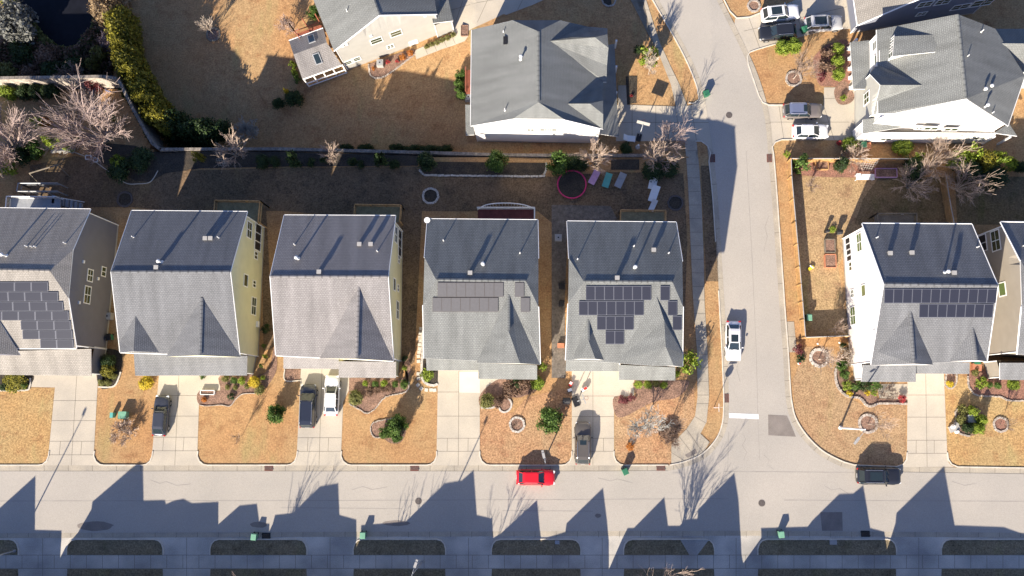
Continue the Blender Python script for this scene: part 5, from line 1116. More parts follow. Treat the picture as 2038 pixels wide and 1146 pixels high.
# --- trees
fan_tree((214,279), 13.5, 66, 'largest pinkish leafless tree standing behind the taupe house garden', 24, 'barkp', 11, .015, .11, (-.02,.03), 'bare_tree', 'leafless trees', 52, (8,5), .22)
fan_tree((42,302), 13, 62, 'pinkish leafless tree cut off by the left edge', 22, 'barkp', 14, .015, .11, (0,.04), 'bare_tree', 'leafless trees', 50, (8,5), .22)
CR = [33,19,29,31,32,39,39,38,27]
for i, (p, h, l, sp, tw, n, tl) in enumerate((((473,310),4.6,'round pale crape myrtle by the retaining wall next to the wire trellis',1.5,'barkt',8,(-.05,.05)),((660,312),2.6,'smallest crape myrtle between two dark conifers on the retaining wall',1.5,'barkt',6,(0,.1)),((1183,325),5.4,'crape myrtle below the white house beside the pink trampoline',1.4,'barkt',8,(0,.05)),((1309,322),4.8,'crape myrtle above the white garden loungers',1.5,'barkt',8,(.03,.1)),((1330,284),4.8,'thin reddish crape myrtle beside the shaded driveway',1.5,'barkp',5,(.05,.05)),
   ((1805,372),5.6,'crape myrtle whose base stands in the shade right of the raised beds',1.4,'barkt',9,(.12,.05)),((1852,330),5.4,'upper crape myrtle touching the large white house wall',1.4,'barkt',8,(0,.1)),((1903,377),5.4,'crape myrtle in the shaded garden right of the garden fence',1.4,'barkt',8,(.15,.05)),((1690,322),3.6,'fan shaped tan shrub behind the cedar fence',1.5,'barkt',9,(0,.1)))):
    fan_tree(p, h, CR[i], l, 15+n//2, tw, 30+i, minr=.015, r0=.04, tilt=(tl[0]*.6, tl[1]*.6), forks=(4, 4))
bare_tree((1282,845), 6.2, 1.2, 'grey twiggy leafless tree on the corner lawn', 1, 4, 'bark', 'barkg', 51, .09, .018, rad=34)
bare_tree((1328,862), 6.5, .75, 'upright brown leafless tree in the stone loop beside the corner pavement', 4, 4, 'bark', 'bark', 52, .07, .018, .25, rad=24)
bare_tree((482,867), 4.0, .7, 'thin leafless sapling on the lawn right of the charcoal hatchback', 1, 2, 'bark', 'bark', 53, .035, .014, rad=10)
bare_tree((1028,846), 4.5, .8, 'thin leafless sapling inside the pale stone ring', 1, 3, 'bark', 'bark', 54, .05, .016, rad=12)
bare_tree((1727,844), 6.0, .9, 'leafless sapling inside the ring beside the white lamp post', 1, 3, 'barkw', 'barkt', 55, .06, .016, rad=22)
bare_tree((1629,715), 5.6, .9, 'leafless sapling in the rough stone ring near the corner', 1, 3, 'barkw', 'barkt', 56, .06, .016, rad=22)
bare_tree((1990,845), 4.2, .8, 'leafless sapling in the brick ring at the far right', 1, 3, 'bark', 'bark', 57, .045, .015, rad=12)
bare_tree((1579,157), 6.5, .85, 'leafless tree in the ring above the grey brown SUV', 1, 4, 'barkw', 'bark', 58, .08, .016, rad=26)
bare_tree((1290,148), 6.0, .8, 'white trunked birch in front of the white house porch', 1, 4, 'barkw', 'barkw', 59, .08, .018, rad=20)
bare_tree((427,70), 5.5, .7, 'pale leafless sapling in the ring on the sunlit upper lawn', 1, 3, 'barkw', 'barkw', 60, .06, .018, rad=18)
bare_tree((1609,372), 3., .9, 'young leafless tree inside the fenced garden', 1, 3, 'bark', 'bark', 61, .045, .016, rad=14)
bare_tree((1655,655), 5.0, .8, 'leafless tree in the shaded corner of the fenced garden', 1, 3, 'barkw', 'barkt', 62, .05, .016, rad=16)
bare_tree((250,860), 2.2, 1.6, 'sprawling brown shrub beside the pale green utility box', 8, 3, 'bark', 'brown_tw' if False else 'barkt', 63, .03, .016, 1.2, name='bare_shrub', rad=26)
bare_tree((580,62), 3.6, 1.3, 'pinkish twiggy shrub left of the angled beige house', 6, 3, 'bark', 'barkp', 64, .04, .02, .7, name='bare_shrub', rad=20)
bare_tree((1757,785), 2.6, 1.2, 'leafless shrub in the bed of the white house by the side street', 4, 3, 'bark', 'bark', 65, .035, .016, .7, name='bare_shrub', rad=18)
bare_tree((1678,708), 2.4, 1.2, 'pale arching bare shrub at the corner of the white house', 6, 3, 'barkw', 'barkw', 66, .03, .016, .9, name='bare_shrub', rad=18)
bare_tree((163,170), 5.5, 1.3, 'reddish leafless tree at the pond corner', 5, 4, 'bark', 'barkp', 67, .06, .022, .6, rad=26)
bare_tree((505,268), 4.0, 1.3, 'pale leafless tree in the shade below the golden hedge', 5, 4, 'bark', 'barkg', 68, .05, .02, .6, rad=24)
bare_tree((520,1185), 9.5, .75, 'leafless street tree across the street, left, just below the frame', 1, 2, 'bark', 'bark', 70, .12, .017, rad=44)
bare_tree((768,1192), 9.0, .8, 'leafless street tree across the street facing the paired cars, just below the frame', 2, 2, 'bark', 'bark', 71, .10, .017, .3, rad=46)
bare_tree((935,1195), 9.0, .8, 'leafless street tree across the street facing the red hatchback, just below the frame', 1, 2, 'bark', 'bark', 72, .10, .017, rad=44)
bare_tree((1322,1158), 9.5, 1., 'tan leafless tree whose tips reach into the bottom of the picture', 1, 3, 'barkw', 'barkt', 73, .13, .017, rad=50)
# evergreen hedge: separate trees side by side
for i, (x, y, r, h) in enumerate([(250,45,20,8),(252,68,20,8.2),(256,90,20,8.2),(261,112,20,8.4),(268,132,20,8.3),(277,151,21,8.4),(287,169,21,8.3),(298,187,21,8.2),(308,205,22,8.3),(320,222,22,8.2),(333,239,22,8.2)]):
    g = G(x+19, y+21)
    me = SHM.setdefault(('h', i % 3), None) or leafmesh(5200, (1,1,1), .085, 90+i, LM['hedge'], 60, spread=.28); SHM[('h', i % 3)] = me
    o = bpy.data.objects.new('hedge_tree', me); COL.objects.link(o); o.location = (g.x, g.y, g.z-.1); o.scale = (2.15, 1.75, h*.47); o.rotation_euler = (0, 0, rs.uniform(0, 6.28))
    tag(o, ['northmost tree of the tall golden green hedge', 'second tree from the north in the tall golden hedge', 'third tree from the north in the tall golden hedge', 'fourth tree from the north in the tall golden hedge', 'fifth tree from the north in the tall golden hedge', 'middle tree of the tall golden hedge', 'fifth tree from the south end of the tall golden hedge', 'fourth tree from the south end of the tall golden hedge', 'third tree from the south end of the tall golden hedge', 'second tree from the south end of the tall golden hedge', 'southmost sunlit tree of the tall golden green hedge'][i], 'tree', 'golden hedge trees')
for i, (x, y, r, h, l) in enumerate(((355,248,26,6.5,'dark evergreen bush just beyond the golden hedge'),(385,258,27,6.,'dark evergreen bush right of the hedge end with a pale tuft above'),(415,262,26,5.5,'dark evergreen bush left of the round crape myrtle shade'),(440,258,22,4.5,'last dark evergreen bush of the hedge line towards the east'))):
    shrub((x, y), r, h, 'dark', l, 'wide', 'dark evergreens after the hedge')
# pond side vegetation
for x, y, r, h, c, k, l in ((25,45,42,7,'pale','wide','large pale grey willow like tree at the top left corner'),(205,22,26,5,'tan','wide','tan sunlit thicket right of the pond'),(222,2,20,5,'tan','wide','tan sunlit thicket at the top edge beside the pond'),(222,82,22,4,'purple','wide','brownish thicket between pond and golden hedge'),(200,108,16,3.5,'olive','loose','speckled green shrub beside the pond corner'),(232,108,13,3.,'brown','loose','brown shrub against the golden hedge'),(185,128,13,3,'olive','loose','small speckled shrub above the blue gravel patch'),(185,170,15,3,'maroon','loose','dark reddish shrub left of the blue gravel patch'),
   (17,185,15,3,'lime','round','bright green clipped bush at the left edge'),(48,182,17,2.6,'dark','round','dark clipped bush right of the bright green one'),(74,183,17,2.6,'dark','round','dark clipped bush in the middle of the low hedge'),(100,183,17,2.6,'dark','round','dark clipped bush at the right end of the low hedge'),(15,148,22,3,'olive','wide','mixed undergrowth bush below the pond fence'),(58,152,22,3,'brown','wide','brown undergrowth bush south of the pond'),(105,145,26,3,'dark','wide','dark undergrowth bush south of the pond centre'),(150,135,24,3,'dark','wide','dark undergrowth bush at the pond corner'),(95,115,26,3,'brown','wide','brownish reeds on the pond bank'),(45,100,26,3,'dark','wide','dark thicket between pond fence and pond')):
    shrub((x, y), r, h, c, l, k, 'pond side thickets')
for x, y, r, h, c, k, l in ((62,297,20,3.2,'green','wide','rich green bush at the corner of the sunlit left garden'),(97,279,13,4.2,'lime','cone','lime conifer left of the timber pile'),(128,283,14,4.5,'lime','cone','lime conifer above the pale rock pile'),(143,275,9,3.8,'lime','loose','small lime shrub under the large pink tree'),(78,246,12,3.5,'lime','loose','lime shrub next to an orange shrub'),(95,249,12,3,'orange','loose','orange leaved shrub between the two pink trees'),(10,330,19,3.5,'lime','loose','lime leafy shrub at the left edge'),(38,312,18,3.,'dark','wide','dark leafy shrub near the left edge'),(25,290,12,2.6,'purple','loose','greyish shrub at the foot of the left tree'),(235,322,12,2.8,'lime','loose','light leaved shrub rising from a dark bush'),(240,336,24,2.2,'dark','wide','dark spreading bush behind the taupe house'),(282,318,24,2.,'dark','wide','dark low bush at the bend of the retaining wall'),(215,228,6,6,'lime','loose','green tuft among the pink twigs'),(28,402,8,1.5,'lime','loose','small green shrub beside the white railed deck')):
    shrub((x, y), r, h, c, l, k, 'left garden shrubs')
for x, y, r, h, c, k, l in ((392,312,12,4.2,'hedge','cone','golden topped conifer left of the crape myrtle'),(580,313,17,4.8,'dark','cone','dark conifer with a golden tip left of the small crape myrtle'),(757,315,17,4.8,'dark','cone','dark conifer right of the small crape myrtle'),(850,320,18,3.2,'dark','round','dark round holly at the left end of the long back bed'),(988,322,20,3.4,'green','round','round green holly in the middle of the long back bed'),(1112,325,21,4.2,'green','round','round green holly above the pink trampoline'),(1138,322,16,2.2,'dark','round','dark shrub between the holly and the crape myrtle'),(1160,325,14,2.,'dark','round','dark shrub at the foot of the crape myrtle'),(1300,338,20,1.8,'dark','wide','dark spreading shrub under the crape myrtle by the pavement'),(1332,335,17,1.8,'dark','round','dark shrub right of the crape myrtle by the pavement'),
   (571,182,6,3.2,'yellow','loose','added pale tuft imitating the sunlit top of the larger dark bush'),(585,198,18,3,'dark','round','larger dark bush on the shaded upper lawn'),(554,207,12,2.2,'dark','round','smaller dark bush on the shaded upper lawn'),(520,322,14,1.6,'dark','round','dark low bush right of the round crape myrtle'),(545,322,11,1.6,'dark','round','dark low bush left of the golden tipped conifer'),(620,322,9,1.4,'dark','round','small dark bush right of the golden tipped conifer'),(645,318,8,1.4,'dark','round','small dark bush left of the small crape myrtle'),(700,322,9,1.4,'dark','round','small dark bush halfway along the wall bed'),(718,328,8,1.2,'dark','round','smallest dark bush in the wall bed'),(785,328,10,1.6,'dark','round','dark bush right of the second dark conifer')):  # the yellow tuft is added as painted sunlight on the larger bush's top
    shrub((x, y), r, h, c, l, k, 'back garden evergreens')
for i, (x, w_) in enumerate(((690,16),(728,18),(790,18),(820,20),(852,20),(884,18))): shrub((x, 296), w_*.9, 1.8, 'dark', ['westmost','second','third','fourth','fifth','eastmost'][i]+' dark low shrub above the retaining wall', 'wide', 'dark low shrubs above the wall', ry=10)
for x, y, r, h, c, k, l in ((624,25,13,2,'green','wide','bright green shrub beside the brown deck of the angled house'),(582,130,7,2.2,'lime','loose','upper bright shrub left of the screened porch'),(587,143,7,2,'lime','loose','middle bright shrub left of the screened porch'),(592,157,8,2,'green','loose','lower shaded shrub left of the screened porch'),(744,136,4,.9,'orange','loose','small orange shrub left of the air conditioner'),(772,124,5,.9,'red','loose','red shrub right of the air conditioner'),(790,122,4,.8,'red','loose','small red shrub beside a dark pot'),(801,112,7,1,'orange','loose','orange shrub near the house door'),(815,105,7,1,'orange','loose','orange shrub nearest the house door'),(917,150,11,2.6,'green','round','upper green shrub at the west side of the white house'),(914,170,11,2.6,'green','round','middle green shrub at the west side of the white house'),(918,187,11,2.6,'green','round','lower green shrub at the west side of the white house'),
   (1290,112,18,4.0,'lime','loose','lime conifer behind the white birch'),(1272,100,10,2.5,'dark','loose','dark shrub left of the lime conifer'),(1247,295,12,1.8,'dark','round','dark green shrub below the white bench'),(1257,190,3,.6,'red','loose','small crimson shrub in the dark porch bed'),(1558,94,15,2.,'lime','round','left half of the lime bushes below the black SUV'),(1580,91,15,2.,'lime','round','right half of the lime bushes below the black SUV'),(1667,97,12,1.7,'lime','round','top lime bush in front of the white porch'),(1668,122,12,1.7,'lime','round','middle lime bush in front of the white porch'),(1669,147,12,1.7,'lime','round','bottom lime bush in front of the white porch'),(1648,100,13,1.5,'brown','loose','upper brown shrub in the red mulch bed'),(1648,128,15,1.5,'brown','loose','middle brown shrub in the red mulch bed'),(1636,152,9,1.2,'maroon','loose','maroon shrub at the bottom of the red mulch bed'),(1680,195,6,1,'lime','loose','small lime shrub by the white wall'),(1692,288,15,1.8,'lime','round','lime bush beside the red flowers'),(1671,284,5,.8,'red','loose','red flowering shrub beside the lime bush'),(1797,291,19,1.6,'lime','wide','long lime bush against the large white house'),(1566,306,6,1.2,'lime','loose','small lime tuft at the fence corner')):
    shrub((x, y), r, h, c, l, k, 'north garden shrubs')
for i in range(6): shrub((849+i*10.5, 93-i*4.6), 6, .7, 'olive', ['first','second','third','fourth','fifth','last'][i]+' olive plant from the door along the concrete path', 'loose', 'olive plants along the path')
for x, y, r, h, c, k, l in ((1596,326,16,3.2,'green','loose','green leafy shrub in the corner of the cedar fence'),(1676,328,14,2.8,'dark','round','dark green shrub behind the raised timber planter'),(1818,335,22,3.,'dark','wide','dark bush behind the shaded crape myrtle'),(1825,315,10,3.4,'lime','loose','lime sprig above the dark bush'),(1908,318,17,4.,'lime','loose','lime shrub right of the upper crape myrtle'),(1932,305,17,4.2,'lime','loose','tallest lime shrub behind the fence'),(1960,320,18,4.,'hedge','wide','golden shrub between two lime shrubs'),(1988,318,15,4,'lime','loose','lime shrub near the right edge'),(2008,328,12,3.5,'lime','loose','last lime shrub near the right edge'),(1925,335,26,2.6,'dark','wide','dark underbush below the lime shrubs'),(1980,345,26,2.4,'dark','wide','dark underbush at the right edge'),(2030,330,12,2.,'dark','round','dark bush cut off by the right edge'),(1657,456,7,.5,'lime','round','lime groundcover by the barbecue')):
    shrub((x, y), r, h, c, l, k, 'fenced garden shrubs')
for x, y, r, h, c, k, l in ((30,757,22,.9,'hedge','wide','golden low shrub at the left end of the street'),(47,768,7,.8,'green','round','small round shrub left of the first driveway'),(8,770,9,.8,'dark','round','dark shrub at the left picture edge'),(215,716,13,2.2,'dark','round','dark topiary ball beside the taupe house'),(216,737,13,1.6,'hedge','round','golden topiary disc beside the taupe house'),(225,749,7,1.0,'olive','round','upper small clipped ball by the first driveway'),(201,761,7,.8,'olive','round','left small clipped ball by the first driveway'),(214,762,7,.8,'olive','round','right small clipped ball by the first driveway'),(290,762,13,.9,'yellow','wide','golden shrub left of the second driveway'),(402,750,5,.7,'green','loose','green tuft at the garage corner'),
   (448,753,7,1,'olive','round','first clipped ball right of the front step'),(464,757,7,1,'green','round','second clipped ball right of the front step'),(481,758,7.5,1,'lime','round','third clipped ball right of the front step'),(506,760,11,.9,'yellow','round','yellow flowering shrub right of the clipped balls'),(523,752,5.5,1.6,'lime','cone','small lime conifer above the yellow shrub'),(516,776,9.5,.9,'olive','round','olive ball at the tip of the bed'),(452,771,5,.5,'olive','round','left tiny ball of the front row'),(468,771,5,.5,'olive','round','middle tiny ball of the front row'),(491,769,5,.5,'olive','round','right tiny ball of the front row'),(459,790,7,.6,'dark','loose','dark dwarf shrub in the bend of the bed'),(519,727,5,2.,'green','cone','slim conifer at the porch corner'),(526,708,5,1.8,'lime','cone','slim lime conifer beside the yellow wall'),(524,688,5,1.8,'green','cone','northern slim conifer beside the yellow wall'),(530,655,9,1.6,'dark','loose','dark shrub in the gap between the yellow houses'),(406,795,5,.7,'orange','round','orange ornamental shrub by the bench'),
   (548,824,17,2.6,'green','round','single large green bush left of the black minivan'),(727,763,5.5,1,'lime','round','first clipped ball of five by the porch steps'),(747,764,6.5,1,'green','round','second clipped ball of five by the porch steps'),(764,763,6.5,1,'lime','round','third clipped ball of five by the porch steps'),(786,764,6.5,1,'green','round','fourth clipped ball of five by the porch steps'),(804,764,9,1.2,'green','round','last and biggest clipped ball of five'),(707,792,13,1,'olive','round','clipped oblong shrub right of the white saloon'),(734,779,9,.8,'brown','round','brown shrub behind the oblong one'),(755,778,8,.6,'brown','loose','brown perennial in the wavy bed'),(775,776,8,.6,'brown','loose','brown perennial below the clipped balls'),(804,733,6,2.2,'lime','cone','lime conifer at the yellow house corner'),(806,714,6,1.5,'dark','loose','dark shrub at the yellow house corner'),
   (790,845,18,3.2,'green','round','largest of three dark shrubs on the lawn'),(767,861,11.5,2.2,'green','round','left one of three dark shrubs on the lawn'),(789,869,11,2.2,'green','round','lower one of three dark shrubs on the lawn'),(850,744,12,1.2,'lime','loose','lime shrub inside the pale curved border'),(970,798,13,1.2,'olive','round','clipped olive shrub right of the bare driveway'),(990,800,10.5,1.1,'brown','round','clipped brown shrub right of the olive one'),(1008,777,15,1.4,'brown','loose','reddish brown shrub below the porch'),(1040,775,18,1.5,'brown','loose','wide reddish brown shrub below the porch'),(1028,762,10,1.3,'dark','loose','dark shrub against the porch'),(1071,763,12.5,1.3,'lime','round','lime round shrub at the porch corner'),(1080,731,8,1.5,'lime','loose','lime shrub in the gap before the corner house'),(1095,836,23,2.7,'green','round','large leafy green bush left of the corner house driveway'),
   (1271,765,8,.9,'lime','round','first clipped ball below the corner house'),(1290,766,8,.9,'lime','round','second clipped ball below the corner house'),(1305,763,7,.9,'olive','round','third clipped ball below the corner house'),(1321,766,7,.9,'lime','round','fourth clipped ball below the corner house'),(1348,744,6,1.6,'lime','round','narrow clipped shrub at the corner house wall'),(1374,722,20,3.0,'lime','loose','airy lime tree beside the side street pavement'),(1240,796,9,.6,'maroon','loose','crimson low shrub right of the corner driveway'),(1256,792,8,.6,'maroon','loose','second crimson low shrub further from the driveway'),(1256,888,8,.6,'orange','loose','orange brown tuft on the corner lawn'),(1330,862,18,1.0,'brown','wide','low brown thicket inside the corner stone loop'),
   (1676,727,10,1.3,'green','round','green shrub beside the white porch, upper'),(1681,744,9,1.3,'green','round','green shrub beside the white porch, lower'),(1686,766,9,1.,'lime','loose','lime shrub at the bend of the stone border'),(1704,768,10,1.1,'green','loose','green shrub left of three below the porch roof'),(1722,768,10,1.1,'dark','loose','middle dark shrub below the porch roof'),(1741,768,12,1.1,'green','loose','wide green shrub right below the porch roof'),(1691,784,6,.7,'yellow','loose','yellow plant nearest the stone border'),(1726,781,6,.7,'yellow','loose','yellow plant in the middle of the bed'),(1741,781,6,.8,'lime','loose','lime plant right of the yellow one'),(1794,794,8,.9,'red','loose','red shrub at the driveway corner'),(1891,763,6.5,.8,'yellow','round','yellow shrub in the small stone loop'),(1942,741,7,1,'olive','round','olive ball below the terracotta box'),(1952,761,11,1.3,'lime','loose','leftmost lime shrub in the red mulch'),(1971,767,6,.8,'green','round','small green ball in the red mulch'),(1987,767,7,1,'green','round','larger green ball in the red mulch'),(2018,765,11,1.2,'lime','round','rightmost lime shrub in the red mulch'),
   (1916,815,9,1.3,'olive','round','upper left shrub of the right lawn cluster'),(1937,818,9.5,1.9,'lime','round','upper right ball of the right lawn cluster'),(1914,834,9,1.3,'olive','round','left shrub of the right lawn cluster'),(1953,836,10.5,2.,'lime','round','right ball of the right lawn cluster'),(1927,850,11,1.5,'dark','round','lower left shrub of the right lawn cluster'),(1946,853,11.5,1.8,'lime','round','lower right ball of the right lawn cluster'),(1590,697,11,1.0,'maroon','loose','maroon shrub at the fence corner outside'),(1592,712,9,.8,'dark','loose','dark dry shrub on the verge beside the fence corner'),(1678,690,8,1.2,'dark','loose','dark shrub at the white house corner')):
    shrub((x, y), r, h, c, l, k, 'front garden shrubs')
# ================================================================== STREET AND GARDEN THINGS
def px_thing(name, px, label, cat, group=None, z=0.): p = G(*px); return thing(name, (p.x, p.y, p.z+z), label, cat, group), Vector((p.x, p.y, p.z+z))
def part(mb, nm, m, t, **k): return mb.build(nm, m, t, **k)
for p, r, l, c, lc in (((1243,937),25,'green wheeled bin at the kerb near the corner storm drain','green','green'),((1404,190),20,'green wheeled bin at the kerb of the side street','green','green'),((510,1066),-5,'pale lidded wheeled bin on the south kerb, leftmost','greenlid','greenlid'),((725,1063),0,'pale lidded wheeled bin on the south kerb, middle one','greenlid','greenlid'),((1551,1061),6,'pale lidded wheeled bin on the south kerb, rightmost','greenlid','greenlid'),((1606,633),0,'green wheeled bin inside the cedar fence','green','greenlid'),((223,672),10,'dark green bin beside the taupe house wall','green','black'),((1714,292),0,'green bin beside the terracotta box by the large white house','green','green'),((1598,63),20,'green bin between the black and the silver SUV','green','green'),((1938,719),0,'green lidded bin between the white and the tan house','green','green'),((1118,571),0,'black bin on the paved strip beside the corner house','black','black'),((1118,606),0,'smaller black bin on the paved strip','black','black')):
    t, q = px_thing('wheeled_bin', p, l, 'bin', 'wheeled bins'); mb = MB()
    a = R(r); ca, sa = math.cos(a), math.sin(a)
    def rect(w_, d_, z, ox=0, oy=0): return [(q.x+(x+ox)*ca-(y+oy)*sa, q.y+(x+ox)*sa+(y+oy)*ca, q.z+z) for x, y in ((-w_/2,-d_/2),(w_/2,-d_/2),(w_/2,d_/2),(-w_/2,d_/2))]
    mb.add(rect(.5,.55,.05)+rect(.64,.74,1.02), [(0,1,2,3),(4,5,6,7),(0,1,5,4),(1,2,6,5),(2,3,7,6),(3,0,4,7)]); part(mb, 'body', c, t)
    mb = MB(); mb.add(rect(.68,.80,1.03)+rect(.60,.66,1.12,0,-.03), [(0,1,2,3),(4,5,6,7),(0,1,5,4),(1,2,6,5),(2,3,7,6),(3,0,4,7)]); part(mb, 'lid', lc, t)
    for sx in (-1, 1):
        w0 = Vector((q.x+(.26*sx)*ca-.34*sa, q.y+(.26*sx)*sa+.34*ca, q.z+.12)); mb = MB(); mb.tube([w0-Vector((.03*ca,.03*sa,0)), w0+Vector((.03*ca,.03*sa,0))], .12, 10); part(mb, 'wheel', 'black', t)
    h0 = rect(.5,.0,1.0,0,.42); mb = MB(); mb.tube([h0[0], h0[1]], .02, 5); part(mb, 'handle', 'black', t)
def storm(px, l, rot=0, mat='grate', w_=1.0, d_=.62, z=.03):
    t, q = px_thing('storm_drain', px, l, 'drain', 'kerb storm drains'); mb = MB(); mb.box((q.x, q.y, q.z+z+.03), (w_, d_, .04), rot); part(mb, 'frame', mat, t); mb = MB()
    for k in range(6): o = -w_/2+w_*(k+.5)/6; mb.box((q.x+o*math.cos(rot), q.y+o*math.sin(rot), q.z+z+.055), (w_/14, d_*.8, .02), rot+.5)
    part(mb, 'grate', 'iron' if mat == 'grate' else 'darkmulch', t)
storm((535,931.5), 'rust red storm drain below the lawn with the single large bush'); storm((825,931.5), 'rust red storm drain below the three dark shrubs'); storm((1315,931), 'rust red storm drain at the start of the corner curve')
storm((1445,792), 'rust red storm drain beside the stop sign', PI/2); storm((1418,315), 'dark red storm drain on the shaded side of the side street', PI/2); storm((1531,315), 'rust red storm drain below the driveway of the two parked cars', PI/2)
storm((530,1066), 'black storm drain right of the leftmost south bin', 0, 'black', 1.0, .7); storm((1722,1062), 'black storm drain on the south kerb at the right', 0, 'black', 1.0, .7)
for p, l in (((833,997),'iron manhole cover left of the middle of the street'),((1516,1001),'iron manhole cover below the junction'),((1451,229),'iron manhole cover in the side street')):
    q = G(*p); t = thing('manhole_cover', q, l, 'manhole', 'manhole covers'); mb = MB(); mb.cyl((q.x, q.y, q.z+.045), .40, .012, 20); part(mb, 'frame', 'iron', t); mb = MB(); mb.cyl((q.x, q.y, q.z+.055), .33, .008, 20); part(mb, 'lid', 'iron', t)
def oil(px, a, b, l):
    q = G(*px); mb = MB(); rnd = random.Random(int(px[0])); n = 22; mb.poly([(q.x+a*math.cos(2*PI*k/n)*(1+rnd.uniform(-.1,.1)), q.y+b*math.sin(2*PI*k/n)*(1+rnd.uniform(-.1,.1)), (.05)) for k in range(n)]); tag(mb.build('road_stain', 'patch'), kind='structure')
oil((190,1047), 2.2, .55, 0); oil((790,1041), 1.6, .32, 0); oil((1190,1026), .35, .25, 0); oil((515,1044), 1., .35, 0)
# lamp posts
def lamp(px, h, l, arm=(0, 0), mat='whitep', r0=.13):
    t, q = px_thing('street_lamp', px, l, 'street lamp', 'street lamps'); mb = MB(); mb.tube([q, (q.x, q.y, q.z+h)], [r0, r0*.62], 10); part(mb, 'pole', mat, t)
    mb = MB(); mb.cyl((q.x, q.y, q.z-.02), r0*1.8, .25, 10); part(mb, 'base', mat, t)
    L = Vector((arm[0], arm[1], 0)); e = Vector((q.x, q.y, q.z+h)); mb = MB(); mb.tube([e-Vector((0,0,.3)), e+L*.4+Vector((0,0,.15)), e+L], .035, 6); part(mb, 'arm', 'grey', t)
    d = L.normalized(); p = e+L; mb = MB(); a = math.atan2(d.y, d.x); mb.box((p.x+d.x*.2, p.y+d.y*.2, p.z), (.62, .30, .14), a); mb.box((p.x+d.x*.62, p.y+d.y*.62, p.z-.02), (.34, .26, .1), a); hd = part(mb, 'lamp_head', 'vent', t)
    mb = MB(); mb.box((p.x+d.x*.3, p.y+d.y*.3, p.z-.09), (.4, .2, .05), a); mb.build('lens', 'lampw', hd)
lamp((1672,851), 8.6, 'white street lamp leaning out over the stone ring near the junction', (-.75,-.95))
lamp((1085,913), 7.6, 'street lamp hidden just behind the red hatchback', (-.15,.6), 'grey', .08)
lamp((30,1096), 8.6, 'street lamp on the south verge at the bottom left', (.3,.9), 'grey', .09); lamp((840,1118), 8.6, 'street lamp on the south verge below the manhole', (.3,.9), 'grey', .09)
# stop sign with street name blades
t, q = px_thing('stop_sign', (1420.5,811), 'red stop sign post with two street name blades at the junction', 'stop sign')
mb = MB(); mb.tube([q, (q.x, q.y, 3.3)], .035, 6); part(mb, 'post', 'pipe', t)
mb = MB(); an = math.atan2(LDIR.y, LDIR.x); th = R(0); n = 8; ring_ = []
fx, fy = 0.35, .94
for k in range(8):
    a = 2*PI*(k+.5)/8; ring_.append((q.x+.42*math.cos(a), q.y+.05, 2.45+.42*math.sin(a)))
mb.add(ring_+[(x, y+.012, z) for x, y, z in ring_], [tuple(range(8)), tuple(reversed(range(8, 16)))]+[(k, (k+1) % 8, 8+(k+1) % 8, 8+k) for k in range(8)]); sp_ = part(mb, 'sign_plate', 'redp', t)
# lettering faces the traffic coming down the side street (north side)
LT = {'S': [[(1,1),(0,1),(0,.5),(1,.5),(1,0),(0,0)]], 'T': [[(0,1),(1,1)],[(.5,1),(.5,0)]], 'O': [[(0,0),(0,1),(1,1),(1,0),(0,0)]], 'P': [[(0,0),(0,1),(1,1),(1,.5),(0,.5)]]}
mb = MB()
for i, chx in enumerate('STOP'):
    for st in LT[chx]: mb.tube([(q.x+.26-(i*.145+x*.1), q.y+.068, 2.35+y*.2) for x, y in st], .012, 4)
mb.build('lettering', 'white', sp_)
mb = MB(); mb.box((q.x, q.y, 3.05), (.95, .02, .2), .1); part(mb, 'name_blade', 'white', t); mb = MB(); mb.box((q.x, q.y, 3.28), (.95, .02, .2), .1+PI/2*.93); part(mb, 'name_blade', 'white', t)
# basketball hoops
def hoop(px, l, ang, bw, blk, base=(.9,.6)):
    t, q = px_thing('basketball_hoop', px, l, 'basketball hoop', 'basketball hoops'); d = Vector((math.cos(ang), math.sin(ang), 0)); s = Vector((-d.y, d.x, 0))
    mb = MB(); mb.tube([q+Vector((0,0,.1)), q+Vector((0,0,2.6)), q+d*.6+Vector((0,0,3.1))], .06, 8); part(mb, 'pole', 'grey', t)
    mb = MB(); mb.box((q.x-d.x*.2, q.y-d.y*.2, q.z+.1), (base[0], base[1], .22), ang); part(mb, 'base', 'black', t)
    c = q+d*.7+Vector((0,0,3.3)); mb = MB(); mb.box((c.x, c.y, c.z), (.05, bw, 1.05), ang); b = part(mb, 'backboard', blk, t)
    rc = c+d*.3-Vector((0,0,.25)); mb = MB(); mb.tube([rc+Vector((math.cos(a)*.23, math.sin(a)*.23, 0)) for a in [2*PI*k/12 for k in range(13)]], .015, 4, cap=False); part(mb, 'rim', 'orange' if 'orange' in M else 'redp', t)
hoop((1272,271), 'basketball hoop with pale backboard beside the shaded driveway of the white house', R(75), 1.6, 'vent'); hoop((1149,798), 'portable basketball hoop with black base on the corner house driveway', R(20), 1.2, 'grey', (.7,1.2))
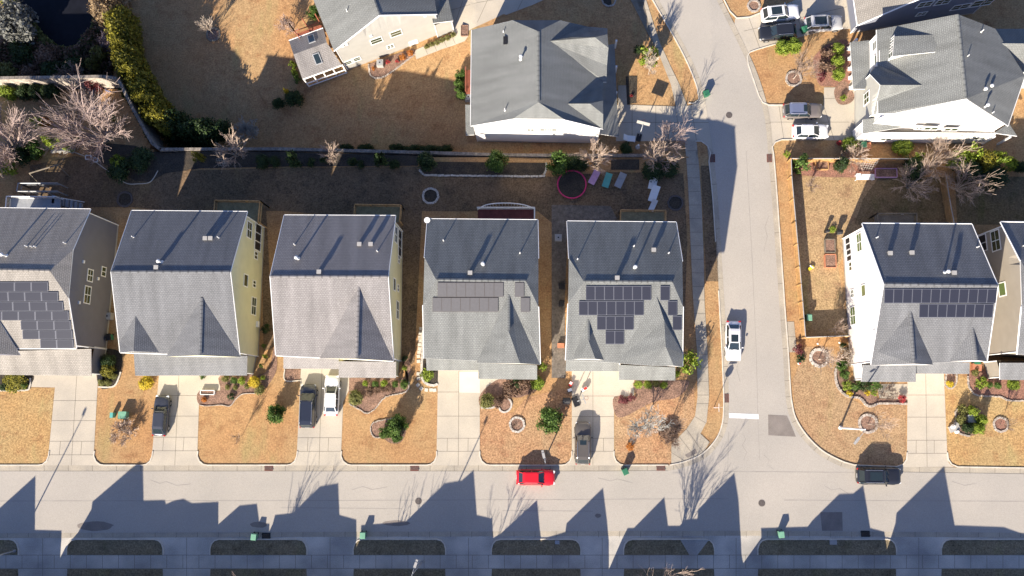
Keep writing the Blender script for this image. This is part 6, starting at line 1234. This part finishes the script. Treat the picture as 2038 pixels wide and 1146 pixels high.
# retaining wall
pts = WALL_PX[1:]; mb = MB(); L = [P(*p) for p in pts]
for a, b in zip(L[:-1], L[1:]):
    d = b-a; n = max(1, int(d.length/1.0)); an = math.atan2(d.y, d.x)
    for k in range(n):
        c = a+d*((k+.5)/n); dz = terr(np.array([c.x+math.sin(an)*-1.2]), np.array([c.y+math.cos(an)*1.2]))[0]
        mb.box((c.x-math.sin(an)*.35, c.y+math.cos(an)*.35, (dz-.5+.1)/2), (d.length/n+.01, .32, .1-dz+.5), an)
t = thing('retaining_wall', L[4], 'long stone block retaining wall stepping down between the back gardens', 'wall'); part(mb, 'wall', 'stone', t)
mb = MB()
for a, b in zip(L[:-1], L[1:]):
    d = b-a; an = math.atan2(d.y, d.x); n = max(1, int(d.length/.6))
    for k in range(n): c = a+d*((k+.5)/n); mb.box((c.x-math.sin(an)*.35, c.y+math.cos(an)*.35, .15), (d.length/n*.95, .38, .1), an)
part(mb, 'coping', 'coping', t)
# fences
def fence(px, l, h=1.85, mat='fence', z=0, sp=2.4, name='fence'):
    pts = [P(x, y, h) for x, y in px]; q = pts[0]; t = thing(name, (q.x, q.y, 0), l, 'fence', 'garden fences'); mp = MB()
    for a, b in zip(pts[:-1], pts[1:]):
        d = b-a; d.z = 0; L_ = d.length; an = math.atan2(d.y, d.x); n = int(L_/.15); rnd = random.Random(4)
        for k in range(n): c = a+d*((k+.5)/n); hh = h-rnd.uniform(0, .03); mp.box((c.x, c.y, hh/2), (.138, .022, hh), an)
        m = max(1, round(L_/sp))
        for k in range(m+1): c = a+d*(k/m); mb = MB(); mb.box((c.x+math.sin(an)*.06, c.y-math.cos(an)*.06, h/2+.03), (.1, .1, h+.06), an); part(mb, 'post', mat, t)
        for zz in (.35, h-.25): mb = MB(); mb.tube([(a.x+math.sin(an)*.04, a.y-math.cos(an)*.04, zz), (b.x+math.sin(an)*.04, b.y-math.cos(an)*.04, zz)], .04, 4); part(mb, 'rail', mat, t)
        mb = MB(); mb.tube([(a.x, a.y, h), (b.x, b.y, h)], .06, 4); part(mb, 'cap', 'vent', t)
    part(mp, 'pickets', mat, t)
fence([(1575,315),(1576,350),(1584,440),(1592,530),(1603.5,671)], 'long cedar fence along the pavement side of the fenced garden')
fence([(1575,315),(1660,315),(1846,316)], 'cedar fence behind the raised planters below the large white house'); fence([(1603.5,671),(1690,668)], 'short cedar fence closing the garden beside the white house')
fence([(1883,350),(1890,395),(1899,444)], 'weathered fence in the shade between the two right gardens', mat='wood')
q = px_thing('pond_fence', (8,70), 'grey timber walkway wall beside the pond at the top left', 'wall'); mb = MB()
for a, b in (((-30,25),(66,135)),): 
    A1, B1 = G(*a, .8), G(*b, .8); mb.tube([A1, B1], .35, 4)
part(mb, 'wall', 'greywood', q[0])
# decks
def deck(label, px, z, rail, floor, sides='NEW', name='deck', par=None, rh=1.0, post=True):
    c = [P(x, y, z) for x, y in px]; o = (c[0]+c[2])/2; t = thing(name, (o.x, o.y, 0), label, 'deck', 'back garden decks'); mb = MB()
    if floor: mb.slab([tuple(p) for p in c], .2, 0); fl = part(mb, 'floor', floor, t)
    E = {'N': (0, 1), 'E': (1, 2), 'S': (2, 3), 'W': (3, 0)}
    for s_ in sides:
        a, b = c[E[s_][0]], c[E[s_][1]]; L_ = (b-a).length; mb = MB(); mb.tube([a+Vector((0,0,rh)), b+Vector((0,0,rh))], .07, 4); mb.tube([a+Vector((0,0,.12)), b+Vector((0,0,.12))], .035, 4)
        n = int(L_/.14)
        for k in range(n): p = a+(b-a)*((k+.5)/n); mb.tube([p, p+Vector((0,0,rh))], .018, 4, cap=False)
        part(mb, 'railing', rail, t)
        m = max(1, round(L_/2.))
        for k in range(m+1): p = a+(b-a)*(k/m); mb = MB(); mb.box((p.x, p.y, (z+rh)/2), (.11, .11, z+rh+.1)); part(mb, 'post', rail, t)
    return t
deck('tall tan deck behind the second house from the left', [(433,402),(522,403),(518,445),(430,443)], 3.0, 'wood', 'deckgreen', 'NEW')
deck('greenish deck with furniture behind the third house from the left', [(709,410),(800,411),(797,442),(707,441)], 2.0, 'wood', 'deckgreen', 'NEW')
deck('white railed deck with dark red boards behind the house with black solar strips', [(951,416),(1064,416),(1064,446),(951,446)], 1.2, 'white', 'composite', 'NE')
deck('small weathered deck behind the corner house', [(1234,421),(1323,422),(1323,450),(1234,450)], 1.4, 'wood', 'deckgreen', 'NEW')
deck('weathered deck with a pale chair behind the white house by the side street', [(1741,428),(1818,428),(1818,455),(1741,455)], 1.8, 'greywood', 'greywood', 'NEW')
deck('white railed blue grey deck behind the taupe house', [(22,394),(120,395),(120,420),(20,420)], 2.2, 'white', 'grey', 'NW')
deck('brown deck beside the screened porch of the angled house', [(590,68),(640,50),(650,72),(606,90)], -3.6, 'redwood', 'redwood', 'NW')
deck('narrow red deck at the west side of the white house', [(928,139),(941,139),(941,186),(928,186)], -1.0, 'redwood', 'redwood', 'W')
deck('pergola frame of thin rails in the garden left of the taupe house deck', [(45,368),(122,368),(122,384),(42,384)], 1.6, 'grey', None, 'NSW', name='trellis')
# steps from decks
t, q = px_thing('garden_steps', (142,408), 'white steps down from the blue grey deck', 'steps'); mb = MB()
for k in range(7): p = P(124+k*6.5, 404+k*1.5, 0); mb.box((p.x, p.y, 1.1-.14*k), (.32, 1.0, 2.2-.28*k))
part(mb, 'treads', 'grey', t)
p0, p1 = P(122,394,3.2), P(168,402,1.0); mb = MB(); mb.tube([p0, p1], .05, 4); part(mb, 'handrail', 'white', t)
# curved white railing behind the red deck
t, q = px_thing('curved_railing', (1008,407), 'curved white railing and arched bench behind the red deck', 'railing'); mb = MB(); cp = smooth_px([(951,416),(970,407),(1005,404),(1040,407),(1064,415)], 6); mb.tube([P(x, y, 1.3) for x, y in cp], .07, 5); part(mb, 'top_rail', 'white', t)
mb = MB()
for x, y in cp: mb.tube([P(x, y, 1.3), tuple(P(x, y, 1.3)[:2])+(0,)], .02, 4)
part(mb, 'balusters', 'white', t)
# air conditioners and boxes
def ac(px, l, s_=.85, h=.9):
    t, q = px_thing('air_conditioner', px, l, 'air conditioner', 'outdoor air conditioners'); mb = MB(); mb.box((q.x, q.y, q.z+h/2), (s_, s_, h)); part(mb, 'cabinet', 'vent', t)
    mb = MB(); mb.cyl((q.x, q.y, q.z+h), s_*.38, .03, 18); f = part(mb, 'fan_grille', 'grey', t); mb = MB(); mb.cyl((q.x, q.y, q.z+h+.03), .1, .02, 10); mb.build('hub', 'black', f)
ac((1111,475), 'air conditioner on the paved strip beside the corner house'); ac((758,129), 'air conditioner below the angled beige house'); ac((933,197), 'air conditioner at the west side of the white house'); ac((220,630), 'white air conditioner in the gap beside the taupe house')
def boxthing(name, px, size, rot, mat, l, cat, lidmat=None, group=None, z=0.):
    t, q = px_thing(name, px, l, cat, group); mb = MB(); q.z += z; mb.box((q.x, q.y, q.z+size[2]/2), size, R(rot)); part(mb, 'body', mat, t)
    mb = MB(); mb.box((q.x, q.y, q.z+size[2]+.03), (size[0]*1.05, size[1]*1.05, .06), R(rot)); part(mb, 'lid', lidmat or mat, t); return t
boxthing('utility_box', (249,826), (.95,.85,.8), 0, 'greenlid', 'pale green electrical box on the lawn among brown twigs', 'utility box')
boxthing('utility_box', (227,826), (.35,.6,.7), 0, 'teal', 'small teal utility pedestal left of the pale green box', 'utility box')
boxthing('utility_box', (1930,833), (.9,.85,.6), 0, 'grey', 'bluish grey utility box between the clipped balls on the right lawn', 'utility box')
boxthing('water_meter', (1658,1079), (.8,.5,.06), 0, 'vent', 'pale meter cover in the shaded south verge', 'meter cover'); boxthing('water_meter', (1109,1079), (.5,.4,.06), 0, 'grey', 'dull meter cover in the south verge below the red car', 'meter cover')
boxthing('storage_box', (1722,293), (.85,.8,.7), 0, 'terracotta', 'terracotta box beside the green bin of the large white house', 'storage box'); boxthing('storage_box', (1940,731), (1.0,.75,.6), -8, 'terracotta', 'terracotta box between the white and the tan house', 'storage box'); boxthing('storage_box', (1116,688), (.8,.55,.5), 0, 'terracotta', 'terracotta box on the strip beside the corner house', 'storage box')
boxthing('storage_box', (211,646), (.5,.6,.8), 0, 'white', 'upper white cabinet beside the taupe house wall', 'cabinet'); boxthing('storage_box', (210,661), (.45,.6,.8), 0, 'white', 'lower white cabinet beside the taupe house wall', 'cabinet')
boxthing('planter', (204,751), (.55,.55,.6), 0, 'black', 'black cube planter at the garage corner of the taupe house', 'planter')
for p, sz, m, l in (((1634,331),(1.5,.95,.5),'wood','raised timber planter under the north garden fence'),((1650,490),(1.2,1.6,.45),'greywood','upper raised planter beside the white house wall'),((1651,520),(1.3,1.6,.45),'terracotta','lower raised planter beside the white house wall'),((1762,345),(2.6,1.1,.35),'lilac','pinkish raised planter in the shade'),((415,781),(1.7,.5,.45),'whitep','white edged trough below the front step'),((925,62),(.9,1.4,.3),'mulch','brown planter where the path meets the driveway'),((178,314),(.7,.5,.35),'whitep','small white framed planter in the shaded garden'),((192,319),(.5,.5,.3),'pipe','pale pot beside the white framed planter')):
    t, q = px_thing('raised_planter', p, l, 'planter', 'garden planters'); w_, d_, h_ = sz; mb = MB()
    for ox, oy, a, b in ((0,-d_/2,w_,.09),(0,d_/2,w_,.09),(-w_/2,0,.09,d_-.1),(w_/2,0,.09,d_-.1)): mb.box((q.x+ox, q.y+oy, q.z+h_/2), (a, b, h_))
    part(mb, 'frame', m, t); mb = MB(); mb.box((q.x, q.y, q.z+h_*.4), (w_-.1, d_-.1, h_*.75)); part(mb, 'soil', 'mulch', t)
# benches, loungers, play things
def lounge(px, rot, m, l, name='sun_lounger', cat='lounger', s_=1., grp='garden loungers'):
    t, q = px_thing(name, px, l, cat, grp); a = R(rot); d = Vector((math.cos(a), math.sin(a), 0)); n = Vector((-d.y, d.x, 0)); w_ = .42*s_
    def pl(p0, p1, th, mat, nm): A = q+d*p0[0]+Vector((0,0,p0[1])); B = q+d*p1[0]+Vector((0,0,p1[1])); mb = MB(); mb.slab([tuple(A-n*w_), tuple(B-n*w_), tuple(B+n*w_), tuple(A+n*w_)], th); part(mb, nm, mat, t)
    pl((-.7*s_,.35),(.35*s_,.38),.06,m,'seat'); pl((.35*s_,.38),(1.0*s_,.95),.06,m,'backrest')
    for x in (-.6, .3):
        for y in (-1, 1): p = q+d*x*s_+n*w_*.9*y; mb = MB(); mb.box((p.x, p.y, q.z+.17), (.07,.07,.34), a); part(mb, 'leg', m, t)
lounge((1299,365), 78, 'white', 'upper white lounger on the corner back lawn', s_=1.15); lounge((1300,390), 72, 'white', 'middle white lounger on the corner back lawn', s_=1.15); lounge((1298,412), 66, 'white', 'lowest white lounger nearest the small deck', s_=.8)
lounge((1181,357), 62, 'lilac', 'lilac garden lounger right of the pink trampoline', s_=1.0); lounge((1207,363), 72, 'teal', 'teal garden lounger between the lilac and the dull red one', s_=1.0); lounge((1233,363), 65, 'grey', 'dull grey and red garden lounger', s_=1.05)
lounge((1254,277), 175, 'white', 'white bench above the dark green shrub', 'bench', 'bench', .9); lounge((1787,437), 50, 'whitep', 'pale chair on the weathered deck', 'deck_chair', 'chair', .6)
t, q = px_thing('trampoline', (1138,368), 'round trampoline with a bright pink padded rim', 'trampoline'); rr = 1.75; mb = MB(); C_ = Vector((q.x, q.y, .35))
mb.tube([C_+Vector((math.cos(a)*rr, math.sin(a)*rr, 0)) for a in [2*PI*k/36 for k in range(37)]], .085, 6, cap=False); part(mb, 'rim_pad', 'pink', t)
mb = MB(); mb.cyl((q.x, q.y, .3), rr*.95, .02, 30); part(mb, 'mat', 'darkmulch', t)
for k in range(6): a = 2*PI*k/6; mb = MB(); mb.tube([C_+Vector((math.cos(a)*rr, math.sin(a)*rr, 0)), C_+Vector((math.cos(a)*rr, math.sin(a)*rr, -.36))], .03, 5); part(mb, 'leg', 'grey', t)
# white shelf bench, trellis, small yard things
t, q = px_thing('garden_bench', (1718,355), 'white slatted potting bench half in the shade', 'bench'); mb = MB()
for k in range(5): mb.box((q.x, q.y-.3+.15*k, .75), (2.2,.1,.05))
part(mb, 'top', 'white', t); mb = MB(); mb.box((q.x-.9, q.y+.05, .95), (.5,.6,.35)); part(mb, 'shelf', 'white', t)
for sx in (-1, 1):
    for sy in (-1, 1): mb = MB(); mb.box((q.x+sx*1.02, q.y+sy*.28, .36), (.07,.07,.72)); part(mb, 'leg', 'white', t)
def trellis(px, w_, h_, rot, l, nx=4, nz=5, mat='vent', lean=.6):
    t, q = px_thing('trellis', px, l, 'trellis', 'garden trellises'); a = R(rot); d = Vector((math.cos(a), math.sin(a), 0)); b = Vector((-d.y, d.x, 0))*lean*h_+Vector((0,0,h_)); mb = MB()
    for k in range(nx+1): p = q+d*(w_*(k/nx-.5)); mb.tube([p, p+b], .02, 4)
    for k in range(nz+1): p = q-d*w_/2+b*(k/nz); mb.tube([p, p+d*w_], .02, 4)
    part(mb, 'lattice', mat, t)
trellis((446,332), 1.3, 1.2, 0, 'wire trellis left of the round crape myrtle'); trellis((1722,342), 1.6, 1.8, -10, 'wire trellis above the white potting bench', 6, 6); 
def grill(px, l, s_=1.):
    t, q = px_thing('barbecue', px, l, 'barbecue', 'barbecues'); mb = MB(); mb.box((q.x, q.y, q.z+.45), (.5*s_,.45*s_,.9)); part(mb, 'cart', 'black', t); mb = MB(); mb.tube([(q.x-.38*s_, q.y, q.z+1.0),(q.x+.38*s_, q.y, q.z+1.0)], .3*s_, 10); part(mb, 'hood', 'black', t); mb = MB(); mb.tube([(q.x-.3*s_, q.y-.33*s_, q.z+1.0),(q.x+.3*s_, q.y-.33*s_, q.z+1.0)], .025, 5); part(mb, 'handle', 'chrome', t)
grill((1127,797), 'black covered barbecue on the lawn left of the basketball hoop', 1.2); grill((1666,464), 'black barbecue with a round lid beside the white house', .9); grill((1642,462), 'small black smoker left of the barbecue', .6)
grill((748,417), 'black barbecue on the greenish deck', .9); grill((1309,428), 'black covered barbecue on the small weathered deck', 1.)
# toys and little ornaments
def orn(name, px, parts, l, cat, z=0., hz=None):
    t, q = px_thing(name, px, l, cat)
    if hz is not None: p_ = P(px[0], px[1], hz); t.location = (p_.x, p_.y, 0); q = Vector((p_.x, p_.y, 0))
    for nm, m, kind, c, d in parts:
        mb = MB()
        if kind == 'b': mb.box((q.x+c[0], q.y+c[1], q.z+z+c[2]), d, R(c[3]) if len(c) > 3 else 0)
        elif kind == 'c': mb.cyl((q.x+c[0], q.y+c[1], q.z+z+c[2]), d[0], d[1], 12, r2=d[2] if len(d) > 2 else None)
        else: mb.tube([(q.x+a[0], q.y+a[1], q.z+z+a[2]) for a in c], d[0], 6)
        part(mb, nm, m, t)
orn('ride_on_toy', (1163,774), [('body','white','b',(0,0,.35,30),(.8,.4,.3)),('seat','redp','b',(.1,.05,.55,30),(.4,.3,.12)),('wheel','black','b',(-.3,-.25,.15,30),(.25,.1,.25)),('wheel','black','b',(.3,.25,.15,30),(.25,.1,.25))], 'red and white ride on toy at the garage door', 'toy')
orn('ride_on_toy', (1136,764), [('body','redp','b',(0,0,.3,60),(.6,.35,.25)),('seat','white','b',(0,.1,.45,60),(.3,.3,.1)),('wheel','black','b',(-.2,-.2,.12,60),(.2,.1,.2))], 'small red and white tricycle left of the corner driveway', 'toy')
orn('ride_on_toy', (1134,776), [('body','white','b',(0,0,.3,20),(.5,.35,.3)),('wheel','black','b',(.2,-.15,.12,20),(.2,.1,.2)),('wheel','black','b',(-.2,-.15,.12,20),(.2,.1,.2))], 'small white toy below the red tricycle', 'toy')
orn('ride_on_toy', (1613,534), [('body','yellow','b',(0,0,.2,30),(.7,.35,.25)),('wing','white','b',(.05,.15,.33,-40),(.5,.15,.05))], 'yellow toy plane on the fenced lawn', 'toy')
orn('garden_statue', (1269,293), [('base','stonew','c',(0,0,0),(.3,.15)),('figure','whitep','c',(0,0,.15),(.2,.9,.12))], 'white garden statue beside the dark green shrub', 'statue')
orn('garden_statue', (1898,852), [('base','vent','b',(0,0,.15,20),(1.2,.7,.3)),('figure','pipe','c',(-.2,.2,.3),(.28,.5,.15)),('figure','pipe','c',(.3,-.4,0),(.25,.5,.15)),('figure','vent','b',(.1,.35,.35,50),(.7,.4,.3))], 'broken pale stone figures beside the right lawn cluster', 'statue')
orn('garden_statue', (1590,722), [('base','stonew','c',(0,0,0),(.22,.1)),('figure','whitep','c',(0,0,.1),(.2,.45,.1)),('cap','redp','c',(-.05,-.1,.5),(.1,.12))], 'small white and red gnome on the verge near the stone ring', 'ornament')
orn('path_light', (1626,684), [('stake','grey','c',(0,0,0),(.03,.35)),('cap','white','c',(0,0,.35),(.13,.1,.04))], 'left white path light below the short cedar fence', 'light'); orn('path_light', (1669,682), [('stake','grey','c',(0,0,0),(.03,.35)),('cap','white','c',(0,0,.35),(.13,.1,.04))], 'right white path light near the white house wall', 'light')
orn('flower_pot', (1620,336), [('pot','terracotta','c',(0,0,0),(.22,.4,.32)),('soil','mulch','c',(0,0,.38),(.28,.04))], 'round pot left of the raised timber planter', 'pot'); orn('flower_pot', (793,121), [('pot','black','c',(0,0,0),(.15,.35,.22)),('soil','mulch','c',(0,0,.33),(.18,.04))], 'dark pot between orange shrubs', 'pot')
orn('rock_pile', (128,301), [('rock','stonew','b',(-1.2,0,.12,10),(.8,.5,.3)),('rock','stonew','b',(-.4,.05,.12,50),(.7,.5,.3)),('rock','stonew','b',(.35,-.05,.12,20),(.8,.5,.3)),('rock','stonew','b',(1.1,0,.12,70),(.6,.5,.3))], 'pale rocks at the edge of the sunlit left garden', 'rocks')
orn('timber_pile', (108,296), [('plank','wood','b',(0,0,.12,32),(2.2,.25,.08)),('plank','wood','b',(.1,.2,.2,26),(2.0,.2,.08))], 'leaning timber planks beside the lime conifer', 'planks')
orn('wheelbarrow', (146,299), [('tray','grey','b',(0,0,.45,50),(.9,.6,.3)),('wheel','black','b',(.45,.5,.2,50),(.4,.1,.4)),('handle','wood','t',((-.1,-.3,.5),(-.6,-.9,.6)),(.03,)),('handle','wood','t',((-.35,0,.5),(-.85,-.6,.6)),(.03,))], 'pale grey wheelbarrow at the end of the rocks', 'wheelbarrow')
orn('satellite_dish', (850,438), [('dish','pipe','c',(0,0,8.2),(.12,.1,.36)),('mount','grey','t',((.3,-.3,7.9),(0,0,8.2)),(.04,))], 'white satellite dish at the roof corner of the house with black solar strips', 'satellite dish', hz=8.3)
orn('garden_swing', (120,345), [('top_bar','greywood','t',((-2.6,-.6,2.4),(.9,.5,2.4)),(.09,)),('leg','greywood','t',((-2.6,-.6,2.4),(-2.9,.6,0)),(.07,)),('leg','greywood','t',((-2.6,-.6,2.4),(-2.3,-1.6,0)),(.07,)),('leg','greywood','t',((.9,.5,2.4),(.6,1.6,0)),(.07,)),('leg','greywood','t',((.9,.5,2.4),(1.3,-.5,0)),(.07,))], 'wooden swing frame on the left back lawn', 'swing')
# stepping stones
SSL = [w_+' in the straight row along the house with black solar strips' for w_ in ('northmost','second','third','fourth','fifth','sixth','seventh','eighth','southmost')]+['beside the lime shrub, upper','beside the lime shrub, lower','where the row starts to bend','turned diamondwise in the bend','just left of the bend end','next to last before the bare driveway','touching the bare driveway']
for i, (x, y) in enumerate(((838,654),(837,663),(836,671),(835.5,678),(835,686),(835,694),(834,701),(833,709),(833,719),(832.5,744),(833,753),(832,766),(838.5,773),(848.5,776),(858,776),(865,776.5))):
    q = G(x, y); mb = MB(); mb.box((q.x, q.y, .03), (.42,.40,.07), R([3,-5,8,0,4,-6,2,9][i % 8]+(45 if i in (11,12) else 0))); tag(mb.build('stepping_stone', 'kerb'), 'pale stepping stone '+SSL[i], 'stepping stone', 'stepping stones')

undergrowth([(-60,60),(30,75),(60,60),(90,90),(150,100),(185,60),(200,0),(235,0),(235,60),(225,150),(170,160),(-60,160)], 9000, .28, 'brown', 1.8, 5)
undergrowth([(-60,60),(30,75),(60,60),(90,90),(150,100),(185,60),(200,0),(235,0),(235,60),(225,150),(170,160),(-60,160)], 6000, .25, 'dark', 1.5, 6)
undergrowth([(236,165),(262,215),(300,285),(330,300),(420,302),(420,270),(340,250),(290,190),(262,140)], 4000, .25, 'dark', 1.0, 7)

sheet('path', [(1566,640),(1580,640),(1586,701),(1571,701)], 'walk', .03, [[(1568,670),(1583,670)]])

undergrowth([(20,-10),(60,30),(90,70),(120,95),(155,92),(180,60),(196,10),(200,-20),(212,-20),(206,40),(190,90),(150,118),(100,110),(60,80),(25,30),(0,0)], 5200, .26, 'olive', 1.0, 8)
undergrowth([(250,-30),(262,-30),(262,25),(236,30),(205,45),(190,20),(198,-30)], 3500, .26, 'tan', 2.2, 9)
